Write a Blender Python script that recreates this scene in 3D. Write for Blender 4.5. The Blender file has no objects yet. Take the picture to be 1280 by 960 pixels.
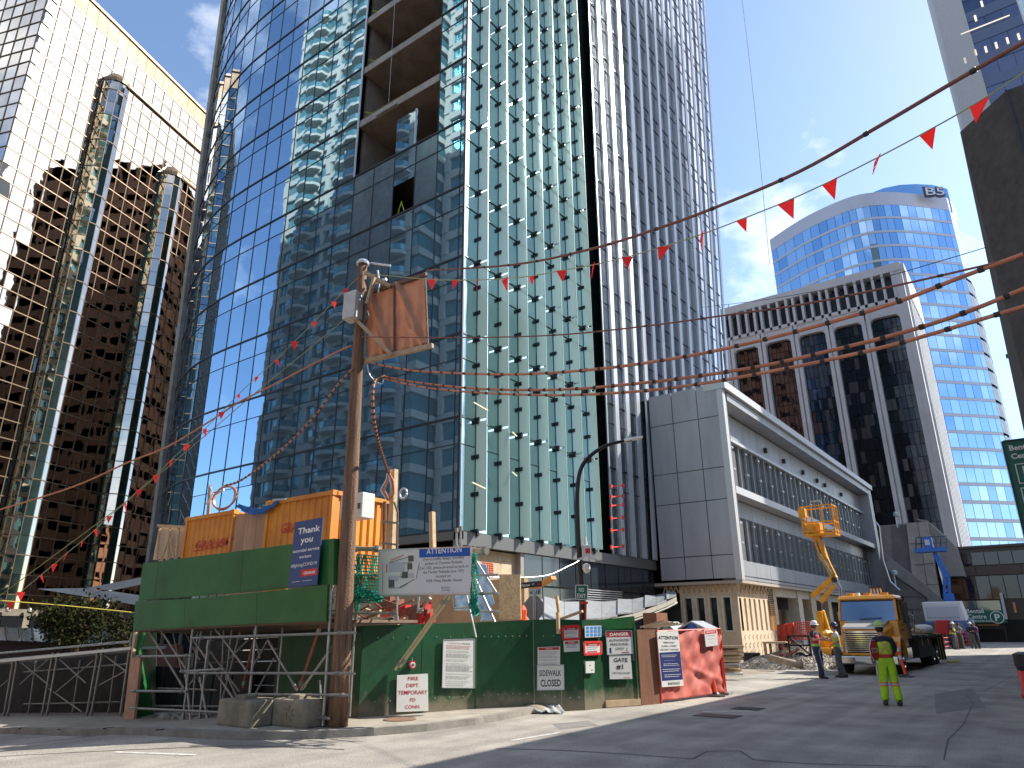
import bpy, math, random
from mathutils import Vector, Matrix
random.seed(7)
R = math.radians
SC = bpy.context.scene
COL = SC.collection
# ---------------------------------------------------------------- camera, world, sun, exposure
FOC = 880.0; PITCH = R(19.1); ROLL = R(-0.35); HEAD = R(36.5); EYE = 1.68
FWD = Vector((-math.sin(HEAD)*math.cos(PITCH), math.cos(HEAD)*math.cos(PITCH), math.sin(PITCH)))
_r0 = Vector((math.cos(HEAD), math.sin(HEAD), 0)); _u0 = _r0.cross(FWD)
RGT = _r0*math.cos(ROLL) + _u0*math.sin(ROLL); UPV = -_r0*math.sin(ROLL) + _u0*math.cos(ROLL)
CAM = Vector((0, 0, EYE))
cd = bpy.data.cameras.new('camera'); cam = bpy.data.objects.new('camera', cd); COL.objects.link(cam)
cam.matrix_world = Matrix.Translation(CAM) @ Matrix((RGT, UPV, -FWD)).transposed().to_4x4()
cd.sensor_width = 36; cd.lens = FOC/1280*36; cd.clip_end = 3000; cd.clip_start = .05
SC.camera = cam
SUN_AZ = R(38); SUN_EL = R(40)      # azimuth from +Y towards +X
sd = bpy.data.lights.new('sun', 'SUN'); sd.energy = 4.6; sd.angle = R(.5); sd.color = (1, .94, .84)
so = bpy.data.objects.new('sun', sd); COL.objects.link(so)
sdir = Vector((math.sin(SUN_AZ)*math.cos(SUN_EL), math.cos(SUN_AZ)*math.cos(SUN_EL), math.sin(SUN_EL)))
so.rotation_euler = sdir.to_track_quat('Z', 'Y').to_euler()
W = bpy.data.worlds.new('World'); SC.world = W; W.use_nodes = True
nt = W.node_tree; nt.nodes.clear()
def nd(t, k, **kw):
    n = t.nodes.new(k)
    for a, v in kw.items(): setattr(n, a, v)
    return n
wo = nd(nt, 'ShaderNodeOutputWorld'); bg = nd(nt, 'ShaderNodeBackground'); sk = nd(nt, 'ShaderNodeTexSky')
sk.sky_type = 'NISHITA'; sk.sun_disc = False; sk.sun_elevation = SUN_EL; sk.sun_rotation = SUN_AZ
sk.air_density = 1.0; sk.dust_density = .7; sk.ozone_density = 2.2
bg.inputs[1].default_value = .15
tc = nd(nt, 'ShaderNodeTexCoord'); mp = nd(nt, 'ShaderNodeMapping'); mp.inputs['Scale'].default_value = (1, 1, 1.7)
n1 = nd(nt, 'ShaderNodeTexNoise'); n1.inputs['Scale'].default_value = 3.1; n1.inputs['Detail'].default_value = 9; n1.inputs['Roughness'].default_value = .58
rp = nd(nt, 'ShaderNodeValToRGB'); rp.color_ramp.elements[0].position = .49; rp.color_ramp.elements[1].position = .72
mx = nd(nt, 'ShaderNodeMix', data_type='RGBA')
mx.inputs[7].default_value = (7.6, 7.7, 8.0, 1)
L = nt.links.new
L(tc.outputs['Generated'], mp.inputs[0]); L(mp.outputs[0], n1.inputs[0]); L(n1.outputs[0], rp.inputs[0])
L(rp.outputs[0], mx.inputs[0]); L(sk.outputs[0], mx.inputs[6]); L(mx.outputs[2], bg.inputs[0]); L(bg.outputs[0], wo.inputs[0])
SC.view_settings.view_transform = 'Standard'; SC.view_settings.look = 'None'; SC.view_settings.gamma = 1
SC.view_settings.use_curve_mapping = False; SC.view_settings.exposure = .85
SC.render.engine = 'CYCLES'; SC.cycles.max_bounces = 6; SC.cycles.diffuse_bounces = 3; SC.cycles.glossy_bounces = 4
SC.cycles.transparent_max_bounces = 12; SC.cycles.transmission_bounces = 4; SC.cycles.use_denoising = True
SC.cycles.caustics_reflective = False; SC.cycles.caustics_refractive = False

# ---------------------------------------------------------------- survey helpers: photo sight lines met with real planes
def ray(px, py): return FWD + RGT*((px-640)/FOC) + UPV*((480-py)/FOC)
def onZ(px, py, z=0.):
    r = ray(px, py); return CAM + r*((z-EYE)/r.z)
def onX(px, py, x):
    r = ray(px, py); return CAM + r*(x/r.x)
def onY(px, py, y):
    r = ray(px, py); return CAM + r*(y/r.y)
def onD(px, py, d):
    r = ray(px, py); return CAM + r*(d/math.hypot(r.x, r.y))
def onP(px, py, p, n):
    r = ray(px, py); return CAM + r*((Vector(p)-CAM).dot(n)/r.dot(n))
def proj(p):
    d = Vector(p)-CAM; z = d.dot(FWD)
    if z < .1: return None
    return (640+FOC*d.dot(RGT)/z, 480-FOC*d.dot(UPV)/z)
def hz(x, y, py):
    lo, hi = -6., 300.
    for _ in range(50):
        m = (lo+hi)/2
        q = proj((x, y, m))
        if q is None or q[1] > py: lo = m
        else: hi = m
    return lo
def gz(x, y=0):                     # the street falls away to the left
    if x > -12: return 0.
    t = min(1, (-12-x)/3.)
    return max(-4., .06*(x+12)*t)

# ---------------------------------------------------------------- mesh helpers
OFF = {}
def off(parent): return OFF.get(parent.name, Vector((0, 0, 0))) if parent else Vector((0, 0, 0))
class MB:
    def __init__(s): s.v = []; s.f = []; s.m = []; s.mi = 0; s.sm = False
    def quad(s, *p):
        n = len(s.v); s.v += [tuple(q) for q in p]; s.f.append(tuple(range(n, n+len(p)))); s.m.append(s.mi)
        return s
    def hexa(s, p):                 # 8 points: bottom 4 ccw, top 4 ccw
        n = len(s.v); s.v += [tuple(q) for q in p]
        for f in ((3,2,1,0),(4,5,6,7),(0,1,5,4),(1,2,6,5),(2,3,7,6),(3,0,4,7)):
            s.f.append(tuple(n+i for i in f)); s.m.append(s.mi)
        return s
    def box(s, x0, x1, y0, y1, z0, z1):
        if x0 > x1: x0, x1 = x1, x0
        if y0 > y1: y0, y1 = y1, y0
        return s.hexa([(x0,y0,z0),(x1,y0,z0),(x1,y1,z0),(x0,y1,z0),(x0,y0,z1),(x1,y0,z1),(x1,y1,z1),(x0,y1,z1)])
    def obox(s, c, X, Y, Z, hx, hy, hzz):   # oriented box, half sizes
        c = Vector(c); X = Vector(X).normalized()*hx; Y = Vector(Y).normalized()*hy; Z = Vector(Z).normalized()*hzz
        return s.hexa([c-X-Y-Z, c+X-Y-Z, c+X+Y-Z, c-X+Y-Z, c-X-Y+Z, c+X-Y+Z, c+X+Y+Z, c-X+Y+Z])
    def bar(s, a, b, w, h, up=(0,0,1)):
        a = Vector(a); b = Vector(b); d = b-a; u = Vector(up)
        if abs(d.normalized().dot(u)) > .98: u = Vector((0, 1, 0))
        y = u.cross(d).normalized(); z = d.cross(y).normalized()
        return s.obox((a+b)/2, d, y, z, d.length/2, w/2, h/2)
    def slab(s, a, b, c, d, t):     # quad given 3D corners, extruded by t along its normal (backwards)
        a, b, c, d = map(Vector, (a, b, c, d)); n = (b-a).cross(d-a).normalized()*t
        return s.hexa([a-n, b-n, c-n, d-n, a, b, c, d])
    def prism(s, poly, z0, z1, zf=None):
        n = len(s.v); k = len(poly)
        for (x, y) in poly: s.v.append((x, y, z0 if zf is None else zf(x, y)+z0))
        for (x, y) in poly: s.v.append((x, y, z1 if zf is None else zf(x, y)+z1))
        s.f.append(tuple(range(n+k-1, n-1, -1))); s.m.append(s.mi)
        s.f.append(tuple(range(n+k, n+2*k))); s.m.append(s.mi)
        for i in range(k):
            j = (i+1) % k; s.f.append((n+i, n+j, n+k+j, n+k+i)); s.m.append(s.mi)
        return s
    def tube(s, pts, r, n=6, cap=True):
        pts = [Vector(p) for p in pts]; k0 = len(s.v); m = len(pts)
        rr = r if hasattr(r, '__len__') else [r]*m
        ref = None
        for i, p in enumerate(pts):
            d = (pts[min(i+1, m-1)]-pts[max(i-1, 0)])
            d = d.normalized() if d.length > 1e-9 else Vector((0, 0, 1))
            if ref is None: ref = Vector((0, 0, 1)) if abs(d.z) < .9 else Vector((1, 0, 0))
            a = d.cross(ref).normalized(); ref = a.cross(d); b = ref
            for j in range(n):
                t = 2*math.pi*j/n; s.v.append(tuple(p+(a*math.cos(t)+b*math.sin(t))*rr[i]))
        for i in range(m-1):
            for j in range(n):
                q = k0+i*n; s.f.append((q+j, q+(j+1) % n, q+n+(j+1) % n, q+n+j)); s.m.append(s.mi)
        if cap:
            s.f.append(tuple(k0+j for j in range(n-1, -1, -1))); s.m.append(s.mi)
            s.f.append(tuple(k0+(m-1)*n+j for j in range(n))); s.m.append(s.mi)
        return s
    def lathe(s, prof, n=16, c=(0,0,0), axis='z'):
        k0 = len(s.v); c = Vector(c)
        for (r, z) in prof:
            for j in range(n):
                t = 2*math.pi*j/n; a, b = r*math.cos(t), r*math.sin(t)
                p = (a, b, z) if axis == 'z' else ((z, a, b) if axis == 'x' else (b, z, a))
                s.v.append(tuple(c+Vector(p)))
        for i in range(len(prof)-1):
            for j in range(n):
                q = k0+i*n; s.f.append((q+j, q+(j+1) % n, q+n+(j+1) % n, q+n+j)); s.m.append(s.mi)
        s.f.append(tuple(k0+j for j in range(n-1, -1, -1))); s.m.append(s.mi)
        s.f.append(tuple(k0+(len(prof)-1)*n+j for j in range(n))); s.m.append(s.mi)
        return s
    def build(s, name, mat, parent=None, smooth=False, label=None, bevel=0):
        o_ = off(parent)
        me = bpy.data.meshes.new(name)
        me.from_pydata([(v[0]-o_.x, v[1]-o_.y, v[2]-o_.z) for v in s.v], [], s.f)
        for mm in (mat if isinstance(mat, (list, tuple)) else [mat]): me.materials.append(mm)
        if isinstance(mat, (list, tuple)): me.polygons.foreach_set('material_index', s.m)
        if smooth: me.polygons.foreach_set('use_smooth', [True]*len(me.polygons))
        me.update()
        o = bpy.data.objects.new(name, me); COL.objects.link(o)
        if parent: o.parent = parent
        OFF[o.name] = o_
        if label: o['label'] = label
        if bevel:
            b = o.modifiers.new('bevel', 'BEVEL'); b.width = bevel; b.segments = 2; b.limit_method = 'ANGLE'
        return o
def tag(o, label=None, cat=None, group=None, kind=None):
    if label: o['label'] = label
    if cat: o['category'] = cat
    if group: o['group'] = group
    if kind: o['kind'] = kind
    return o
def thing(name, loc, label, cat, group=None, rz=0, local=False):
    e = bpy.data.objects.new(name, None); COL.objects.link(e); e.location = loc; e.rotation_euler.z = rz; e.empty_display_size = .3
    OFF[e.name] = Vector((0, 0, 0)) if local else Vector(loc)
    return tag(e, label, cat, group)
def struct(o): o['kind'] = 'structure'; return o
def stuff(o): o['kind'] = 'stuff'; return o
def clone(root, loc, rz=None, label=None):
    def cp(o, par):
        c = o.copy(); COL.objects.link(c); c.parent = par; OFF[c.name] = OFF.get(o.name, Vector())
        for ch in KIDS.get(o.name, []): cp(ch, c)
        return c
    KIDS = {}
    for o in bpy.data.objects:
        if o.parent: KIDS.setdefault(o.parent.name, []).append(o)
    r = cp(root, None); r.location = loc
    if rz is not None: r.rotation_euler.z = rz
    if label: r['label'] = label
    return r
UNIT = {}
def unit(mat):
    k = mat.name
    if k not in UNIT:
        me = bpy.data.meshes.new('pane'); m = MB().box(-.5,.5,-.5,.5,-.5,.5)
        me.from_pydata(m.v, [], m.f); me.materials.append(mat); UNIT[k] = me
    return UNIT[k]
def slabs(parent, name, quads, thick=.06, limit=300, jit=0., gap=0.):
    """quads: (a,b,c,d,mat) bottom-left, bottom-right, top-right, top-left seen from outside. The largest seen become
    objects sharing one unit mesh, the rest one stuff mesh per material."""
    o_ = off(parent); rec = []
    for (a, b, c, d, m) in quads:
        a, b, c, d = map(Vector, (a, b, c, d)); q = [proj(p) for p in (a, b, c, d)]; sz = 0
        if all(q):
            if max(p[0] for p in q) > 0 and min(p[0] for p in q) < 1280 and max(p[1] for p in q) > 0 and min(p[1] for p in q) < 960:
                sz = abs((q[2][0]-q[0][0])*(q[3][1]-q[1][1])-(q[3][0]-q[1][0])*(q[2][1]-q[0][1]))
                X = (b-a); n = X.cross(d-a)
                if n.dot(CAM-a) < 0: sz = 0
        rec.append((sz, a, b, c, d, m))
    rec.sort(key=lambda t: -t[0])
    rest = {}
    for i, (sz, a, b, c, d, m) in enumerate(rec):
        X = ((b-a)+(c-d))/2; Z = ((d-a)+(c-b))/2; n = X.cross(Z).normalized()
        w = X.length-gap; h = Z.length-gap; ctr = (a+b+c+d)/4 - n*thick/2
        X.normalize(); Z = n.cross(X); Z.normalize()
        j = Matrix.Rotation(R(random.gauss(0, jit)), 3, Z) @ Matrix.Rotation(R(random.gauss(0, jit)), 3, X) if jit else Matrix.Identity(3)
        Mx = Matrix((X*w, n*thick, Z*h)).transposed(); Mx = j @ Mx
        if i < limit and sz > 12:
            o = bpy.data.objects.new(name, unit(m)); COL.objects.link(o); o.parent = parent
            o.matrix_basis = Matrix.Translation(ctr-o_) @ Mx.to_4x4()
        else:
            mb = rest.setdefault(m.name, (MB(), m))[0]
            e = [Vector(t) for t in ((-.5,-.5,-.5),(.5,-.5,-.5),(.5,.5,-.5),(-.5,.5,-.5),(-.5,-.5,.5),(.5,-.5,.5),(.5,.5,.5),(-.5,.5,.5))]
            mb.hexa([ctr+Mx@t for t in e])
    for mb, m in rest.values(): stuff(mb.build(name, m, parent))

# ---------------------------------------------------------------- materials
MATS = {}
def M(name, col, rough=.7, metal=0., var=0., vscale=3., bump=0., bscale=20., col2=None, spec=.5, trans=0, emit=None, warp=0, wscale=.4, streak=0, coat=0, transl=0, scuff=0., scol=(.4,.4,.38), dirt=0.):
    if name in MATS: return MATS[name]
    m = bpy.data.materials.new(name); m.use_nodes = True; t = m.node_tree; b = t.nodes['Principled BSDF']
    l = t.links.new
    b.inputs['Base Color'].default_value = (*col, 1); b.inputs['Roughness'].default_value = rough
    b.inputs['Metallic'].default_value = metal; b.inputs['Specular IOR Level'].default_value = spec
    if coat: b.inputs['Coat Weight'].default_value = coat; b.inputs['Coat Roughness'].default_value = .08
    if trans: b.inputs['Transmission Weight'].default_value = trans
    if emit: b.inputs['Emission Color'].default_value = (*col, 1); b.inputs['Emission Strength'].default_value = emit
    g = nd(t, 'ShaderNodeNewGeometry')
    if var:
        no = nd(t, 'ShaderNodeTexNoise'); no.inputs['Scale'].default_value = vscale; no.inputs['Detail'].default_value = 8; no.inputs['Roughness'].default_value = .65
        src = g.outputs['Position']
        if streak:
            mp = nd(t, 'ShaderNodeMapping'); mp.inputs['Scale'].default_value = (1, 1, streak); l(src, mp.inputs[0]); src = mp.outputs[0]
        l(src, no.inputs[0])
        mr = nd(t, 'ShaderNodeMapRange'); mr.inputs[1].default_value = .3; mr.inputs[2].default_value = .7
        l(no.outputs[0], mr.inputs[0])
        mi = nd(t, 'ShaderNodeMix', data_type='RGBA')
        c2 = col2 if col2 else tuple(c*(1-var) for c in col)
        mi.inputs[6].default_value = (*[min(1, c*(1+var*.5)) for c in col], 1); mi.inputs[7].default_value = (*c2, 1)
        l(mr.outputs[0], mi.inputs[0]); l(mi.outputs[2], b.inputs['Base Color'])
        mr2 = nd(t, 'ShaderNodeMapRange'); mr2.inputs[3].default_value = max(0, rough-.12); mr2.inputs[4].default_value = min(1, rough+.12)
        l(no.outputs[0], mr2.inputs[0])
        if rough > .15: l(mr2.outputs[0], b.inputs['Roughness'])
    if bump:
        nb = nd(t, 'ShaderNodeTexNoise'); nb.inputs['Scale'].default_value = bscale; nb.inputs['Detail'].default_value = 6
        l(g.outputs['Position'], nb.inputs[0]); bp = nd(t, 'ShaderNodeBump'); bp.inputs['Strength'].default_value = bump; bp.inputs['Distance'].default_value = .02
        l(nb.outputs[0], bp.inputs['Height']); l(bp.outputs[0], b.inputs['Normal'])
    if warp:
        nb = nd(t, 'ShaderNodeTexNoise'); nb.inputs['Scale'].default_value = wscale; nb.inputs['Detail'].default_value = 1.5
        l(g.outputs['Position'], nb.inputs[0]); bp = nd(t, 'ShaderNodeBump'); bp.inputs['Strength'].default_value = 1; bp.inputs['Distance'].default_value = warp
        l(nb.outputs[0], bp.inputs['Height']); l(bp.outputs[0], b.inputs['Normal'])
    if scuff or dirt:
        cur = b.inputs['Base Color'].links[0].from_socket
        if scuff:
            ns = nd(t, 'ShaderNodeTexNoise'); ns.inputs['Scale'].default_value = 3.2; ns.inputs['Detail'].default_value = 10; ns.inputs['Roughness'].default_value = .75
            ms_ = nd(t, 'ShaderNodeMapping'); ms_.inputs['Scale'].default_value = (1.6, 1.6, .55); l(g.outputs['Position'], ms_.inputs[0]); l(ms_.outputs[0], ns.inputs[0])
            mr3 = nd(t, 'ShaderNodeMapRange'); mr3.inputs[1].default_value = .60; mr3.inputs[2].default_value = .72; mr3.inputs[4].default_value = scuff; l(ns.outputs[0], mr3.inputs[0])
            mi3 = nd(t, 'ShaderNodeMix', data_type='RGBA'); l(mr3.outputs[0], mi3.inputs[0]); l(cur, mi3.inputs[6]); mi3.inputs[7].default_value = (*scol, 1); cur = mi3.outputs[2]
        if dirt:      # mud splashed up from the ground
            sx_ = nd(t, 'ShaderNodeSeparateXYZ'); l(g.outputs['Position'], sx_.inputs[0])
            nz = nd(t, 'ShaderNodeTexNoise'); nz.inputs['Scale'].default_value = 6; l(g.outputs['Position'], nz.inputs[0])
            ad = nd(t, 'ShaderNodeMath', operation='MULTIPLY_ADD'); l(nz.outputs[0], ad.inputs[0]); ad.inputs[1].default_value = -.5; l(sx_.outputs[2], ad.inputs[2])
            mr4 = nd(t, 'ShaderNodeMapRange'); mr4.inputs[1].default_value = -.1; mr4.inputs[2].default_value = .22; mr4.inputs[3].default_value = dirt; mr4.inputs[4].default_value = 0; l(ad.outputs[0], mr4.inputs[0])
            mi4 = nd(t, 'ShaderNodeMix', data_type='RGBA'); l(mr4.outputs[0], mi4.inputs[0]); l(cur, mi4.inputs[6]); mi4.inputs[7].default_value = (.26, .21, .15, 1); cur = mi4.outputs[2]
        l(cur, b.inputs['Base Color'])
    if transl:
        tb = nd(t, 'ShaderNodeBsdfTranslucent'); tb.inputs[0].default_value = (*[min(1, c*1.15) for c in col], 1)
        ms = nd(t, 'ShaderNodeMixShader'); ms.inputs[0].default_value = transl
        l(b.outputs[0], ms.inputs[1]); l(tb.outputs[0], ms.inputs[2]); l(ms.outputs[0], t.nodes['Material Output'].inputs[0])
    MATS[name] = m; return m
# text: font curves turned into meshes
def text(parent, s, o, xd, ud, h, mat, align='CENTER', wide=1., bold=0., depth=.002, width=None, name='lettering', shear=0.):
    cu = bpy.data.curves.new('t', 'FONT'); cu.body = s; cu.size = 1; cu.align_x = align; cu.offset = bold; cu.extrude = 0; cu.space_line = .95
    cu.resolution_u = 2; cu.shear = shear
    ob = bpy.data.objects.new('t', cu); me = ob.to_mesh()
    vs = [v.co.copy() for v in me.vertices]; fs = [tuple(p.vertices) for p in me.polygons]
    ob.to_mesh_clear(); bpy.data.objects.remove(ob); bpy.data.curves.remove(cu)
    if not vs: return None
    xs = [v.x for v in vs]
    if width: wide = width/(max(xs)-min(xs))/h
    o = Vector(o); xd = Vector(xd).normalized(); ud = Vector(ud).normalized(); n = xd.cross(ud)
    k = h*1.39     # cap height of 1 unit font is about .72
    mb = MB(); mb.v = [tuple(o+xd*(v.x*k*wide if not width else v.x*width/(max(xs)-min(xs)))+ud*(v.y*k)+n*depth) for v in vs]; mb.f = fs; mb.m = [0]*len(fs)
    return mb.build(name, mat, parent)
# ================================================================ GROUND
m_asph = M('asphalt', (.38,.35,.305), .9, var=.42, vscale=.6, bump=.9, bscale=70, scuff=.45, scol=(.17,.16,.15))
def asphalt_detail(m):
    t = m.node_tree; b = t.nodes['Principled BSDF']; g = nd(t, 'ShaderNodeNewGeometry'); l = t.links.new
    src = b.inputs['Base Color'].links[0].from_socket
    v = nd(t, 'ShaderNodeTexNoise'); v.inputs['Scale'].default_value = 55; v.inputs['Detail'].default_value = 3
    l(g.outputs['Position'], v.inputs[0])
    mp = nd(t, 'ShaderNodeMapRange'); mp.inputs[1].default_value = .34; mp.inputs[2].default_value = .66; mp.inputs[3].default_value = .55; mp.inputs[4].default_value = 1.45
    l(v.outputs[0], mp.inputs[0])
    w = nd(t, 'ShaderNodeTexNoise'); w.inputs['Scale'].default_value = 1; mpp = nd(t, 'ShaderNodeMapping'); mpp.inputs['Scale'].default_value = (2.2, .1, 1)
    l(g.outputs['Position'], mpp.inputs[0]); l(mpp.outputs[0], w.inputs[0]); w.inputs['Detail'].default_value = 4
    mw = nd(t, 'ShaderNodeMapRange'); mw.inputs[1].default_value = .35; mw.inputs[2].default_value = .65; mw.inputs[3].default_value = .86; mw.inputs[4].default_value = 1.12
    l(w.outputs[0], mw.inputs[0])
    mm = nd(t, 'ShaderNodeMath', operation='MULTIPLY'); l(mp.outputs[0], mm.inputs[0]); l(mw.outputs[0], mm.inputs[1])
    vm = nd(t, 'ShaderNodeVectorMath', operation='SCALE'); l(src, vm.inputs[0]); l(mm.outputs[0], vm.inputs['Scale']); l(vm.outputs[0], b.inputs['Base Color'])
asphalt_detail(m_asph)
m_dirt = M('site_dirt', (.3,.25,.19), .95, var=.4, vscale=1.5, bump=.8, bscale=14)
m_walk = M('pavement_concrete', (.36,.32,.26), .9, var=.3, vscale=2.2, bump=.4, bscale=45)
m_kerb = M('kerb_concrete', (.27,.25,.22), .9, var=.35, vscale=3, bump=.4, bscale=30)
m_white = M('road_paint', (.62,.6,.56), .8, var=.5, vscale=9)
m_tar = M('tar_seal', (.045,.045,.045), .6)
def sheet(name, xs, ys, z, mat, test=None):
    mb = MB(); idx = {}
    for i, x in enumerate(xs):
        for j, y in enumerate(ys): idx[i, j] = len(mb.v); mb.v.append((x, y, gz(x, y)+z))
    for i in range(len(xs)-1):
        for j in range(len(ys)-1):
            if test and not test((xs[i]+xs[i+1])/2, (ys[j]+ys[j+1])/2): continue
            mb.f.append((idx[i,j], idx[i+1,j], idx[i+1,j+1], idx[i,j+1])); mb.m.append(0)
    return struct(mb.build(name, mat))
xs = [-1500,-600,-300,-200,-150,-120]+[-100+4*i for i in range(20)]+[-20,-18,-16,-15.5,-15,-14,-13,-12.5,-12,-9,0,12,30,100,400,1500]
sheet('ground', xs, [-1500,-300,-80,-40,0,5,10,20,40,80,150,300,600,1500], -.02, m_dirt)
xr = [-150,-120,-100]+[-96+4*i for i in range(19)]+[-20,-18,-16,-15,-14.5,-14,-13,-12,-9.5,-8.3,-4,0,.25]
sheet('road', xr, [-30,-10,0,5,8,16,22,40,70,100,150,300], 0.0, m_asph, lambda x, y: x > -9.4 or y < 15)
# pavement block with kerb, behind the surveyed kerb line
KL = [(-150,6.7),(-100,6.8),(-60,6.85),(-40,6.9),(-25,6.9),(-18.9,6.9),(-15,6.9),(-13.7,6.92),(-12.6,6.98),(-11.6,7.2),(-10.8,7.6),(-10.1,8.2),(-9.55,9.0),(-9.2,9.9),(-9.02,11),(-9.05,12.2),(-9.2,13.2),(-9.42,14.0)]
mbw = MB(); mbk = MB()
for (a, b) in zip(KL[:-1], KL[1:]):
    def inn(p, d):
        i = KL.index(p); q0 = Vector(KL[max(0, i-1)]); q1 = Vector(KL[min(len(KL)-1, i+1)]); t = (q1-q0).normalized()
        return (p[0]-t.y*d, p[1]+t.x*d)
    za, zb = gz(*a), gz(*b); ra = .12 if a[1] < 13 or a[0] < -20 else .07; rb = .12 if b[1] < 13.5 or b[0] < -20 else .02
    ai, bi = inn(a, .16), inn(b, .16)
    mbk.hexa([(a[0],a[1],za-.1),(b[0],b[1],zb-.1),(bi[0],bi[1],zb-.1),(ai[0],ai[1],za-.1),(a[0],a[1],za+ra),(b[0],b[1],zb+rb),(bi[0],bi[1],zb+rb),(ai[0],ai[1],za+ra)])
    fa = (ai[0], 14.2) if a[0] < -13 else (-13, 14.2); fb = (bi[0], 14.2) if b[0] < -13 else (-13, 14.2)
    pts = [(ai[0],ai[1],za+ra-.004),(bi[0],bi[1],zb+rb-.004),(fb[0],fb[1],gz(*fb)+.1),(fa[0],fa[1],gz(*fa)+.1)]
    if fa == fb: pts = pts[:3]
    mbw.quad(*pts)
struct(mbk.build('kerb', m_kerb)); struct(mbw.build('pavement', m_walk))
mb = MB()
for i in range(26):                                   # expansion joints of kerb and pavement
    x = -12.5-1.8*i; z = gz(x)
    mb.box(x-.006, x+.006, 6.86 if x > -40 else 6.8, 7.06, z+.1, z+.122)
mb.build('pavement_joint', m_tar)['kind'] = 'structure'
def strip(name, px, w, mat, z=.006, close=False):      # painted or sealed line through surveyed ground points
    mb = MB(); P = [onZ(*p, 0.) for p in px]
    for i, p in enumerate(P):
        if p.x < -12: P[i] = Vector((p.x, p.y, 0))
    for a, b in zip(P[:-1], P[1:]):
        d = (b-a).normalized(); n = Vector((-d.y, d.x, 0))*w/2; e = d*w*.2
        mb.quad(*[(q.x, q.y, gz(q.x)+z) for q in (a-n-e, b-n+e, b+n+e, a+n-e)])
    return struct(mb.build(name, mat))
strip('tar_seam', [(620,936),(700,938),(800,944),(866,949),(884,939),(925,939),(942,950),(1010,955),(1160,959)], .03, m_tar, .005)
strip('tar_seam', [(1208,868),(1216,880),(1205,905),(1185,925),(1180,950)], .022, m_tar, .005)
strip('tar_seam', [(1208,868),(1235,862),(1265,845)], .022, m_tar, .005)
strip('tar_seam', [(0,945),(150,938),(300,932),(430,937)], .035, m_tar, .005)
strip('lane_line', [(880,889.5),(938,889.2)], .16, m_white)
strip('lane_line', [(145,940.5),(243,944)], .1, m_white)
for a in (((1130,822),(1180,812)),((1190,838),(1275,842)),((1205,852),(1290,857)),((1212,824),(1275,826)),((640,926),(700,916))):
    strip('lane_line', a, .08, m_white)
mpatch = M('asphalt_patch', (.21,.20,.185), .9, var=.3, vscale=3, bump=.4, bscale=50)
mb = MB()
for q in (((1168,868),(1215,860),(1232,884),(1170,892)),((690,905),(735,901),(748,907),(700,912)),):
    mb.quad(*[(p.x, p.y, gz(p.x)+.003) for p in [onZ(*a) for a in q][::-1]])
struct(mb.build('road_patch', mpatch))

# ================================================================ GLASS TOWER
m_gl = M('blue_mirror_glass', (.34,.52,.70), .015, .86, warp=.0045, wscale=.45)
m_gl2 = M('blue_mirror_glass_dark', (.29,.46,.64), .02, .86, warp=.006, wscale=.4)
m_dusty = M('film_covered_glass', (.26,.33,.42), .22, .85, var=.4, vscale=1.4)
m_fg = M('fin_side_glass', (.47,.65,.67), .03, 1, warp=.004, wscale=.5)
m_fg2 = M('fin_side_glass_deep', (.52,.69,.70), .05, 1, warp=.004, wscale=.4)
m_mul = M('dark_mullion', (.03,.035,.045), .45, .3)
m_fin = M('pale_glass_fin', (.62,.75,.74), .10, .35, spec=.8, transl=.35)
m_edge = M('pale_fin_edge', (.45,.53,.53), .3)  # pale polished outer edge of the glass fins
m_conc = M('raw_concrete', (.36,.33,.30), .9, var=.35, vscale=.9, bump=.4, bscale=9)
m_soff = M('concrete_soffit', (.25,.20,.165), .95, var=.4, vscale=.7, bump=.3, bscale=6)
m_silver = M('silver_fin_metal', (.60,.63,.68), .35, .7)
m_rear = M('grey_reflecting_glass', (.50,.54,.55), .06, .85, var=.3, vscale=.25, warp=.006, wscale=.3)
m_dk = M('near_black_glass', (.045,.06,.075), .05, .6)
m_pod = M('podium_dark_glass', (.05,.065,.08), .06, .5, warp=.006)
tw = thing('glass_tower', (-21.9,25.3,0), 'tall curved blue glass tower with bare concrete floors in a missing strip of glazing', 'building')
HL = [6.0, 10.2]+[11.58+4.49*k+(0 if not j else 3.09) for k in range(18) for j in (0, 1)]
HEAVY = [6.0]+[11.58+4.49*k for k in range(18)]
RA = 23.
def TP(s, z, o=0.):       # plan of the curved face: straight, then an arc turning away; o = offset outwards
    if s <= 22.1: return Vector((-21.9-s, 25.3-o, z))
    a = (s-22.1)/RA; bul = min(1.5, (s-22.1)/10)*(z-6)*.045
    return Vector((-44-(RA+o)*math.sin(a)-bul, 25.3+RA-(RA+o)*math.cos(a), z))
SB = [0,.38,2.16,3.95,5.77,7.62,9.48,11.23,13.04]+[13.04+1.82*i for i in range(1, 17)]
Q = []; fr = MB()
def gap(s0, s1, z0, z1): return s0 >= 2.1 and s1 <= 9.5 and z0 >= 29.4 and z1 < 57
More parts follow.
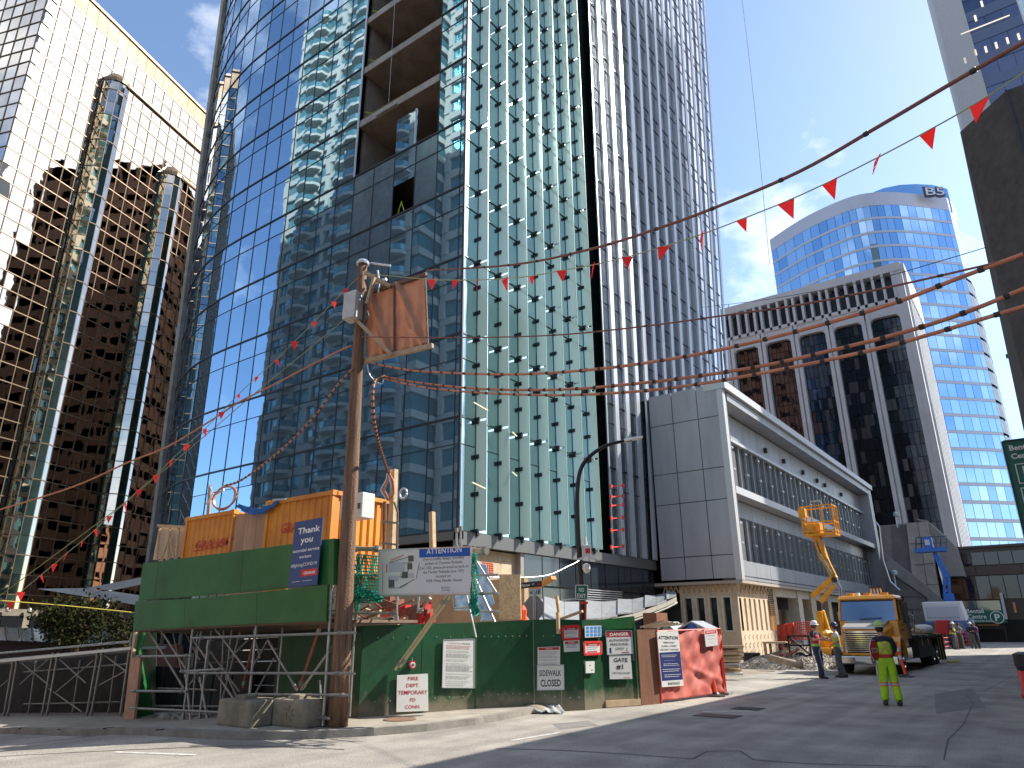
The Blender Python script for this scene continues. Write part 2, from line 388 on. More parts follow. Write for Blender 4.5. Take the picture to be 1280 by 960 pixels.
for i, (s0, s1) in enumerate(zip(SB[:-1], SB[1:])):
    for j, (z0, z1) in enumerate(zip(HL[:-1], HL[1:])):
        c = gap(s0, s1, z0, z1); mid = abs(s0-3.95) < .01
        mt = m_gl
        if c and not (mid and z0 < 32): continue
        if s0 > 2.1 and s1 < 9.5 and 25 < z0 < 29.5: mt = m_dusty if not mid else m_gl
        elif s0 > 5.7 and s1 < 9.5 and 20 < z0 < 25: mt = m_gl2 if s0 > 7.7 else m_dusty
        elif random.random() < .18: mt = m_gl2
        if mid and c: z1 = 32.2
        if mid and 25 < z0 < 25.2: z0 = 27.25
        if z1-z0 < .3: continue
        Q.append((TP(s1, z0), TP(s0, z0), TP(s0, z1), TP(s1, z1), mt))
for s in SB:
    for z0, z1 in ((6, 29.55), (29.55, 57), (57, 92)):
        if z0 == 29.55 and 2.2 < s < 9.4: continue
        fr.bar(TP(s, z0, .01), TP(s, z1, .01), .04, .045)
for z in HL:
    h = z in HEAVY or abs((z-11.58) % 4.49) < .01
    for s0, s1 in zip(SB[:-1], SB[1:]):
        if gap(s0, s1, z+.1, z+.2) and z > 29.6: continue
        fr.bar(TP(s0, z, .02), TP(s1, z, .02), .08 if h else .03, .10 if h else .03)
# fin side
f2 = MB()
FY = [26.5+1.85*k for k in range(7)]
YB = [25.3]+FY+[38.2]
for y0, y1 in zip(YB[:-1], YB[1:]):
    for z0, z1 in zip(HL[:-1], HL[1:]):
        Q.append(((-21.9,y0,z0),(-21.9,y1,z0),(-21.9,y1,z1),(-21.9,y0,z1), m_fg if random.random() < .7 else m_fg2))
for z in HL:
    h = abs((z-11.58) % 4.49) < .01 or z == 6
    f2.bar((-21.87,25.3,z), (-21.87,38.2,z), .05, .07 if h else .025)
fr.bar((-21.86,25.27,6), (-21.86,25.27,92), .05, .05)
def kz(z): return .796+.00385*(z-26)
RF = [42.5,44.6,46.8,48.9,51.1,53.3,55.6,58,60.6,63.4,66.3,69.2,71.9]
def RY(yt, z): return 41.0+(z-8)/72*1.5+(yt-42.5)*kz(z)
RB = [41.2]+RF
for a, b in zip(RB[:-1], RB[1:]):
    for z0, z1 in zip(HL[:-1], HL[1:]):
        if z0 > 82: continue
        Q.append(((-21.9,RY(a,z0),z0),(-21.9,RY(b,z0),z0),(-21.9,RY(b,z1),z1),(-21.9,RY(a,z1),z1), m_rear))
for z in HL:
    if z < 85: fr.bar((-21.88,RY(41.2,z),z), (-21.88,RY(71.9,z),z), .05, .10 if abs((z-11.58) % 4.49) < .01 else .03)
# dark wedge
for z0, z1 in zip(HEAVY[:-1], HEAVY[1:]):
    Q.append(((-22.5,38.2,z0+.05),(-22.5,RY(41.2,z0),z0+.05),(-22.5,RY(41.2,z1),z1-.05),(-22.5,38.2,z1-.05), m_dk))
slabs(tw, 'pane', Q, .05, 300, jit=.10, gap=.02)
fr.build('glazing_frame', m_mul, tw)
for y in YB: f2.bar((-21.88,y,6), (-21.88,y,92), .03, .04)
f2.build('glazing_frame', M('teal_mullion', (.10,.15,.15), .4, .4), tw)
cl = MB(); eg = MB()
for k, y in enumerate(FY):
    for z0, z1 in zip(HEAVY[:-1], HEAVY[1:]):
        f = MB().box(-21.86, -21.22, y-.015, y+.015, z0+.06, z1-.06).build('glass_fin', m_fin, tw)
        for j in range(3):
            z = z0+(z1-z0)*j/3; b = .16 if j == 0 else .10
            cl.box(-21.88, -21.66, y-.07, y+.07, z-b, z+b)
    eg.box(-21.22, -21.19, y-.02, y+.02, 6.05, 92)
cl.box(-21.95,-21.8,25.2,25.3,6,92)
stuff(cl.build('fin_clip', m_mul, tw)); eg.build('fin_edge', m_edge, tw)
for yt in RF:
    a = Vector((-21.62, RY(yt, 6), 6)); b = Vector((-21.62, RY(yt, 86), 86)); n = (b-a).normalized()
    MB().bar(a, b, .14, .5, (0,1,0)).build('metal_fin', m_silver, tw)
MB().bar((-21.85,RY(41.2,6.),6.), (-21.85,RY(41.2,88),88), .07, .1).bar((-21.85,38.22,6), (-21.85,38.22,88), .05, .1).build('wedge_trim', m_silver, tw)
# floors seen through the missing glazing
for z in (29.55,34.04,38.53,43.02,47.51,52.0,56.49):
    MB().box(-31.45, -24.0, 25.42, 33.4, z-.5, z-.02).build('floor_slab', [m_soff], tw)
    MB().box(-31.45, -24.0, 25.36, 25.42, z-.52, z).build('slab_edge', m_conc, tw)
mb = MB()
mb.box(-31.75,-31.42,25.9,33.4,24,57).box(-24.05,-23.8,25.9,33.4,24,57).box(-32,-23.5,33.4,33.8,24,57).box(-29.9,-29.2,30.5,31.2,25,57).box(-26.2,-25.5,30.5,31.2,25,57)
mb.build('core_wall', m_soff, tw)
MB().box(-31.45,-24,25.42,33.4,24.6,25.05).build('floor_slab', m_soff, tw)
m_yel = M('safety_yellow_green', (.6,.75,.06), .5)
for z in (34.04,38.53,43.02):
    MB().tube([(-31.4,25.7,z+1.0),(-30.2,27.5,z+1.0)], .03, 5).tube([(-31.4,25.7,z+.55),(-24.1,25.8,z+.5)], .012, 4).build('guard_line', m_yel, tw)
MB().tube([(-28.6,25.32,34.1),(-28.6,25.28,57)], .012, 4).build('hoist_rope', m_silver, tw)
MB().box(-29.5,-27.6,25.05,25.3,33.3,33.42).build('hoist_beam', m_conc, tw)
MB().tube([(-25.98,25.3,29.6),(-25.98,25.3,32.25)], .06, 5).tube([(-31.4,25.25,29.5),(-31.4,25.25,57)], .07, 5).build('edge_rail', m_silver, tw)
MB().tube([(-27.5,25.6,25.3),(-27.3,25.7,26.3),(-27.15,25.6,26.0),(-27.0,25.7,25.4)], .025, 5).build('yellow_hose', m_yel, tw)
m_body = M('tower_core', (.05,.055,.06), .8); m_back = M('rear_green_glass', (.07,.13,.12), .08, .6, var=.4, vscale=.4)
MB().prism([(-22.7,34),(-22.7,66),(-38,68),(-45,50),(-45,34)], 3, 92).prism([(-22.7,26),(-22.7,34.1),(-23.9,34.1),(-23.9,26)],6,92).prism([(-31.8,26),(-31.8,34.1),(-46,34.1),(-44,26)],6,92).build('core', m_back, tw)
# pale service edge beyond the curve
pe = MB(); p0 = TP(34.5, 6); p1 = TP(34.5, 85)
for dz in range(0, 80, 4):
    a = TP(33.6, 6+dz, .0); b = TP(33.6, 10+dz, .0)
    pe.bar(a+Vector((-1.2,.6,0)), b+Vector((-1.2,.6,0)), .5, 1.0)
pe.build('rear_edge_panel', M('pale_edge_panel', (.42,.40,.36), .7, var=.4, vscale=.8), tw)
# base: edge beam, soffit lobby and podium glazing
m_steel = M('grey_steel', (.16,.165,.17), .5, .5)
MB().box(-50,-21.75,25.2,25.5,5.6,5.97).box(-22.1,-21.75,25.2,46,5.35,5.97).build('edge_beam', m_steel, tw)
m_tan = M('lobby_boards', (.62,.50,.34), .8, var=.3, vscale=1.2)
MB().box(-40,-22.3,27.6,27.8,0,5.6).box(-22.3,-22.2,25.9,30.4,0,5.3).build('boarded_wall', m_tan, tw)
for x, y in ((-22.1,25.5),(-27,25.6),(-22.05,30.4)): MB().box(x-.15,x+.15,y-.15,y+.15,0,5.6).build('column', M('steel_column', (.35,.33,.32), .5, .3), tw)
Q = []
for k in range(9):
    y0, y1 = 30.6+1.7*k, 30.6+1.7*(k+1)
    for z0, z1 in ((0,2.1),(2.2,3.7),(3.8,5.35)): Q.append(((-21.95,y0+.04,z0),(-21.95,y1-.04,z0),(-21.95,y1-.04,z1),(-21.95,y0+.04,z1), m_pod))
slabs(tw, 'podium_pane', Q, .06, 300, jit=.2)
lv = MB()
for k in range(7): lv.box(-21.92,-21.84,36.0,41,2.95+.13*k,3.0+.13*k)
lv.build('louvre', m_silver, tw)
MB().box(-22.4,-22.05,30.5,46,0,5.4).build('podium_frame', m_mul, tw)
m_red = M('red_clamp', (.75,.05,.03), .5)
for py in (608,621,632,648,663,684):
    a = onX(764,py,-21.1); b = onX(779,py-1,-21.1)
    MB().bar(a, b, .07, .07).box(a.x-.05,a.x+.05,a.y-.06,a.y+.06,a.z-.12,a.z+.12).box(b.x-.05,b.x+.05,b.y-.06,b.y+.06,b.z-.12,b.z+.12).build('glazing_clamp', m_red, tw)
for p, l in (((592,503),1.1),((590,603),1.0),((640,590),.4),((640,540),.4)):
    a = onX(*p, -21.1); MB().bar(a, a+Vector((0,l,-.15)), .06, .06).build('yellow_bracket', M('bracket_yellow', (.8,.78,.5), .5), tw)  # short pale yellow brackets on the fin side
# swooping glass entrance canopy
cp = thing('entrance_canopy', (-18,32,0), 'long swooping white canopy of overlapping panels sweeping past the tower base to the grey building', 'canopy')
m_can = M('canopy_panel', (.36,.38,.40), .35, .2, var=.25, vscale=1.2); m_canu = M('canopy_underside', (.36,.34,.30), .6)
TOPE = [(650,752),(680,748),(705,752),(730,752),(752,752),(772,751),(790,749),(806,746),(820,744),(833,741),(845,740)]
LOWE = [(650,768),(680,776),(705,777),(730,776),(752,773),(772,769),(790,765),(806,760),(820,755),(833,750),(845,744)]
for i in range(10):
    a, b = onX(*LOWE[i], -18.), onX(*LOWE[i+1], -18.); d, c = onX(*TOPE[i], -20.), onX(*TOPE[i+1], -20.)
    a = a+Vector((0,.03,0)); d = d+Vector((0,.03,0)); up = Vector((0,0,.10 if i % 2 else .0))
    MB().slab(a+up, b, c, d+up, .07).build('canopy_panel', m_can, cp)
    MB().slab(a+Vector((.02,0,-.34)), b+Vector((.02,0,-.34)), b+Vector((.02,0,-.1)), a+Vector((.02,0,-.1)), .05).build('canopy_fascia', m_canu, cp)
MB().tube([onX(*p, -18.1)-Vector((0,0,.42)) for p in LOWE], .07, 6).build('canopy_rail', m_canu, cp)

# ================================================================ GREY PANEL BUILDING
m_pan = M('grey_metal_panel', (.36,.375,.41), .45, .25, var=.16, vscale=.9, streak=.18)
m_pan2 = M('light_metal_trim', (.52,.53,.55), .45, .25)
m_gw = M('band_window_glass', (.10,.15,.16), .05, .7, warp=.008, wscale=.5)
m_joint = M('panel_joint', (.10,.10,.11), .8)
gb = thing('panel_clad_building', (-18,60,0), 'low grey panel-clad building with two long ribbon windows and a deep roof overhang', 'building')
GX, GY, GE = -15.9, 46., 95.3
MB().box(-23.5, GX-1.25, GY+.06, GE-.1, 4.4, 17.6).box(-23.5, GX-.06, GY+.06, GY+.9, 4.5, 17.6).build('structure', m_joint, gb)
ZL = [hz(GX, GY, y) for y in (722,692,622,582,518,478)]
XL = [onY(p, 620, GY).x for p in (819,849,882)]+[GX]
Q = []
for x0, x1 in zip(XL[:-1], XL[1:]):
    for z0, z1 in zip(ZL[:-1], ZL[1:]): Q.append(((x0,GY,z0),(x1,GY,z0),(x1,GY,z1),(x0,GY,z1), m_pan))
def street(z0, z1, x, pitch, mat, y0=GY+.9, y1=GE-1.6):
    n = round((y1-y0)/pitch)
    for i in range(n):
        a, b = y0+(y1-y0)*i/n, y0+(y1-y0)*(i+1)/n
        Q.append(((x,a,z0),(x,b,z0),(x,b,z1),(x,a,z1), mat))
street(14.5,16.6,GX-1.2,3.2,m_pan); street(9.0,10.2,GX-1.2,3.2,m_pan); street(4.75,5.75,GX,3.0,m_pan, GY); street(4.5,4.73,GX,3.0,m_pan, GY)
slabs(gb, 'panel', Q, .06, 300, gap=.05, jit=.12)
Q = []
street(10.85,14.4,GX-1.3,1.45,m_gw); street(5.85,8.9,GX-1.3,1.45,m_gw)
slabs(gb, 'pane', Q, .05, 300, gap=.05, jit=.35)
mb = MB()
for i in range(33):
    y = GY+.9+1.45*i
    for z0, z1 in ((10.85,14.4),(5.85,8.9)): mb.box(GX-1.28,GX-1.05,y-.03,y+.03,z0,z1)
stuff(mb.build('window_fin', M('window_fin_metal', (.42,.47,.48), .3, .4), gb))
mb = MB()
for i in range(0, 33, 2):
    y = GY+.9+1.45*i
    for z0, z1 in ((10.85,14.4),(5.85,8.9)):
        for f in (.03,.45,.9): mb.box(GX-1.2,GX-.98,y-.2,y+.2,z0+f*(z1-z0)-.07,z0+f*(z1-z0)+.07)
stuff(mb.build('window_clip', m_silver, gb))
MB().box(GX-1.3,GX+.25,GY-.05,GE,17.35,17.9).build('roof_overhang', m_pan2, gb)
MB().box(GX-1.35,GX-.0,GY+.9,GE-1.5,16.7,17.3).build('soffit_strip', m_pan, gb)
MB().box(GX-.4,GX+.02,GY-.02,GY+.5,4.5,17.33).build('corner_frame', m_pan2, gb)
MB().box(GX-1.4,GX+.02,GE-1.6,GE,4.5,17.33).build('end_frame', m_pan, gb)
MB().box(GX-1.3,GX-.2,GY+.5,GE-1.6,10.25,10.75).build('middle_ledge', m_pan2, gb)
MB().box(GX-1.3,GX-.9,GY+.5,GE-1.6,14.4,14.62).build('window_head', m_pan2, gb)
MB().box(-23.5,GX,GY,GE,4.3,4.48).build('soffit', M('warm_soffit', (.40,.34,.28), .8), gb)
for y in (58,63,69,74,77,84):
    MB().box(GX-1.2,GX-.95,y,y+.25,15.2,15.6).build('wall_lamp', m_mul, gb)
# stone ground floor
m_st = M('cream_stone', (.60,.48,.34), .85, var=.22, vscale=1.5, bump=.3, bscale=10)
m_stl = M('pale_stone_frame', (.62,.57,.49), .8, var=.15)
m_win = M('dark_window', (.02,.028,.03), .08, .3)
sb = thing('stone_frontage', (-17,52,0), 'cream carved stone frontage with narrow windows under the grey building', 'facade')
SX, SY = -16.5, 46.5
wy = [(onY(px-4.5,760,SY).x, onY(px+4.5,760,SY).x) for px in (861,876.5,892.5,909.5)]
x = onY(851,760,SY).x; wz0, wz1 = hz(-18,SY,788), hz(-18,SY,747)
for (a, b) in wy:
    MB().box(x,a-.12,SY,SY+.5,-.5,4.35).build('pier', m_st, sb)
    MB().box(a-.12,b+.12,SY,SY+.5,-.5,wz0-.1).box(a-.12,b+.12,SY,SY+.5,wz1+.1,4.35).build('spandrel', m_st, sb)
    MB().box(a-.12,a,SY-.05,SY+.4,wz0-.1,wz1+.1).box(b,b+.12,SY-.05,SY+.4,wz0-.1,wz1+.1).box(a,b,SY-.05,SY+.4,wz0-.1,wz0).box(a,b,SY-.05,SY+.4,wz1,wz1+.1).build('window_frame', m_stl, sb)
    MB().box(a,b,SY+.25,SY+.3,wz0,wz1).build('window_pane', m_win, sb)
    x = b+.12
MB().box(x,SX,SY,SY+.5,-.5,4.35).build('pier', m_st, sb)
y = SY+.5; SYs = [onX(p,770,SX).y for p in (926,932,938,944,950,956,961)]
s0, s1 = hz(SX,50,788), hz(SX,50,749)
for k, p in enumerate(SYs):
    b = p+.38
    MB().box(SX-.45,SX,y,p,s0,s1).build('mullion_pier', m_st, sb)
    MB().box(SX-.3,SX-.25,p,b,s0,s1).build('window_pane', m_win, sb); y = b
ye = onX(968,770,SX).y
MB().box(SX-.45,SX,y,ye,s0,s1).build('pier', m_st, sb)
MB().box(SX-.45,SX,SY+.5,ye,-.5,s0).box(SX-.45,SX,SY+.5,ye,s1,4.35).build('wall', m_st, sb)
cv = MB()
for k in range(9):                                    # carved diamonds and zigzag
    yy = SY+.6+(ye-SY-.9)*k/8
    for zz, s in ((s0-.35,.16),(s0-.85,.2),(s0-1.3,.16)):
        cv.quad((SX+.01,yy-s*.8,zz),(SX+.08,yy,zz-s),(SX+.01,yy+s*.8,zz),(SX+.08,yy,zz+s))
    if k < 8:
        y2 = yy+(ye-SY-.9)/8
        cv.bar((SX+.03,yy,s1+.35),(SX+.03,(yy+y2)/2,s1+.85),.06,.1).bar((SX+.03,(yy+y2)/2,s1+.85),(SX+.03,y2,s1+.35),.06,.1)
for k in range(14):
    xx = -21.6+k*.37
    cv.bar((xx,SY-.03,wz1+.35),(xx+.185,SY-.03,wz1+.85),.06,.08).bar((xx+.185,SY-.03,wz1+.85),(xx+.37,SY-.03,wz1+.35),.06,.08)
stuff(cv.build('carving', M('carved_relief', (.50,.38,.26), .85), sb))
def yq(px): return onX(px,760,SX).y
for a, b in ((968,972),(999,1004),(1015,1022),(1036,1040),(1060,1066),(1082,1086),(1100,1108)):
    MB().box(SX-.8,SX,yq(a),yq(b),0,4.35).build('pier', m_stl if a in (972,999) else m_st, sb)
MB().box(-23,-22.8,46,95,0,4.4).box(SX-3,SX-2.8,yq(999),95,0,4.4).build('dark_interior', m_joint, sb)
MB().box(SX-.6,SX-.1,ye,95,3.75,4.3).build('lintel', m_stl, sb)
MB().box(SX-2.6,SX-2.5,yq(1000),yq(1036),0,3).build('roller_door', M('tan_door', (.42,.31,.22), .8), sb)
MB().box(SX-.02,SX+.04,yq(962.5),yq(967),1.4,3.2).build('notice_panel', M('orange_panel', (.75,.33,.06), .7), sb)
lvv = MB()
for k in range(14): lvv.box(SX-.02,SX+.05,yq(961.5),yq(967.5),2.4+.13*k,2.46+.13*k)
lvv.build('louvre', m_mul, sb)
# ================================================================ WHITE COLUMNED BUILDING
m_wc = M('white_concrete', (.60,.63,.68), .75, var=.12, vscale=.3)
m_dgl = M('smoky_brown_glass', (.06,.065,.085), .04, .75, warp=.006, wscale=.5)
m_dgl3 = M('smoky_glass_blinds', (.085,.08,.085), .2, .5)
m_dgl2 = M('smoky_brown_glass_deep', (.045,.047,.06), .05, .7, warp=.006, wscale=.5)
wb = thing('columned_office_tower', (-27,130,0), 'white concrete office building with paired columns, dark windows and an arched parapet', 'building')
YB_ = 130.; cx = [onY(p,420,YB_).x for p in (911,952,994.3,1039,1088,1136)]
pt = (cx[-1]-cx[0])/5; cx = [cx[0]-pt*k for k in (3,2,1)]+[cx[0]+pt*k for k in range(6)]
X1 = cx[-1]+.9; ZT = 62.4; ZW = 53.0
MB().box(cx[0], X1-.6, YB_+1.2, 148, 0, ZT-2).build('core', m_mul, wb)
for c in cx:
    for d in (-.72, .12): MB().box(c+d, c+d+.62, YB_-.35, YB_+1.2, 0, ZW+2.2).build('column', m_wc, wb)
    MB().box(c-.12,c+.14,YB_+.1,YB_+1.2,0,ZW).build('column_web', m_wc, wb)
Q = []
for a, b in zip(cx[:-1], cx[1:]):
    x0, x1 = a+.75, b-.73
    for i in range(6):
        for j in range(24):
            z0 = ZW-2.1*(j+1); q0, q1 = x0+(x1-x0)*i/6, x0+(x1-x0)*(i+1)/6
            if z0 < 8: break
            Q.append(((q0,YB_+.7,z0),(q1,YB_+.7,z0),(q1,YB_+.7,z0+2.1),(q0,YB_+.7,z0+2.1), random.choice((m_dgl, m_dgl, m_dgl2, m_dgl3))))
    mb = MB()          # arched head: rounded corners
    for sgn, xc in ((1, x0), (-1, x1)):
        for k in range(5):
            t0, t1 = math.pi/2*k/5, math.pi/2*(k+1)/5; r = .9
            p0 = (xc+sgn*r*(1-math.cos(t0)), ZW-r*(1-math.sin(t0))); p1 = (xc+sgn*r*(1-math.cos(t1)), ZW-r*(1-math.sin(t1)))
            mb.hexa([(p0[0],YB_-.2,p0[1]),(p1[0],YB_-.2,p1[1]),(p1[0],YB_+.9,p1[1]),(p0[0],YB_+.9,p0[1]),(p0[0],YB_-.2,ZW+.02),(p1[0],YB_-.2,ZW+.02),(p1[0],YB_+.9,ZW+.02),(p0[0],YB_+.9,ZW+.02)])
    mb.box(x0-.1,x1+.1,YB_-.2,YB_+1.2,ZW,ZW+2.3)
    mb.build('arched_head', m_wc, wb)
    o0 = x0
    for i in range(4):           # parapet piers with openings between
        xx = x0-.1+(x1-x0+.2)*i/3
        MB().box(xx-.22,xx+.22,YB_-.4,YB_+1,ZW+2.3,ZT-1.5).build('parapet_pier', m_wc, wb)
    MB().box(x0,x1,YB_+1.6,YB_+1.8,ZW+2.3,ZT-1.4).build('recess_wall', m_wc, wb)
    for i in range(3):
        xx = x0+(x1-x0)*i/3; w = (x1-x0)/3
        MB().box(xx+.35,xx+w-.35,YB_+1.5,YB_+1.62,ZW+4.6,ZT-1.6).build('parapet_window', m_dgl, wb)
slabs(wb, 'pane', Q, .06, 300, gap=.08, jit=.25)
MB().box(cx[0],X1,YB_-.45,YB_+3,ZT-1.5,ZT).box(cx[0],X1,YB_-.4,YB_+1.2,ZW+2.2,ZW+2.9).build('parapet', m_wc, wb)
MB().box(X1-1.3,X1,YB_-.3,YB_+1,0,ZT-1.5).build('corner_pier', m_wc, wb)
m_wcs = m_wc
for k in range(8):
    y = YB_+1.6+2.25*k
    MB().box(X1-.9,X1+.35,y,y+.75,0,ZT-4).hexa([(X1-.9,y-.5,ZT-7),(X1+.5,y-.1,ZT-6.2),(X1+.5,y+1.05,ZT-6.2),(X1-.9,y+1.4,ZT-7),(X1-.9,y-.5,ZT-1.5),(X1+.5,y-.5,ZT-1.5),(X1+.5,y+1.5,ZT-1.5),(X1-.9,y+1.5,ZT-1.5)]).build('side_rib', m_wc, wb)
MB().box(X1-1.2,X1-.8,YB_+1,148,0,ZT-1.5).build('side_recess', M('rib_gap_shade', (.14,.11,.09), .8), wb)  # dark colour paints the deep shade between the ribs
MB().box(X1-1.5,X1+.5,YB_,148,ZT-1.45,ZT-.1).build('side_parapet', m_wc, wb)
for px, h in ((911,2.2),(925,1.2)):
    p = onY(px,385,YB_+3); MB().tube([(p.x,p.y,ZT),(p.x,p.y,ZT+h)], .08, 5).tube([(p.x-1,p.y,ZT+h*.7),(p.x+1,p.y,ZT+h*.7)], .06, 5).build('roof_mast', m_mul, wb)

# ================================================================ CURVED BLUE TOWER BEHIND
m_b5 = M('sky_blue_glass', (.33,.52,.74), .03, .95, warp=.01, wscale=.15)
m_b5c = M('sky_blue_glass_deep', (.24,.42,.66), .05, .92, warp=.012, wscale=.2)
m_b5b = M('sky_blue_glass_pale', (.42,.60,.78), .05, .95, warp=.01, wscale=.15)
m_b5d = M('dark_reflection_glass', (.10,.11,.13), .3, .3, var=.6, vscale=.25)  # dark colour stands in for the dark reflection on the right flank
m_sp = M('lilac_spandrel', (.42,.43,.50), .4, .3)
b5 = thing('curved_blue_tower', (-22,190,0), 'curved sky-blue office tower with B5 sign on its crown', 'building')
top = [(962,300),(1000,275),(1040,255),(1075,243),(1110,240),(1150,243),(1183,247)]
pl = [onZ(*p, 112.) for p in top]; pl = [Vector((p.x, p.y)) for p in pl]
e = pl[-1]; pl += [Vector((e.x+.9, e.y+3.5)), Vector((e.x+1.3,e.y+10)), Vector((e.x+1.2, e.y+20))]
def smooth(P, n):
    out = []
    for i in range(len(P)-1):
        p0, p1, p2, p3 = P[max(0,i-1)], P[i], P[i+1], P[min(len(P)-1,i+2)]
        for k in range(n):
            t = k/n; out.append(.5*((2*p1)+(p2-p0)*t+(2*p0-5*p1+4*p2-p3)*t*t+(3*p1-p0-3*p2+p3)*t**3))
    return out+[P[-1]]
ps = smooth(pl[:7], 4)+pl[7:8]+[pl[8], pl[9]]
ext = []
for a, b in zip(ps[:-1], ps[1:]):
    n = max(1, round((b-a).length/2.4)); ext += [a+(b-a)*k/n for k in range(n)]
ext.append(ps[-1])
Q = []; sp = MB(); ctr = Vector((-22, 215))
for a, b in zip(ext[:-1], ext[1:]):
    for k in range(26):
        z0 = 108-4.2*(k+1)+.7; z1 = z0+3.5
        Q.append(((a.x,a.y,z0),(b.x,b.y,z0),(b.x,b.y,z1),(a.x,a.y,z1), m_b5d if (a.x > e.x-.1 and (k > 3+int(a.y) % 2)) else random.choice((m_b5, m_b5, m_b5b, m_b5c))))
        if not (a.x > e.x-.1 and k > 3): sp.slab((a.x,a.y-.08,z0-.7),(b.x,b.y-.08,z0-.7),(b.x,b.y-.08,z0),(a.x,a.y-.08,z0), .4)
    sp.slab((a.x,a.y-.05,108),(b.x,b.y-.05,108),(b.x,b.y-.05,112),(a.x,a.y-.05,112), .4)
slabs(b5, 'pane', Q, .1, 300, gap=.1, jit=.12)
stuff(sp.build('spandrel_band', m_sp, b5))
poly = [(p.x+(ctr.x-p.x)*.02, p.y+.6) for p in ext]+[(5, 240), (-45, 235)]
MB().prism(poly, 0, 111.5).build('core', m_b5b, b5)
cr = [onY(px, py, 205.) for px, py in ((1092,240),(1105,235),(1125,231),(1145,230),(1165,231),(1184,236))]
Q = []
for a, b in zip(cr[:-1], cr[1:]):
    n = 4
    for k in range(n):
        p, q = a+(b-a)*k/n, a+(b-a)*(k+1)/n
        Q.append(((p.x,p.y,108),(q.x,q.y,108),q,p, m_b5))
for q_ in Q: MB().slab(q_[0]+Vector((.04,0,0)) if False else q_[0], q_[1], Vector(q_[2]), Vector(q_[3]), .3).build('crown_pane', m_b5, b5)
m_ltr = M('dark_navy_sign', (.03,.035,.08), .5)
pb = onY(1155, 246, 196.); s5 = thing('tower_sign', pb, 'dark B5 sign letters fixed high on the blue tower crown', 'sign')
XB = Vector((.78,.62,0)); text(s5, 'B5', pb, XB, (0,0,1), 3.1, m_ltr, 'LEFT', 1, .06, 0, 6.)
pw = pb+Vector((.35,-.5,.25)); text(s5, 'B5', pw, XB, (0,0,1), 2.4, M('white_sign_face', (.6,.6,.64), .6), 'LEFT', 1, .0, 0, 5.1)

# ================================================================ CONCRETE RAMP, DARK LOW BUILDING
m_rc = M('weathered_concrete', (.27,.26,.25), .85, var=.25, vscale=.6, bump=.3, bscale=4)
m_rcl = M('pale_weathered_concrete', (.40,.38,.35), .55, var=.3, vscale=.5, bump=.2, bscale=4)
m_rcd = M('dark_concrete', (.17,.165,.165), .85, var=.25, vscale=.6)
rm = thing('concrete_ramp', (-13,88,0), 'grey concrete wall and sloping ramp beside the panel building', 'wall')
def plate(px, Y, t, name, mat, parent):
    P = [onY(*p, Y) for p in px]; mb = MB(); n = len(P)
    mb.v = [(p.x,p.y,p.z) for p in P]+[(p.x,p.y+t,p.z) for p in P]
    mb.f = [tuple(range(n-1,-1,-1)), tuple(range(n,2*n))]+[(i,(i+1)%n,n+(i+1)%n,n+i) for i in range(n)]; mb.m = [0]*len(mb.f)
    return mb.build(name, mat, parent)
plate([(1100,657),(1134,654),(1166,810),(1100,810)], 88.4, 4, 'upper_wall', m_rc, rm)
plate([(1114,658),(1132,656),(1143,720),(1118,706)], 88.3, .5, 'wall_panel', m_rcd, rm)
plate([(1133,654),(1159,652),(1182,810),(1150,810)], 88.1, 2, 'pale_wall', m_rcl, rm)
plate([(1142,648),(1158,650),(1194,683),(1205,720),(1178,720),(1165,680),(1160,655)], 89.3, 6, 'sloped_wall', m_rc, rm)
plate([(1108,694),(1160,733),(1180,752),(1172,768),(1158,746),(1108,712)], 87.6, .6, 'ramp_parapet', m_rc, rm)
plate([(1108,713),(1158,747),(1159,810),(1108,810)], 87.8, .5, 'ramp_wall', m_rcd, rm)
jb = MB()
for a, b in (((1147,653),(1171,810)),((1137,680),(1166,678)),((1142,706),(1170,704)),((1147,732),(1174,730)),((1110,744),(1158,747)),((1110,760),(1159,762)),((1160,652),(1163,668))):
    jb.bar(onY(*a,87.97 if a[0] > 1130 else 87.75), onY(*b,87.97 if a[0] > 1130 else 87.75), .05, .06)
jb.build('concrete_joint', m_joint, rm)
rl = MB()
rp_ = [onY(*p, 86.5) for p in ((1095,653),(1099,658),(1104,700),(1113,727),(1125,738))]
rl.tube(rp_, .09, 5)
rl.build('handrail', m_silver, rm)
for px, py in ((1119,643),(1117,716)):
    a = onY(px, py, 87.0)
    cc = thing('security_camera', (a.x,a.y,a.z-1.4), 'white domed security camera on a short post above the ramp, %s one' % ('higher' if py < 700 else 'lower'), 'camera')
    MB().tube([(a.x,a.y,a.z-1.4),(a.x,a.y,a.z)], .07, 5).build('post', m_silver, cc)
    MB().lathe([(.05,-.3),(.28,-.2),(.32,.05),(.2,.25),(.03,.3)], 8, (a.x+.1,a.y-.1,a.z)).build('dome', m_edge, cc)
db = thing('dark_glass_podium', (-2,92,0), 'low dark building with rows of brown glass across the end of the street', 'building')
DY = 92.; m_br = M('bronze_panel', (.06,.045,.04), .4, .4); m_brg = M('bronze_glass', (.035,.04,.05), .05, .6, warp=.006)
xl = onY(1172,740,DY).x
MB().box(xl,16,DY+.3,DY+20,0,9.55).box(xl,16,DY-.05,DY+.3,9.5,9.75).build('wall', m_br, db)
zz = [hz(-4,DY,y) for y in (796,768,748,719,705,689)]
Q = []
for z0, z1, p, mt in ((zz[2],zz[3],1.25,m_brg),(zz[4],zz[5],1.25,m_brg),(zz[3]+.1,zz[4]-.1,4.,m_br)):
    x = xl
    while x < 8: Q.append(((x,DY,z0),(x+p-.08,DY,z0),(x+p-.08,DY,z1),(x,DY,z1), mt)); x += p
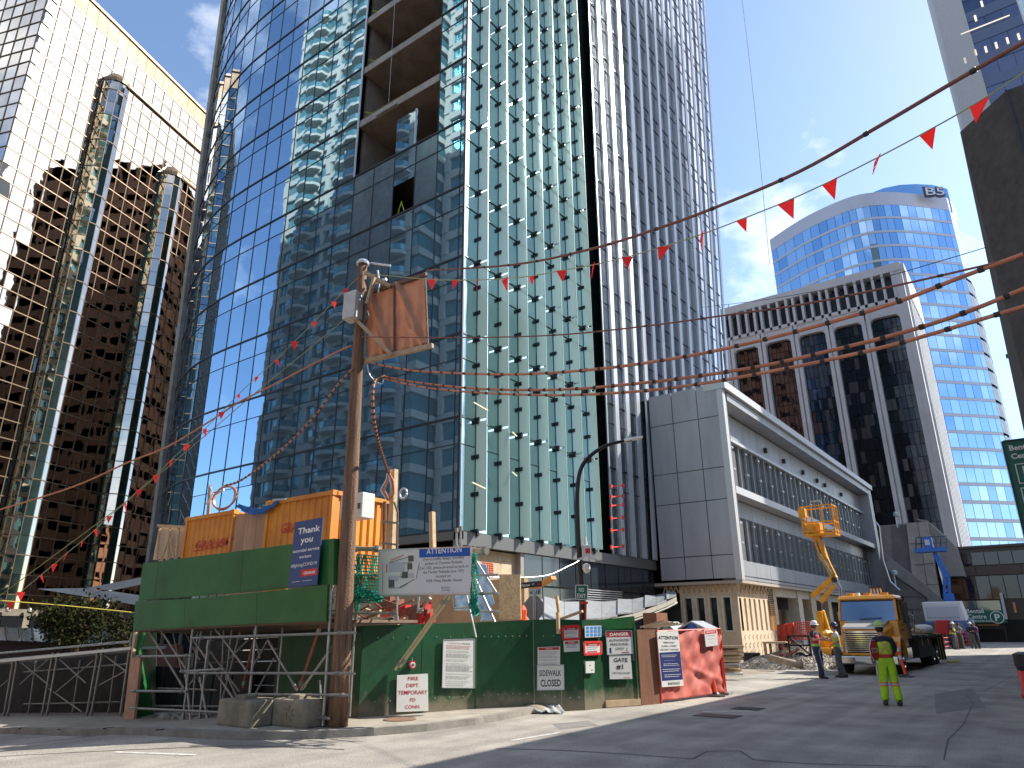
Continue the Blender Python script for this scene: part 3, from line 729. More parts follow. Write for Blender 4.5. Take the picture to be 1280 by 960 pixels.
for x0, x1 in ((onY(1199,760,DY).x,onY(1222,760,DY).x),(onY(1223,760,DY).x,onY(1252,760,DY).x)):
    Q.append(((x0,DY-1,zz[1]+.4),(x1,DY-1,zz[1]+.4),(x1,DY-1,zz[2]-.2),(x0,DY-1,zz[2]-.2), M('balustrade_glass', (.16,.2,.2), .1, .6)))
slabs(db, 'pane', Q, .08, 300, jit=.2)
MB().box(onY(1200,780,DY).x,onY(1253,780,DY).x,DY-.1,DY+.28,0,zz[1]-1.4).box(onY(1256,780,DY).x,2,DY-.1,DY+.28,0,zz[1]-.5).build('garage_opening', M('opening_black', (.012,.012,.012), .9), db)
MB().bar(onY(1251,741,DY-1.2),onY(1258,774,DY-1.2),.25,.3).build('white_strut', m_edge, db)
MB().bar(onY(1222,781.2,DY-.3),onY(1249,781,DY-.3),.25,.16).bar(onY(1267,753,DY-1),onY(1270,766,DY-1),.2,.25).build('timber_beam', M('timber_orange', (.55,.28,.12), .8), db)
m_pg = M('parking_green', (.01,.13,.085), .5); m_wt = M('sign_white', (.82,.82,.80), .5); m_bk = M('sign_black', (.02,.02,.022), .5)
g0, g1 = onY(1200,779,DY-1.3), onY(1256,764.5,DY-1.3)
ps_ = thing('parking_fascia_sign', (g0.x,g0.y,g0.z), 'long green Bentall Centre parking sign over the garage entrance', 'sign')
MB().box(g0.x,g1.x,DY-1.3,DY-1.1,g0.z,g1.z+.1).build('board', m_pg, ps_)
gx = lambda p: onY(p,770,DY-1.3).x
text(ps_, 'Bentall', (gx(1220),DY-1.32,g0.z+1.0), (1,0,0),(0,0,1), .42, m_wt, 'CENTER', 1, .02)
text(ps_, 'Centre', (gx(1221),DY-1.32,g0.z+.45), (1,0,0),(0,0,1), .42, m_wt, 'CENTER', 1, .02)
text(ps_, 'UNDERGROUND PARKING', (gx(1224),DY-1.32,g0.z+.12), (1,0,0),(0,0,1), .18, m_wt, 'CENTER', 1, .01)
MB().lathe([(.62,0),(.62,.03),(.01,.03)], 20, (gx(1246),DY-1.33,(g0.z+g1.z)/2), 'y').build('disc', m_wt, ps_)
MB().lathe([(.54,0),(.54,.03),(.01,.03)], 20, (gx(1246),DY-1.36,(g0.z+g1.z)/2), 'y').build('disc', m_pg, ps_)
text(ps_, 'P', (gx(1246),DY-1.38,(g0.z+g1.z)/2-.34), (1,0,0),(0,0,1), .68, m_wt, 'CENTER', 1, .03)
# vertical parking blade sign at the right edge
a = onY(1254,553,24.); b = onY(1266,659,24.)
bs = thing('parking_blade_sign', (a.x,24,b.z), 'tall green Bentall Centre PARK blade sign hanging over the right edge of the street', 'sign')
zb = b.z-.9
MB().box(a.x+.0,a.x+1.35,24,24.22,zb,a.z).build('board', m_pg, bs)
MB().box(a.x-.05,a.x,23.97,24.25,zb,a.z+.03).box(a.x,a.x+1.35,23.97,24.25,a.z,a.z+.05).box(a.x+1.3,a.x+1.8,24.05,24.15,a.z-.5,a.z-.4).box(a.x+1.3,a.x+1.8,24.05,24.15,zb+.4,zb+.5).build('frame', M('sign_frame_dark', (.01,.04,.03), .5), bs)
text(bs, 'Bentall', (a.x+.38,23.99,a.z-.26),(1,0,0),(0,0,1),.15,m_wt,'CENTER',1,.03)
text(bs, 'Centre', (a.x+.40,23.99,a.z-.5),(1,0,0),(0,0,1),.15,m_wt,'CENTER',1,.03)
for k, ch in enumerate('PARK'):
    z0 = a.z-1.15-.67*k
    MB().box(a.x+.14,a.x+1.1,23.985,24,z0-.06,z0+.5).build('letter_border', m_wt, bs)
    MB().box(a.x+.165,a.x+1.08,23.975,23.99,z0-.035,z0+.475).build('letter_field', m_pg, bs)
    text(bs, ch, (a.x+.42,23.965,z0+.03),(1,0,0),(0,0,1),.38,m_wt,'CENTER',1,.05)

# ================================================================ RIGHT SIDE
m_dw = M('dark_rough_render', (.075,.072,.07), .95, var=.3, vscale=6, bump=1.0, bscale=7)
rw = thing('dark_rendered_building', (2,14,0), 'near building with dark rough rendered wall at the right edge', 'building')
c1 = onZ(1258,113,10.); c2 = onZ(1200,165,10.)
MB().prism([(c2.x,c2.y),(c1.x,c1.y),(14,c1.y),(14,58),(c2.x,58)], 0, 10).build('wall', m_dw, rw)
MB().bar((c1.x+.5,c1.y-.02,3),(c1.x+.5,c1.y-.02,10),.03,.03).bar((c1.x-.01,c1.y-.01,3),(c1.x-.01,c1.y-.01,10),.03,.03).build('render_joint', m_bk, rw)
rt = thing('slate_blue_tower', (2.6,98,0), 'tall slate-blue glass tower with a pale concrete corner at the upper right', 'building')
x0 = onD(1165,0,98.1).x; m_sl = M('slate_glass', (.06,.09,.18), .12, .5, warp=.01); m_sl2 = M('slate_spandrel', (.10,.13,.21), .35, .3)
MB().box(x0,x0+3.2,98,128,0,130).build('corner_pier', M('cool_concrete', (.42,.43,.45), .8, var=.1), rt)
Q = []
for k in range(34):
    z = 4+3.7*k
    for i in range(7):
        xa = x0+3.25+1.9*i
        Q.append(((xa,98.3,z),(xa+1.85,98.3,z),(xa+1.85,98.3,z+2.1),(xa,98.3,z+2.1), m_sl))
    Q.append(((x0+3.2,98.22,z+2.1),(x0+16.5,98.22,z+2.1),(x0+16.5,98.22,z+3.7),(x0+3.2,98.22,z+3.7), m_sl2))
slabs(rt, 'pane', Q, .1, 300, jit=.1)
MB().box(x0+3.2,x0+16.4,98.4,128,0,130).build('core', m_body, rt)
mb = MB()
for px, py in ((1218,66),(1231,62),(1244,57),(1258,51),(1272,46),(1218,23),(1205,76),(1226,5)):
    p = onY(px, py, 98.0); mb.box(p.x,p.x+.25,98.0,98.1,p.z-.5,p.z+.5)
mb.bar(onY(1201,43,98.),onY(1262,19,98.),.12,.12)
stuff(mb.build('lit_fitting', M('lit_office_fitting', (.9,.8,.65), .5, emit=.5), rt))
p = onY(1268,0,60.); mp_ = onY(1280,38,60.)
fl = thing('roof_flagpole', (mp_.x,60,10), 'pale grey flagpole standing in front of the slate-blue tower', 'pole')
MB().tube([(mp_.x+.9,60,10),(p.x+.3,60,p.z+6)], .28, 8).build('pole', m_silver, fl)
p = onY(1261,446,70.); q = onY(1281,525,70.)
lm = thing('thin_mast', (q.x,70,6), 'thin dark lamp mast rising at the right edge against the sky', 'pole')
MB().tube([(q.x+1.6,70,6),q,p], [.12,.1,.07], 6).box(p.x-.2,p.x+.15,69.9,70.1,p.z-.1,p.z+.25).build('mast', m_mul, lm)

# ================================================================ MIRROR TOWER AT LEFT
m_mg = M('gold_mirror_glass', (.66,.62,.55), .015, 1, warp=.009, wscale=.5)
m_mg2 = M('gold_mirror_glass_b', (.56,.52,.46), .02, 1, warp=.012, wscale=.4)
m_cop = M('copper_mullion', (.24,.17,.115), .4, .5)
m_par = M('copper_parapet', (.50,.33,.19), .6, .1, var=.12, vscale=.4)
LT = onD(31,100,80.); lt = thing('mirror_glass_tower', (LT.x,LT.y,-4), 'mirror glass office tower with rounded bay corners and copper parapet', 'building')
ta = R(36.5-16); U = Vector((-math.sin(ta), math.cos(ta), 0)); N = Vector((U.y, -U.x, 0)); LO = Vector((LT.x, LT.y, 0)); Z_ = Vector((0,0,1))
def LP(s, z, o=0.): return LO+U*s+N*o+Z_*z
ZT_ = 71.2; PW, PH = 1.6, 1.84
S1, S2, SE = 10.2, 19.6, 44.
Q = []; fr = MB()
NR = 41
def zr(j): return ZT_-PH*j
def wall(s0, s1, o, j0):
    n = max(1, round((s1-s0)/PW))
    for i in range(n):
        a, b = s0+(s1-s0)*i/n, s0+(s1-s0)*(i+1)/n
        for j in range(j0, NR): Q.append((LP(a,zr(j+1),o),LP(b,zr(j+1),o),LP(b,zr(j),o),LP(a,zr(j),o), m_mg if random.random() < .7 else m_mg2))
        fr.bar(LP(a,zr(NR),o+.02), LP(a,zr(j0),o+.02), .10, .08)
    for j in range(j0, NR): fr.bar(LP(s0,zr(j),o+.03), LP(s1,zr(j),o+.03), .08, .10)
wall(0, S1-2.2, 0, 0); wall(S1-2.2, SE, 0, 0)
O1, O2 = 1.7, 3.2
wall(S1, S2-1.5, O1, 3); wall(S2-1.5, SE, O1, 3); wall(S2, SE, O2, 7)
def tube_corner(s, o0, o1, j0):       # half round bay corner
    r = (o1-o0); c = LP(s, 0, o1-r)
    for k in range(6):
        t0, t1 = math.pi*k/6, math.pi*(k+1)/6
        p = lambda t: c+U*(-r*.75*math.cos(math.pi-t)*-1 if False else -r*.8*math.cos(t))+N*(r*math.sin(t)+.12)
        for j in range(j0, NR):
            a, b = p(t0), p(t1); Q.append((a+Z_*zr(j+1), b+Z_*zr(j+1), b+Z_*zr(j), a+Z_*zr(j), m_mg2))
            if j % 2 == 0: fr.bar(a+Z_*zr(j), b+Z_*zr(j), .1, .1)
        fr.bar(p(t0)+Z_*zr(NR), p(t0)+Z_*zr(j0), .07, .07)
    # cap
    mb = MB(); pts = [p(math.pi*k/8)+N*.15 for k in range(9)]
    for a, b in zip(pts[:-1], pts[1:]):
        mb.quad(a+Z_*zr(j0), b+Z_*zr(j0), b*.55+c*.45+Z_*(zr(j0)+1.1), a*.55+c*.45+Z_*(zr(j0)+1.1))
        mb.quad(a+Z_*(zr(j0)-.5), b+Z_*(zr(j0)-.5), b+Z_*zr(j0), a+Z_*zr(j0))
    mb.build('corner_cap', m_cop, lt)
    MB().slab(LP(s,zr(j0)-.3,o1+.1),LP(SE,zr(j0)-.3,o1+.1),LP(SE,zr(j0)+.9,o1-.9),LP(s,zr(j0)+.9,o1-.9), .2).build('bay_ledge', m_par, lt)
tube_corner(S1, 0, O1+.2, 3); tube_corner(S2, O1-.3, O2+.1, 7)
V = -N
def LW(s, z, o=0.): return LO-N*s-U*o+Z_*z
for i in range(14):
    for j in range(0, NR): Q.append((LW((i+1)*PW,zr(j+1)),LW(i*PW,zr(j+1)),LW(i*PW,zr(j)),LW((i+1)*PW,zr(j)), m_mg if random.random() < .6 else m_mg2))
    fr.bar(LW(i*PW,zr(NR),.02), LW(i*PW,zr(0),.02), .08, .1)
for j in range(NR): fr.bar(LW(0,zr(j),.03), LW(14*PW,zr(j),.03), .1, .08)
slabs(lt, 'pane', Q, .06, 300, jit=.35, gap=.04)
fr.build('glazing_frame', m_cop, lt)
fr = MB(); n = 28
for i in range(n):
    a, b = i*SE/n, (i+1)*SE/n
    MB().slab(LP(a,ZT_,.05),LP(b-.06,ZT_,.05),LP(b-.06,ZT_+2.6,.05),LP(a,ZT_+2.6,.05), .2).build('parapet_panel', m_par, lt)
MB().slab(LW(23,ZT_,.05),LW(0,ZT_,.05),LW(0,ZT_+2.6,.05),LW(23,ZT_+2.6,.05), .2).build('parapet_panel', m_par, lt)
MB().bar(LP(0,ZT_+2.7,.1), LP(SE,ZT_+2.7,.1), .3, .3).bar(LP(3,ZT_+3.2,-1), LP(SE,ZT_+3.2,-1), .5, .3).build('coping', m_cop, lt)
q = [LP(.3,0,-.2), LP(SE,0,-.2), LP(SE,0,-22), LP(.3,0,-22)]
MB().prism([(p.x,p.y) for p in q][::-1], -4, ZT_+2.5).build('core', m_body, lt)
# low canopy and planter level at its foot
# ================================================================ BUILDINGS BEHIND THE CAMERA (seen only as reflections)
m_crm = M('cream_apartment_concrete', (.66,.62,.52), .8, var=.1); m_ag = M('apartment_green_glass', (.14,.32,.34), .15, .4)
ap = thing('apartment_tower', (-60,-12,-3), 'cream apartment tower with stacked curved balconies, seen mirrored in the curved glass', 'building')
mb = MB(); gm = MB(); bl = MB()
def apt(x0, x1, y0, h, ph):
    for k in range(int(h/2.9)):
        z = -3+2.9*k
        mb.box(x0,x1,y0-14,y0,z,z+.9); gm.box(x0+.3,x1-.3,y0-14,y0-.3,z+.9,z+2.9)
        n = int((x1-x0)/3.1)
        for i in range(n):
            xx = x0+3.1*i+(.7 if (i+ph) % 2 else 0)
            mb.box(xx,xx+.8,y0-.3,y0+.12,z+.9,z+2.9)
            gm.box(xx+1.9,xx+1.97,y0-.3,y0-.2,z+.9,z+2.9)
            if (i+ph) % 3 == 1:       # rounded balcony
                pts = [(xx+1.9+2.0*math.cos(t), y0+1.5*math.sin(t)) for t in [math.pi*q/6 for q in range(7)]]
                mb.prism(pts[::-1], z+.5, z+.95); bl.prism([(a, b) for a, b in pts], z+1.0, z+1.75)
apt(-84,-68,-4,104,0); apt(-67.5,-52,-1.5,116,1); apt(-51.5,-41,-5,96,2)
mb.build('wall', m_crm, ap); gm.build('glazing', m_ag, ap); bl.build('balcony', m_ag, ap)
m_bk2 = M('brown_brick', (.36,.18,.11), .9, var=.25, vscale=1)
def block(name, label, x0, x1, y0, y1, h, mw, mg, fl=3.4, rib=3.):
    t = thing(name, ((x0+x1)/2, y0, 0), label, 'building'); w = MB(); g = MB().box(x0+.3,x1-.3,y0+.3,y1-.3,-3,h-1)
    k = 0
    while k*fl < h: w.box(x0,x1,y0,y1,k*fl-3,k*fl-3+fl*.42); k += 1
    w.box(x0,x1,y0,y1,h-3,h); n = int((x1-x0)/rib)
    for i in range(n+1): xx = x0+(x1-x0-.7)*i/n; w.box(xx,xx+.7,y0-.1,y1+.1,-3,h)
    n = int((y1-y0)/rib)
    for i in range(n+1): yy = y0+(y1-y0-.7)*i/n; w.box(x0-.1,x1+.1,yy,yy+.7,-3,h)
    w.build('wall', mw, t); g.build('glazing', mg, t)
block('brick_tower', 'brown brick office tower behind the glass tower, seen mirrored in the gold glass', -62,-41,79,96,90, m_bk2, M('brown_glass', (.14,.08,.055), .4, .2))
block('green_glass_tower', 'green glass tower with dark crown, seen mirrored in the gold glass', -73,-65,90,97,86, M('jade_frame', (.25,.36,.30), .5), M('jade_glass', (.06,.2,.17), .1, .5), 3.6, 2.2)
block('stone_office_block', 'pale stone office block on the far side of the street', 26,52,14,60,34, M('warm_stone', (.42,.38,.32), .85), m_dk)
block('glass_office_block', 'blue grey glass office block on the far side of the street', 30,60,-45,6,60, M('blue_grey_frame', (.3,.36,.4), .6), M('blue_grey_glass', (.08,.14,.18), .1, .6))
block('brick_walkup', 'mid-rise brick block across the left street', -34,-16,-32,-9,22, m_bk2, m_dk)
# ================================================================ STREET CORNER: POLE, CABLES, FLAGS
m_pole = M('weathered_pole_wood', (.22,.125,.075), .85, var=.5, vscale=20, streak=.05, bump=1., bscale=30, col2=(.07,.04,.028))
m_or = M('orange_cable_sleeve', (.52,.20,.11), .6, var=.25, vscale=4)
m_wire = M('dark_wire', (.06,.045,.04), .6)
m_band = M('black_tie', (.015,.013,.013), .5)
m_tbr = M('bracket_timber', (.45,.34,.22), .8, var=.3, vscale=6)
PB = onZ(422,908,.12); PT = onY(456,329,8.72); PT.x = onY(456,329,PB.y-.02).x
pole = thing('utility_pole', PB, 'leaning weathered wooden utility pole on the pavement corner', 'pole')
n = 9; pp = [PB.lerp(PT, i/n) for i in range(n+1)]
MB().tube(pp, [.175-.08*i/n for i in range(n+1)], 14).build('shaft', m_pole, pole, smooth=True)
MB().lathe([(.13,0),(.14,.05),(.1,.1)], 12, PT+Vector((0,0,-.02))).build('cap', m_silver, pole)
D_ = ray(-1523,850); D_ = Vector((D_.x, D_.y, 0)).normalized(); NP = Vector((D_.y, -D_.x, 0))
if NP.dot(CAM-PB) < 0: NP = -NP
PP0 = Vector((PT.x, PT.y, 0))-NP*.16
def pp_(x, y, o=0.): return onP(x, y, PP0+NP*o, NP)
MB().bar(pp_(457,341,.3), pp_(487,358,.12), .09, .07).bar(pp_(468,347,.3), pp_(459,380,.3), .08, .06).build('brace', m_tbr, pole)
MB().bar(pp_(440,395,.35), pp_(490,444,.12), .1, .07).build('brace', m_tbr, pole)
MB().bar(pp_(465,355,.1), pp_(483,349,.1), .05, .05).tube([pp_(464,329,.1),pp_(478,331,.1),pp_(488,332,.1)], .025, 5).tube([pp_(472,338,.1),pp_(474,352,.1),pp_(473,366,.1)], .02, 5).build('insulator_hook', m_silver, pole)
MB().tube([pp_(457,350,.3),pp_(461,362,.3),pp_(455,372,.3),pp_(460,395,.3),pp_(452,412,.3)], .03, 5).build('conduit', m_wire, pole)
tb = thing('pole_equipment_box', pp_(434,398,.3), 'pale grey metal equipment box strapped high on the utility pole', 'box')
a, b = pp_(433,400,.45), pp_(446,396,.45)
X = (b-a).normalized(); hgt = .42
MB().obox((pp_(433,368,.45)+pp_(446,397,.45))/2-NP*.05, X, NP, Vector((0,0,1)), (b-a).length/2+.02, .14, .29).build('case', M('box_grey', (.5,.52,.52), .45, .2, var=.15, vscale=5), tb, bevel=.01)
MB().tube([pp_(434,367,.4),pp_(442,363,.4),pp_(452,371,.3)], .015, 4).tube([pp_(433,368,.46),pp_(440,385,.46)], .012, 4).build('strap', m_wire, tb)
# cloth screen
sc_ = thing('cloth_screen', pp_(462,449), 'tan cloth screen stretched between timber rails beside the utility pole', 'screen')
def cloth(cs, name, mat, parent, nx=22, ny=22, amp=.035, seed=0, f=None):
    TLc, TRc, BRc, BLc = cs; n = (TRc-TLc).cross(BLc-TLc).normalized()
    if n.dot(CAM-TLc) < 0: n = -n
    mb = MB()
    for j in range(ny+1):
        for i in range(nx+1):
            u, v = i/nx, j/ny; p = (TLc.lerp(TRc, u)).lerp(BLc.lerp(BRc, u), v)
            h = f(u, v) if f else math.sin(u*9+v*6+seed)*.5+math.sin(u*21-v*4+seed*2)*.25+math.sin(v*13+u*5)*.2
            mb.v.append(tuple(p+n*h*amp))
    for j in range(ny):
        for i in range(nx):
            q = j*(nx+1)+i; mb.f.append((q, q+nx+1, q+nx+2, q+1)); mb.m.append(0)
    o = mb.build(name, mat, parent, smooth=True); s = o.modifiers.new('thick', 'SOLIDIFY'); s.thickness = .006
    return o
m_cloth = M('tan_cloth', (.58,.33,.22), .85, var=.18, vscale=3, transl=.35)
def fold(u, v): return 1.4*math.exp(-((u-.15-.75*v)/.07)**2)+.8*math.exp(-((u-.1-.55*v)/.05)**2)+.3*math.sin(u*17+v*3)*(.3+v)+.2*math.sin(v*19+u*7)
cloth([pp_(460,367),pp_(492,357),pp_(492,441),pp_(458,449)], 'cloth_panel', m_cloth, sc_, amp=.07, f=fold)
cloth([pp_(493.5,357),pp_(530,346),pp_(534,430),pp_(493.5,441)], 'cloth_panel', m_cloth, sc_, amp=.07, f=fold)
m_dkt = M('dark_timber', (.16,.10,.07), .8, var=.3, vscale=8)
MB().bar(pp_(458,367,.03), pp_(533,343,.03), .07, .08).build('top_rail', m_dkt, sc_)
MB().bar(pp_(455,452,.03), pp_(541,432,.03), .08, .09).build('bottom_rail', m_tbr, sc_)
MB().bar(pp_(492.7,357,.05), pp_(492.7,442,.05), .04, .03).bar(pp_(531.5,346,.05), pp_(535,431,.05), .03, .03).build('batten', m_dkt, sc_)
def vplane(A, B):
    d = B-A; d.z = 0; return A, Vector((d.y, -d.x, 0)).normalized()
def catm(P, k=6):
    out = []
    for i in range(len(P)-1):
        p0, p1, p2, p3 = P[max(0,i-1)], P[i], P[i+1], P[min(len(P)-1,i+2)]
        for j in range(k):
            t = j/k; out.append(.5*((2*p1)+(p2-p0)*t+(2*p0-5*p1+4*p2-p3)*t*t+(3*p1-p0-3*p2+p3)*t**3))
    return out+[P[-1]]
def runon(P, px):         # carry a span on past the edge of the view towards its next support
    if 0 <= px[-1][0] <= 1280: return P
    d = (P[-1]-P[-2]).normalized(); h = Vector((d.x, d.y, 0)).length
    return P+[P[-1]+d*k+Vector((0,0,.012*k*k*h)) for k in (1.,2.5,5.,9.,14.)]
def cable(label, px, dA, dB, r, mat, bands=0, name='overhead_cable', bandr=1.35, group=None):
    A, B = onD(*px[0], dA), onD(*px[-1], dB); A0, nn = vplane(A, B)
    P = [A]+[onP(x, y, A0, nn) for x, y in px[1:-1]]+[B]; P = runon(catm(P, 6), px)
    t = thing(name, P[0], label, 'cable', group)
    r *= .78; MB().tube(P, r, 6).build('strand', mat, t, smooth=True)
    if bands:
        mb = MB(); L_ = 0; nxt = bands
        for a, b in zip(P[:-1], P[1:]):
            s = (b-a).length
            while nxt <= L_+s:
                q = a.lerp(b, (nxt-L_)/s); d = (b-a).normalized()*.022; mb.tube([q-d, q+d], r*bandr, 6); nxt += bands
            L_ += s
        stuff(mb.build('cable_tie', m_band, t))
    return P
DP = math.hypot(PB.x, PB.y)
cable('highest overhead cable, sweeping up to the top right of the view', [(533,338),(640,331),(740,311),(830,283),(900,257),(1000,214),(1100,157),(1200,98),(1290,47)], DP-.2, 5.6, .022, M('rusty_wire', (.20,.07,.05), .6), .9)
cable('thin dark cable running level past the cloth screen to the right', [(452,421),(540,422),(640,421),(720,417),(820,406),(900,395),(1000,381),(1120,357),(1290,318)], DP-.2, 6.5, .013, M('rusty_wire', (.20,.07,.05)), .8)
cable('upper thick orange-sleeved cable to the right of the pole', [(462,453),(500,461),(540,465),(640,468),(750,461),(860,445),(940,428),(1030,405),(1120,378),(1200,347),(1290,314)], DP-.2, 6.5, .024, m_or, .33)
cable('middle of the three thick orange-sleeved cables right of the pole', [(478,470),(520,478),(600,486),(700,487),(800,479),(880,469),(960,456),(1040,438),(1120,418),(1200,393),(1290,357)], DP-.2, 6.5, .024, m_or, .33)
cable('lowest thick orange-sleeved cable right of the pole', [(478,473),(530,484),(600,491),(700,494),(800,489),(880,479),(960,465),(1040,449),(1120,430),(1200,407),(1290,380)], DP-.3, 6.3, .022, m_or, .36)
cable('hair-thin wire crossing high on the right of the view', [(878,384),(960,374),(1080,352),(1180,325),(1290,291)], 26, 14, .012, m_wire)
cable('faint crane wire dropping from the sky beside the glass tower', [(925,-20),(935,60),(948,180),(962,330)], 60, 59.5, .03, M('pale_wire', (.45,.47,.5), .6))
cable('long sagging orange cable from the pole to the left edge', [(440,432),(425,438),(380,461),(340,482),(300,502),(260,528),(210,558),(160,578),(90,609),(-10,640)], DP-.2, 19, .022, m_or)
cable('thin wire descending from the pole to the left past the flags', [(447,385),(400,425),(330,482),(250,550),(160,625),(60,700),(-10,752)], DP-.2, 18, .010, M('olive_wire', (.30,.30,.10), .6))
cable('orange wrapped cable sagging from the pole down to the coil', [(441,461),(420,484),(395,518),(365,550),(330,580),(300,601),(281,607)], DP-.1, 16.8, .026, m_or, .14)
cable('orange wrapped cable hanging in a loop down to the timber post', [(480,470),(468,478),(466,510),(471,545),(480,575),(486,592)], DP-.2, 14.6, .036, m_or, .12)
cable('thin pale guy wire running down from the pole bracket', [(459,455),(463,470),(476,480),(480,472)], DP-.3, DP-.2, .012, m_silver)
cable('yellow rope stretched across the left edge above the canopy', [(-10,750),(80,757),(170,766)], 17, 17, .014, M('yellow_rope', (.6,.5,.08), .6))
cable('pale hose slung between the lamp post and the canopy', [(560,716),(620,722),(680,720),(710,708),(724,701)], 17, 21, .025, m_silver)
# flag strings
m_flag = M('fluorescent_red_flag', (.85,.04,.03), .5, transl=.35)
def flags(label, px, dA, dB, w, fl):
    A, B = onD(*px[0], dA), onD(*px[-1], dB); A0, nn = vplane(A, B)
    P = runon(catm([onP(x, y, A0, nn) for x, y in px], 5), px)
    t = thing('flag_string', P[0], label, 'bunting')
    MB().tube(P, .008, 4).build('cord', M('pale_green_cord', (.35,.40,.22), .7), t)
    for i, (x, y) in enumerate(fl):
        p = onP(x, y, A0, nn); d = nn.cross(Vector((0,0,1))); d = d if d.dot(RGT) > 0 else -d
        k = w*random.uniform(.75, 1.2); tw_ = random.uniform(-.9, .9); dd = (d*math.cos(tw_)+nn*math.sin(tw_)); sw = d*random.uniform(-.03,.03)*2+nn*random.uniform(-.05,.05)
        slope = (onP(x+4, y, A0, nn)-p)
        a, b, c = p-dd*k/2, p+dd*k/2, p-Vector((0,0,1))*k*1.25+sw
        n_ = (b-a).cross(c-a).normalized()*.003
        mb = MB(); mb.v = [tuple(q) for q in (a-n_,b-n_,c-n_,a+n_,b+n_,c+n_)]; mb.f = [(0,2,1),(3,4,5),(0,1,4,3),(1,2,5,4),(2,0,3,5)]; mb.m = [0]*5
        mb.build('flag', m_flag, t)
flags('string of red triangular flags running up to the right from the pole', [(456,342),(533,349),(570,350),(598,350),(631,348),(665,345),(702,338),(742,331),(784,321),(830,308),(877,293),(927,274),(982,252),(1037,227),(1097,197),(1159,164),(1224,127),(1290,84)], DP, 6.0, .15,
      [(540,349),(570,350),(598,350),(631,348),(665,345),(702,338),(742,331),(784,321),(830,308),(877,293),(927,274),(982,252),(1037,227),(1097,197),(1159,164),(1224,127)])
LFL = [(447,347),(433,361),(417,377),(393,402),(368,427),(345,450),(321,471),(298,493),(277,515),(256,536),(234,556),(214,575),(195,594),(174,612),(156,629),(137,645),(119,662),(103,676),(84,691),(68,705),(51,719),(26,740),(14,751)]
flags('long string of red triangular flags falling to the left from the pole', [(452,342)]+LFL+[(-10,772)], DP, 17.5, .125, LFL)

# ================================================================ HOARDING AND ITS SIGNS
m_grn = M('dark_green_paint', (.010,.072,.026), .42, var=.4, vscale=1.6, bump=.2, bscale=12, scuff=.35, scol=(.06,.13,.075), dirt=.75)
m_grn2 = M('green_paint_bright', (.014,.12,.028), .42, var=.3, vscale=1.2, bump=.2, bscale=12, scuff=.3, scol=(.07,.20,.09))
m_ply = M('plywood_edge', (.58,.42,.26), .85, var=.3, vscale=4)
F = [onZ(447,896,.12), onZ(595,885,.12), onZ(668,883,.10), onZ(703,889,0), onZ(731,888,0), onZ(757,885,0), onZ(801,882,0)]
HT = [782,778,774.5,774,775,775,773]
for i in range(3): F[i].z = .10
hd = thing('green_hoarding', F[0], 'long dark green plywood hoarding around the site corner', 'fence')
def wallseg(a, b, za, zb, name, mat, parent, t=.03, n=1, step=0.):
    for k in range(n):
        p, q = a.lerp(b, k/n), a.lerp(b, (k+1)/n); ta, tb_ = za+(zb-za)*k/n, za+(zb-za)*(k+1)/n
        e = (q-p).normalized()*.006
        o_ = Vector(((q-p).y, -(q-p).x, 0)).normalized(); o_ = o_ if o_.dot(CAM-p) > 0 else -o_
        o_ = o_*(step*(k % 2))
        MB().slab(Vector((p.x,p.y,p.z))+e+o_, Vector((q.x,q.y,q.z))-e+o_, Vector((q.x,q.y,tb_))-e+o_, Vector((p.x,p.y,ta))+e+o_, t).build(name, mat, parent)
hh = [hz(F[i].x, F[i].y, HT[i]) for i in range(7)]
# the hoarding also runs on behind the scaffold to the left
FL_ = Vector((-13.6, 9.9, .02)); FL2 = Vector((-17.1, 9.95, -.3))
wallseg(FL_, F[0], 1.55, hh[0], 'hoarding_panel', m_grn, hd, n=2)
wallseg(F[0], F[1], hh[0], hh[1], 'hoarding_panel', m_grn, hd, n=2, step=.004)
wallseg(F[1], F[2], hh[1], hh[2], 'hoarding_panel', m_grn, hd)
wallseg(F[2], F[3], hh[2], hh[3], 'hoarding_panel', m_grn, hd)
wallseg(F[3], F[4], hh[3], hh[4], 'hoarding_panel', m_grn, hd)
wallseg(F[4], F[5], hh[4], hh[5], 'hoarding_panel', m_grn, hd)
for i in range(4):            # screw heads and cover strips
    for k in range(1, 8):
        p = F[i].lerp(F[i+1], k/8 if i == 0 else (k/8)); n_ = Vector(((F[i+1]-F[i]).y, -(F[i+1]-F[i]).x, 0)).normalized(); n_ = n_ if n_.dot(CAM-p) > 0 else -n_
        if i > 1 and k % 3: continue
        MB().bar(Vector((p.x,p.y,p.z+.25))+n_*.006, Vector((p.x,p.y,p.z+.27))+n_*.006, .02, .012).bar(Vector((p.x,p.y,1.5))+n_*.006, Vector((p.x,p.y,1.52))+n_*.006, .02, .012).build('screw_head', m_silver, hd)
MB().bar(F[1]+Vector((.0,-.03,0)), Vector((F[1].x,F[1].y-.03,hh[1]-.25)), .03, .02).build('joint_strip', m_grn2, hd)
MB().bar(Vector((F[3].x-.02,F[3].y-.05,1.55)), Vector((F[3].x-.02,F[3].y-.05,2.0)), .07, .05).build('stud', m_ply, hd)
gt = thing('site_gate', F[5], 'dark green site gate with a bright green lintel', 'gate')
wallseg(F[5]+Vector((0,0,.12)), F[6]+Vector((0,0,.12)), hh[5]-.15, hh[6]-.18, 'gate_leaf', m_grn, gt)
MB().slab(Vector((F[5].x-.03,F[5].y-.05,hh[5]-.2)),Vector((F[6].x,F[6].y-.05,hh[6]-.22)),Vector((F[6].x,F[6].y-.05,hh[6]+.05)),Vector((F[5].x-.03,F[5].y-.05,hh[5]+.0)),.08).build('lintel', m_grn2, gt)
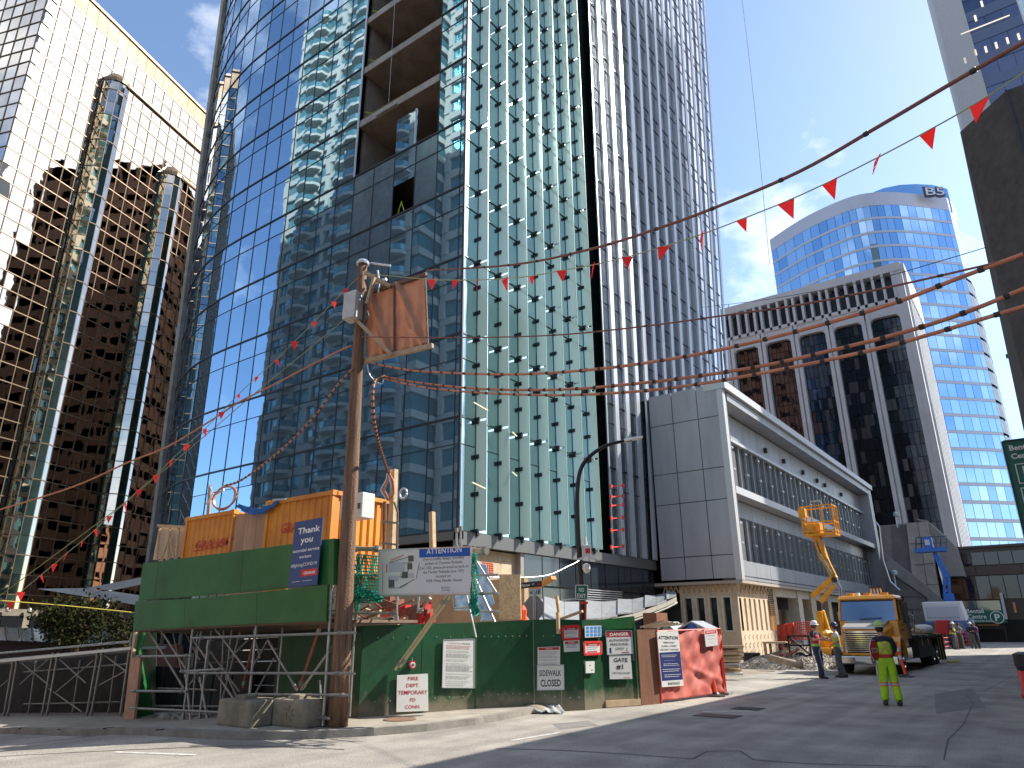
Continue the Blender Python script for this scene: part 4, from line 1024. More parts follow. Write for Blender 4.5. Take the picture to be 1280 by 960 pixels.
MB().bar(F[5]+Vector((.02,-.02,.08)), F[6]+Vector((0,-.02,.08)), .05, .13).build('threshold', m_ply, gt)
MB().bar(Vector((F[6].x-.05,F[6].y-.05,0)), Vector((F[6].x-.05,F[6].y-.05,hh[6]-.1)), .08, .06).build('gate_post', m_grn, gt)
p = F[5].lerp(F[6],.86)
MB().box(p.x-.03,p.x+.03,p.y-.07,p.y,.95,1.08).build('latch', m_bk, gt)
def pl_(i):
    a, b = F[i], F[i+1]; n = Vector(((b-a).y, -(b-a).x, 0)).normalized()
    if n.dot(CAM-a) < 0: n = -n
    return a+n*.03, n
m_dr = M('sign_dark_red', (.42,.02,.03), .5); m_red2 = M('sign_red', (.62,.03,.03), .5); m_blu = M('sign_blue', (.005,.09,.42), .5); m_nav = M('sign_navy', (.012,.025,.13), .5)
m_gry = M('sign_text_grey', (.10,.10,.10), .6); m_wsg = M('sign_board_white', (.66,.66,.64), .45, var=.06, vscale=4)
def board(name, label, c4, plane, items, mat=None, cat='sign', t=.015, frame=None):
    p, n = plane; C4 = [onP(x, y, p, n) for x, y in c4]; TL, TR, BR, BL = C4
    nn = (BR-BL).cross(TL-BL).normalized()
    if nn.dot(CAM-BL) < 0: nn = -nn
    th = thing(name, BL, label, cat)
    MB().slab(BL+nn*t, BR+nn*t, TR+nn*t, TL+nn*t, t).build('board', mat or m_wsg, th)
    if frame:
        m_, w = frame; X = (BR-BL).normalized()*w; Y = (TL-BL).normalized()*w
        for a, b in ((BL,BR),(BR,TR),(TR,TL),(TL,BL)): MB().bar(a+nn*(t+.004), b+nn*(t+.004), w, .012, nn).build('border', m_, th)
    W_ = BR-BL; H_ = TL-BL; k = 0
    for it in items:
        if it[0] == 'r':                 # coloured field
            _, u0, v0, u1, v1, mm = it; k += 1; o = nn*(t+.0015+.0004*k)
            q = lambda u, v: BL+W_*u+H_*v+(TR-BR-H_)*(u*v)+o
            MB().quad(q(u0,v0), q(u1,v0), q(u1,v1), q(u0,v1)).build('printed_field', mm, th)
        elif it[0] == 'l':               # greeked lines of small print
            _, u0, u1, v1, v0, nl, mm = it; mb = MB(); o = nn*(t+.0035)
            for i in range(nl):
                v = v1+(v0-v1)*i/max(1,nl-1); hgt = abs(v1-v0)/max(1,nl)*.42; u = u0
                ue = u1-random.uniform(0,.25)*(u1-u0)
                while u < ue-.01:
                    w = random.uniform(.03,.09); w = min(w, ue-u); q = lambda a, b: BL+W_*a+H_*b+o
                    mb.quad(q(u,v), q(u+w,v), q(u+w,v+hgt), q(u,v+hgt)); u += w+.018
            stuff(mb.build('small_print', mm, th))
        else:                            # ('t', string, u, v, height, width, mat[, bold])
            _, s, u, v, hgt, wd, mm = it[:7]; bo = it[7] if len(it) > 7 else .02
            text(th, s, BL+W_*u+H_*v+nn*(t+.004), W_, H_, hgt*H_.length, mm, 'CENTER', 1, bo, 0, wd*W_.length)
    return th
board('fire_connection_sign', 'white FIRE DEPT. TEMPORARY FD CONN. sign with a cut corner, low on the hoarding', [(496,844),(534.5,842),(535,888.5),(495,890)], pl_(0),
      [('t','FIRE',.5,.86,.10,.33,m_dr,.008),('t','DEPT.',.5,.67,.10,.42,m_dr,.008),('t','TEMPORARY',.5,.47,.11,.92,m_dr,.008),('t','FD',.5,.27,.10,.17,m_dr,.008),('t','CONN.',.5,.08,.10,.48,m_dr,.008)])
board('site_rules_sign', 'tall white notice filled with small print on the hoarding', [(553.5,799.5),(593,798.5),(592.5,860),(552,859.5)], pl_(0),
      [('t','CONSTRUCTION',.36,.925,.022,.42,m_dr,.008),('t','SITE RULES',.72,.925,.022,.26,m_gry,.03),('l',.1,.92,.88,.82,3,m_dr),('l',.1,.85,.77,.74,2,m_gry),('l',.1,.9,.70,.63,4,m_gry),('l',.1,.8,.58,.55,2,m_gry),('l',.1,.85,.50,.47,2,m_gry),('l',.1,.95,.44,.34,5,m_gry),('l',.1,.95,.29,.27,2,m_gry),('l',.1,.9,.23,.18,3,m_gry),('l',.1,.9,.14,.12,2,m_gry),('l',.1,.8,.08,.04,2,m_gry)], frame=(m_silver,.012))
board('warning_notice', 'white notice with a dark red header right above the sidewalk closed sign', [(672,809),(700,808),(700,832),(672,832)], pl_(2),
      [('r',.04,.83,.96,.97,m_dr),('t','WARNING',.5,.89,.05,.35,m_wt,.02),('l',.06,.94,.74,.62,3,m_gry),('l',.06,.94,.52,.42,3,m_gry),('l',.06,.94,.32,.26,2,m_gry),('l',.06,.94,.14,.08,2,m_gry)])
board('sidewalk_closed_sign', 'white SIDEWALK CLOSED sign hung by the stop sign post', [(671.5,831.5),(704.5,831),(705,862),(671.5,862.5)], pl_(2),
      [('t','SIDEWALK',.48,.56,.24,.82,m_bk,.01),('t','CLOSED',.5,.14,.28,.76,m_bk,.02)], frame=(m_silver,.012))
fr_r = (m_red2, .05)
board('red_framed_notice', 'upper left red-framed danger notice on the hoarding', [(703,783.5),(724,782.5),(724,798.5),(703.5,799.5)], pl_(3),
      [('r',.1,.72,.9,.92,m_dr),('t','WARNING',.5,.77,.09,.5,m_wt,.01),('l',.12,.88,.62,.4,4,m_gry),('l',.12,.88,.22,.12,2,m_gry)], frame=fr_r)
board('danger_notice', 'plain white danger notice directly under the upper left red-framed notice', [(704,801),(724,800),(724.5,814),(705,815)], pl_(3),
      [('r',.08,.7,.92,.9,m_dr),('t','DANGER',.5,.76,.1,.4,m_wt,.01),('l',.15,.85,.6,.36,3,m_bk)])
board('pictogram_sign', 'small white sign with a grid of blue safety pictograms', [(730.5,782.5),(751,782),(751,796),(731,797)], (pl_(4)),
      [('r',.06+.24*i,.08+.31*j,.24+.24*i,.33+.31*j,M('sign_pale_blue', (.05,.25,.62), .5)) for i in range(4) for j in range(3)])
board('red_framed_notice', 'lower right red-framed notice above the white intercom', [(729.5,803),(751,802.5),(751,817),(730,818)], pl_(4),
      [('r',.1,.68,.9,.9,m_dr),('t','DANGER',.5,.73,.1,.5,m_wt,.01),('l',.15,.85,.56,.4,2,m_gry),('r',.15,.14,.75,.24,m_dr)], frame=fr_r)
board('door_intercom', 'white intercom panel beside the site gate', [(731,827),(742,826.5),(742,841),(731.5,841.5)], pl_(4), [('r',.4,.6,.55,.7,m_gry),('r',.6,.2,.75,.3,m_gry)], cat='intercom', t=.03)
board('danger_sign', 'DANGER AUTHORIZED PERSONNEL ONLY sign on the gate', [(756.5,788.5),(789,788),(791,817),(758.5,818.5)], pl_(5),
      [('r',.03,.73,.97,.97,m_dr),('t','DANGER',.5,.78,.13,.72,m_wt,.015),('t','AUTHORIZED',.5,.54,.10,.78,m_bk,.01),('t','PERSONNEL',.5,.37,.10,.72,m_bk,.01),('t','ONLY',.5,.19,.10,.35,m_bk,.01),('r',.1,.06,.17,.28,m_nav),('r',.76,.1,.78,.26,m_gry),('r',.55,.05,.85,.08,m_dr)], frame=(m_silver,.01))
board('gate_number_sign', 'white GATE #1 sign below the danger sign', [(761,819),(788,818.5),(790,848.5),(762,849)], pl_(5),
      [('t','GATE',.5,.72,.17,.62,m_bk,.015),('t','#1',.48,.42,.2,.30,m_bk,.02),('t','1090 West Pender',.5,.22,.075,.8,m_gry,.02),('r',.6,.04,.9,.06,m_dr)])
rg = onP(515,831,*pl_(0)); bell = thing('alarm_bell', rg, 'round red and white alarm gong on the hoarding above the fire sign', 'bell')
_, nn_ = pl_(0); 
def disc(parent, c, n, r, d, name, mat, k=18):
    u = n.cross(Vector((0,0,1))).normalized(); v = Vector((0,0,1)); mb = MB()
    mb.tube([c, c+n*d], r, k).build(name, mat, parent)
disc(bell, rg, nn_, .075, .03, 'gong', m_red2); disc(bell, rg+nn_*.03, nn_, .05, .01, 'ring', m_wt); disc(bell, rg+nn_*.04, nn_, .028, .02, 'hub', m_gry)
MB().tube([rg+Vector((0,0,.07)), rg+Vector((.0,0,.13))], .008, 5).build('hanger', m_silver, bell)

# brown ply return and red tarpaulin gate
m_brn = M('brown_plywood', (.22,.095,.05), .8, var=.35, vscale=3, streak=.2, bump=.3, bscale=14)
b0, b1 = onZ(801,882), onZ(827,879.5); hb0, hb1 = hz(b0.x,b0.y,787), hz(b1.x,b1.y,787)
bp_ = thing('plywood_hoarding', b0, 'brown plywood return panel between the gate and the red tarpaulin', 'panel')
MB().slab(b0+Vector((.02,0,0)), b1, Vector((b1.x,b1.y,hb1)), Vector((b0.x+.02,b0.y,hb0)), .03).build('sheet', m_brn, bp_)
r0, r1 = onZ(827,879.5), onZ(908,868.5); zr0, zr1 = hz(r0.x,r0.y,789), hz(r1.x,r1.y,786)
rd = thing('tarpaulin_fence_panel', r0, 'wire fence panel covered in wrinkled red tarpaulin', 'fence')
m_tarp = M('red_tarpaulin', (.52,.09,.07), .65, var=.28, vscale=3.5, col2=(.62,.22,.18), transl=.1)
def tarpf(u, v): return math.sin(u*14+v*5)*.5+math.sin(u*31-v*9)*.3+.9*math.exp(-((v-.35-.5*u)/.05)**2)-.8*math.exp(-((v-.2-.9*u)/.06)**2)+.4*math.sin(v*23+u*11)+.3*math.sin(u*60+v*33)
cloth([Vector((r0.x,r0.y,zr0)),Vector((r1.x,r1.y,zr1)),Vector((r1.x,r1.y,.05)),Vector((r0.x,r0.y,.05))], 'tarpaulin', m_tarp, rd, 60, 40, amp=.03, f=tarpf)
m_frr = M('red_frame_edge', (.65,.05,.03), .5)
for q, z in ((r0,zr0),(r1,zr1),(r0.lerp(r1,.97),zr1)): MB().tube([(q.x,q.y,0),(q.x,q.y,z+.02)], .022, 6).build('frame_post', m_frr, rd)
MB().tube([(r0.x,r0.y,zr0),(r1.x,r1.y,zr1)], .022, 6).build('frame_rail', m_frr, rd)
MB().box(r1.x-.25,r1.x+.12,r1.y-.15,r1.y+.2,0,.07).build('foot_block', m_conc, rd)
nr = Vector(((r1-r0).y, -(r1-r0).x, 0)).normalized(); nr = nr if nr.dot(CAM-r0) > 0 else -nr
PR = (r0+nr*.06, nr)
board('delivery_changes_sign', 'tall white and navy ATTENTION delivery sign at the left of the red tarpaulin', [(820.5,790),(847,788.5),(854,857),(827,859)], PR,
      [('r',.02,.11,.99,.62,m_nav),('t','ATTENTION',.5,.865,.065,.92,m_bk,.015),('t','TEMPORARY',.5,.79,.032,.55,m_gry,.01),('t','EUREKA STREET',.5,.725,.032,.7,m_gry,.01),('t','DELIVERY CHANGES',.5,.66,.032,.85,m_gry,.01),
       ('l',.1,.95,.57,.54,2,m_wt),('l',.2,.85,.475,.47,1,m_wt),('l',.15,.9,.41,.38,2,m_wt),('l',.1,.95,.31,.275,2,m_wt),('l',.15,.95,.21,.175,2,m_wt),('t','INDIGO',.55,.03,.05,.55,m_gry,.02)])
board('small_parking_notice', 'small white notice with a red heading at the upper right of the red tarpaulin', [(879.5,787.5),(895,786),(897,806.5),(882,808.5)], PR,
      [('r',.05,.74,.95,.95,m_red2),('t','NOTICE',.5,.8,.1,.7,m_wt,.02),('l',.12,.9,.62,.58,1,m_gry),('l',.2,.8,.42,.38,1,m_gry),('l',.3,.75,.22,.2,1,m_gry)])
m_dor = M('delineator_orange', (.95,.10,.02), .5); m_refl = M('reflective_white', (.75,.72,.66), .3)
def delineator(px, top, label, lean=(0,0)):
    g = onZ(*px); h = hz(g.x, g.y, top); t = thing('traffic_delineator', g, label, 'traffic post', 'orange delineator posts')
    u = Vector((lean[0], lean[1], h)); P = [g+u*k for k in (.04,.5,.6,.72,.82,.93,1)]
    MB().tube(P[:2], [.055,.05], 10).tube(P[2:4], [.048,.046], 10).tube(P[4:6], [.044,.042], 10).tube([P[5],P[5]+Vector((0,0,.06))], .055, 10).build('post', m_dor, t)
    MB().tube(P[1:3], [.0505,.0485], 10).build('reflective_band', m_refl, t)
    MB().tube(P[3:5], [.0465,.0445], 10).build('reflective_band', m_refl, t)
    MB().lathe([(.24,0),(.24,.03),(.1,.06),(.07,.1)], 8, g).build('base', m_bk, t)
delineator((895,870.5), 820, 'orange delineator post leaning in front of the red tarpaulin', (-.12,.02))
delineator((1133.5,846.5), 802, 'orange delineator post beside the flagger in front of the truck', (-.18,.02))
# stop sign seen from behind, street name blades
sp0 = onZ(669.5,880.8,.03); st = thing('stop_sign', sp0, 'stop sign seen from behind on a grey steel post with street name blades', 'sign')
ztop = hz(sp0.x, sp0.y, 738)
MB().tube([sp0, (sp0.x-.0,sp0.y,ztop)], .035, 10).build('post', M('galvanised_post', (.38,.39,.40), .45, .6, var=.2, vscale=5), st)
zc = hz(sp0.x,sp0.y,760); rr = .30
FX = Vector((FWD.y, -FWD.x, 0)).normalized(); FN = Vector((-FWD.x, -FWD.y, 0)).normalized()
oc = [Vector((sp0.x,sp0.y,zc))-FN*.04+FX*rr*.82*math.cos(R(22.5+45*k))+Vector((0,0,rr*math.sin(R(22.5+45*k)))) for k in range(8)]
mb = MB(); mb.v = [tuple(p) for p in oc]+[tuple(p-FN*.01) for p in oc]; mb.f = [tuple(range(8)), tuple(range(15,7,-1))]+[(i,(i+1)%8,8+(i+1)%8,8+i) for i in range(8)]; mb.m = [0]*10
mb.build('octagon_plate', M('sign_back_aluminium', (.33,.30,.27), .6, .3), st)
MB().obox(Vector((sp0.x,sp0.y,zc))+FN*.01, FX, FN, (0,0,1), .028, .02, .36).build('channel', m_silver, st)
a = (Vector((sp0.x,sp0.y,0)), FN)
board('street_name_sign', 'black Thurlow street name blade angled above the stop sign', [(636.5,729.5),(677,726),(677.5,733),(637,737.5)], a, [('t','Thurlow',.36,.25,.5,.55,m_wt,.015),('t','ST',.74,.35,.3,.08,m_wt,.015),('r',.84,.25,.96,.6,m_dr)], mat=m_bk)
board('route_plate', 'two small white route plates under the street name blade', [(661,736),(677,735.5),(676,744),(661,743.5)], (Vector((sp0.x,sp0.y,0))-FN*.03, FN), [('r',.1,.2,.4,.5,m_gry),('r',.6,.2,.66,.8,m_bk),('r',.75,.2,.88,.8,m_bk)])
# street lamp with NO EXIT sign
LPb = onD(726,790,21.5); LPb.z = 0; lp = thing('street_lamp', LPb, 'tall black curved-arm street lamp behind the hoarding', 'street lamp')
m_blk = M('black_painted_steel', (.02,.02,.022), .4, .3)
LA, Ln = vplane(LPb, LPb+FX)
lpx = [(728,740),(724,690),(722,650),(722,610),(727,584),(740,568),(758,557),(776,552),(790,549.5)]
pts = catm([onP(x, y, LPb, FN) for x, y in lpx], 5); MB().tube([LPb, pts[0]], .10, 10).build('base_shaft', m_blk, lp)
MB().tube(pts, [.085-.04*i/(len(pts)-1) for i in range(len(pts))], 10).build('curved_arm', m_blk, lp, smooth=True)
h0, h1 = onP(780,551.5,LPb,FN), onP(803,547,LPb,FN)
MB().hexa([h0+FN*.14-Vector((0,0,.03)),h1+FN*.1-Vector((0,0,.02)),h1-FN*.1-Vector((0,0,.02)),h0-FN*.14-Vector((0,0,.03)),h0+FN*.1+Vector((0,0,.07)),h1+FN*.08+Vector((0,0,.04)),h1-FN*.08+Vector((0,0,.04)),h0-FN*.1+Vector((0,0,.07))]).build('luminaire', M('lamp_head_grey', (.62,.60,.55), .4, .2), lp)
plp = (LPb+FN*.12, FN)
board('no_exit_sign', 'green NO EXIT sign on the street lamp', [(719.5,731.5),(734.5,731.5),(734,750),(719.5,749)], plp, [('t','NO',.5,.55,.3,.45,m_wt,.015),('t','EXIT',.5,.12,.3,.75,m_wt,.015)], mat=m_pg, frame=(m_wt,.018))
eb = thing('lamp_post_cabinet', onP(727,695,*plp), 'white cabinet with a red label and floodlights on the street lamp', 'box')
c0 = onP(733,689,*plp)
MB().obox(c0, FX, FN, (0,0,1), .13, .1, .17).build('cabinet', m_wsg, eb, bevel=.01)
MB().obox(c0+FN*.103+FX*.03, FX, FN, (0,0,1), .07, .004, .07).build('label_plate', m_red2, eb)
for s in (-1, 1): MB().obox(onP(733+7*s,698.5,*plp)+FN*.05, FX+Vector((0,0,-.35*s)), FN, (0,0,1), .11, .05, .035).build('floodlight', m_wsg, eb)
MB().lathe([(.02,.16),(.10,.12),(.12,0),(.07,-.1),(.02,-.13)], 12, onP(733,711,*plp)).build('dome_camera', m_wsg, eb)
MB().tube([c0+Vector((.0,0,.17)), onP(731,671,*plp)], .05, 8).build('bracket', m_wsg, eb)
rt_ = thing('red_tape_strip', onP(732,790,*plp), 'strip of red tape hanging down the street lamp post', 'tape')
MB().slab(onP(731,774,*plp), onP(733,774,*plp), onP(733.5,752,*plp), onP(731,752,*plp), .01).slab(onP(725,755,*plp), onP(735,755,*plp), onP(735,752,*plp), onP(725,752,*plp), .012).build('tape', m_frr, rt_)
# plastic bag / sheet and rubble at the hoarding foot
sh = thing('crumpled_sheet', onZ(690,885,.03), 'crumpled translucent plastic sheet weighed down at the hoarding foot', 'sheet')
g0_, g1_ = onZ(641,884,.05), onZ(706,890,.03)
def cr(u, v): return random.uniform(-1,1)*.7+math.sin(u*20)*.5
P4 = [onZ(655,881.5,.07),onZ(695,881,.09),onZ(706,891,.03),onZ(668,888,.07)]
cloth([P4[0]+Vector((0,0,.06)),P4[1]+Vector((0,0,.1)),P4[2],P4[3]], 'sheet', M('plastic_film', (.52,.52,.50), .35, var=.3, vscale=9), sh, 22, 12, amp=.035, f=cr)
sb_ = thing('sand_mound', onZ(672,890,.0), 'small mound of dirt under the plastic sheet', 'mound')
MB().lathe([(.34,0),(.3,.05),(.2,.10),(.08,.13),(.02,.135)], 16, onZ(668,889,.02)).build('mound', m_dirt, sb_, smooth=True)

# ================================================================ ATTENTION SIGN ON SCAFFOLD
m_pipe = M('galvanised_pipe', (.36,.355,.34), .45, .6, var=.3, vscale=6); m_rust = M('rusty_pipe', (.30,.11,.07), .8, var=.3, vscale=6)
m_joint_c = M('coupler', (.25,.24,.22), .5, .6)
PA = (Vector((0,9.75,0)), Vector((0,-1,0)))
at = board('parking_attention_sign', 'large white ATTENTION parking sign with a map, fixed to the scaffold', [(474.5,687.5),(590,683.5),(592.5,742),(473.5,744.5)], PA,
      [('r',.46,.80,.985,.985,m_blu),('t','ATTENTION',.72,.835,.115,.36,m_wt,.01),('r',.43,.02,.985,.795,M('sign_cool_white',(.60,.62,.66),.45)),
       ('t','Due to traffic delays, monthly',.71,.70,.058,.42,m_gry,.012),('t','parkers at Thurlow Parkade',.71,.61,.058,.38,m_gry,.012),('t','(Lot 102), please proceed to park at',.71,.52,.058,.5,m_gry,.012),('t','the Pender Parkade (Lot 107),',.71,.43,.058,.42,m_gry,.012),('t','located on',.71,.34,.058,.15,m_gry,.012),('t','1058 West Pender Street',.71,.25,.058,.36,m_gry,.012),('t','BENTALL',.73,.115,.035,.09,m_gry,.01),('t','CENTRE',.73,.06,.035,.085,m_gry,.01),
       ('r',.12,.5,.30,.72,M('map_grey', (.45,.46,.52), .5)),('r',.12,.30,.23,.42,M('map_grey', (.5,.5,.5))),('r',.25,.36,.4,.46,M('map_grey', (.5,.5,.5))),('r',.34,.72,.40,.85,m_gry),('r',.33,.55,.385,.68,m_gry),('r',.27,.36,.335,.5,m_gry),('r',.12,.17,.185,.33,m_gry),('r',.045,.5,.05,.7,m_red2),('r',.09,.5,.1,.68,m_red2),('r',.05,.05,.054,.5,m_gry)], frame=(m_silver,.02))
mb = MB(); q = lambda x, y: onP(x, y, PA[0]+Vector((0,-.025,0)), PA[1])
mb.bar(q(489,700),q(504,694),.012,.004,(0,-1,0)).build('route_line', m_red2, at)
mb = MB()
for a, b in (((487,703),(512,696)),((486,735),(498,735)),((498,735),(518,724)),((500,735),(510,729)),((520,724),(524,704)),((486,722),(486,735)),((498,721),(508,720)),((505,704),(514,703)),((512,709),(506,722))): mb.bar(q(*a),q(*b),.008,.004,(0,-1,0))
mb.build('map_line', m_gry, at)

def pipes(t, lst, Y, r=.024, mat=None, scale=(.25,140,740), name='pipe'):
    s, ox, oy = scale
    for seg in lst:
        P = [onY(ox+x*s, oy+y*s, Y) for x, y in seg]
        MB().tube(P, r, 7).build(name, mat or m_pipe, t)
        if len(seg) == 2 and r > .02:
            d = (P[1]-P[0]).normalized()*.04
            for k in (.08,.92): c = P[0].lerp(P[1], k); MB().tube([c-d,c+d], r*1.6, 6).build('coupler', m_joint_c, t)
sf = thing('tube_scaffolding', (-12,8.7,.1), 'tangle of galvanised scaffold tubes under the green overhang beside the pole', 'scaffold')
Yf = 8.55
pipes(sf, [[(120,322),(400,318)],[(95,495),(375,497)],[(85,580),(660,607)],[(660,607),(1085,632)],[(400,230),(1222,203)],[(375,405),(1212,407)],[(690,512),(1195,516)],[(340,398),(560,385)]], Yf)
pipes(sf, [[(405,185),(352,668)],[(368,400),(397,672)],[(483,240),(436,655)],[(440,425),(482,660)],[(722,168),(672,668)],[(1100,-5),(1054,670)]], Yf+.05, .026)
pipes(sf, [[(185,195),(362,485)],[(245,190),(380,400)],[(405,235),(658,607)],[(515,180),(682,405)],[(780,240),(925,490)],[(1105,270),(945,490)],[(375,480),(420,425)]], Yf+.12, .022)
pipes(sf, [[(490,295),(635,495)],[(690,230),(590,330)],[(780,240),(690,400)],[(812,330),(690,560)],[(855,165),(825,510)],[(640,200),(520,660)],[(560,180),(540,600)],[(600,180),(570,440)],[(300,180),(350,400)],[(360,190),(440,340)],[(430,180),(400,640)],[(230,482),(520,490)],[(215,570),(560,572)],[(210,615),(500,612)],[(1222,45),(1188,622)],[(1040,440),(1046,620)],[(450,170),(420,360)],[(500,170),(470,420)],[(700,160),(740,330)],[(640,560),(560,380)]], 9.35, .02)
pipes(sf, [[(725,170),(655,480)],[(1042,165),(937,480)]], 9.3, .03, m_rust)
tk = thing('scaffold_bay', (-10,9.6,.1), 'scaffold bay of rails and posts holding the large ATTENTION sign', 'scaffold')
S2_ = (.2083,400,640)
pipes(tk, [[(60,508),(1072,487)],[(60,607),(465,606)],[(40,730),(216,720)],[(75,430),(62,560)],[(90,375),(360,380)]], 9.85, .022, None, S2_)
pipes(tk, [[(225,250),(225,560)],[(228,550),(185,962)],[(820,100),(820,220)],[(462,510),(462,650)],[(590,515),(590,600)],[(845,90),(845,210)],[(660,520),(600,600)],[(925,260),(925,640)]], 9.9, .022, None, S2_)
pipes(tk, [[(920,265),(1062,490)],[(935,405),(1050,660)],[(935,380),(1070,376)],[(930,490),(1072,486)],[(925,597),(1072,597)],[(800,500),(805,580)],[(800,578),(920,570)],[(875,480),(936,752)]], 10.2, .02, None, S2_)
pipes(tk, [[(200,220),(360,222)]], 9.98, .05, m_tbr, S2_, 'plank'); pipes(tk, [[(910,232),(998,232)]], 9.98, .05, m_tbr, S2_, 'plank')
pipes(tk, [[(762,505),(452,945)],[(785,505),(480,930)]], 9.6, .024, M('straw_bamboo', (.50,.42,.24), .8), S2_, 'raking_strut')
for a in ((200,640),(480,640)):
    pass
pipes(tk, [[(60,640),(470,560)],[(230,655),(560,530)],[(70,670),(300,560)],[(120,560),(300,650)],[(300,520),(420,620)],[(360,520),(470,560)]], 10.6, .018, m_rust, S2_)
# debris netting
m_net = M('green_netting', (.02,.42,.30), .7, var=.4, vscale=8, transl=.3)
nt_ = thing('debris_netting', (-10,9.8,2.2), 'torn turquoise debris netting bunched on the scaffold rails', 'netting')
def net(quad_, Y, nx, ny):
    mb = MB(); P = [onY(400+x*.2083, 640+y*.2083, Y) for x, y in quad_]
    def q(u, v): 
        p = P[0].lerp(P[1], u).lerp(P[3].lerp(P[2], u), v); return p+Vector((0,math.sin(u*11+v*7)*.05+random.uniform(-.015,.015),0))
    for i in range(nx+1): mb.tube([q(i/nx, j/6) for j in range(7)], .012, 3)
    for j in range(ny+1): mb.tube([q(i/6, j/ny) for i in range(7)], .012, 3)
    stuff(mb.build('netting', m_net, nt_))
net([(232,255),(360,265),(360,500),(225,495)], 9.83, 14, 12); net([(185,430),(360,500),(380,540),(195,545)], 9.75, 12, 8); net([(195,330),(235,260),(240,600),(200,560)], 9.78, 6, 12)
net([(912,250),(940,250),(940,620),(915,600)], 9.75, 4, 18); net([(905,480),(950,560),(945,640),(905,590)], 9.75, 5, 8)
m_bt = M('blue_tarp', (.01,.14,.50), .5, var=.4, vscale=5)
tp = thing('blue_sheeting', onY(600,770,12.), 'blue and white striped sheeting on a ramp behind the hoarding', 'sheeting')
for qd in (((812,500),(925,490),(925,595),(808,590)),((935,300),(1000,320),(1050,560),(935,560)),((950,545),(1010,545),(1050,650),(960,655))):
    cloth([onY(400+x*.2083, 640+y*.2083, 10.6) for x, y in qd], 'sheet', M('blue_white_sheet', (.12,.33,.62), .5, var=.6, vscale=4, col2=(.6,.66,.7)), tp, 14, 14, amp=.05)
osb = thing('osb_board', onY(624,772,12.2), 'upright OSB board behind the hoarding', 'board')
MB().slab(*[onY(x,y,12.2) for x,y in ((624,774),(651,774),(650,718),(624,718))], .03).build('sheet', M('osb', (.62,.44,.26), .85, var=.45, vscale=22, col2=(.42,.27,.14)), osb)
ob_ = thing('orange_barrier', onY(647,774,12.4), 'bright orange plastic barrier leaning by the OSB board', 'barrier')
MB().tube([onY(652,775,12.4),onY(652.5,762,12.4)], .1, 8).tube([onY(652.5,762,12.4),onY(653,757,12.4)], [.1,.05], 8).build('body', m_dor, ob_)
rf = thing('red_site_equipment', onY(515,770,13), 'heap of red equipment and dark tubes behind the hoarding under the sign', 'equipment')
for i in range(16):
    p = onY(random.uniform(480,540), random.uniform(752,780), 12.6)
    MB().obox(p, (1,random.uniform(-.5,.5),.3), (0,1,0), (0,0,1), random.uniform(.06,.2), .1, random.uniform(.05,.12)).build('casing', m_red2 if i % 2 else m_rust, rf)
of = thing('orange_mesh_fence', onY(610,715,14), 'orange plastic mesh hung behind the blue sheeting', 'fence')
mb = MB(); o0, o1, o2, o3 = [onY(x,y,12.8) for x,y in ((603,703),(616,705),(616,722),(603,722))]
for i in range(7): mb.tube([o0.lerp(o1,i/6), o3.lerp(o2,i/6)], .014, 3).tube([o0.lerp(o3,i/6), o1.lerp(o2,i/6)], .014, 3)
mb.build('mesh', m_dor, of)
# interior timber clutter behind hoarding
it = thing('timber_formwork', onZ(560,800,0.)*0+Vector((-12,16,0)), 'pale timber formwork and beams behind the hoarding', 'timber')
for px, py0, py1, w in ((541,640,690,.12),(430,760,785,.1)): MB().bar(onY(px,py1,13.), onY(px-1,py0,13.), w, w).build('post', m_ply, it)
for i in range(15):
    a = onY(random.uniform(425,480), random.uniform(760,790), 13.2); MB().bar(a, a+Vector((random.uniform(.3,.9),0,random.uniform(-.15,.15))), .07, .06).build('beam', random.choice([m_ply,m_tan,m_tbr]), it)
MB().box(-15.5,onY(655,700,16.6).x,16.6,16.8,0,3.0).build('backing', M('ply_wall', (.50,.36,.22), .85, var=.35, vscale=.9), it)
for px in (700,): MB().bar(onY(px,775,17.), onY(px-4,745+random.uniform(-4,10),17.), .08, .07).build('post', m_ply, it)
MB().bar(onY(690,778,16.6), onY(728,764,16.6), .09, .06).build('beam', m_tbr, it)
MB().bar(onY(662,738,20.), onY(692,722,20.), .3, .12).build('beam', M('orange_beam', (.55,.26,.08), .8), it)

# ================================================================ GREEN OVERHANG, CONTAINERS
gh = thing('green_overhang', onY(166,788,8.5), 'bright green plywood fascia boards of the covered walkway', 'fascia')
def bd(px4, Y, mat, name='fascia_board', t=.05, parent=None, YR=None):
    P = [onY(x, y, Y) for x, y in px4]
    return MB().slab(*P, t).build(name, mat, parent or gh)
bd([(166,788),(230,784.5),(231,749),(169.5,751.5)], 8.5, m_grn2); bd([(230.3,784.5),(320,779.8),(321,740.5),(231.3,749)], 8.5, m_grn2); bd([(320.3,779.8),(407.5,776),(409.5,731),(321.3,740.5)], 8.5, m_grn2)
bd([(173,751),(193,749),(198,702),(179,704)], 8.6, m_grn2); bd([(193.4,749),(300,741),(304,688),(198.4,701.5)], 8.6, m_grn2); bd([(300.4,741),(416,730),(417.5,673),(304.4,688)], 8.6, m_grn2)
bd([(409.8,731),(417,730.5),(417.5,673),(411,674)], 8.55, m_grn2, 'end_cap', .4)
MB().hexa([onY(166,790,8.56),onY(409,778,8.56),onY(409,778,8.56)+Vector((-.3,2.6,0)),onY(166,790,8.56)+Vector((0,2.6,-.1)),onY(167,786,8.56),onY(409,774,8.56),onY(409,774,8.56)+Vector((-.3,2.6,0)),onY(167,786,8.56)+Vector((0,2.6,-.1))]).build('deck', m_dkt, gh)
g0_ = onslope = None
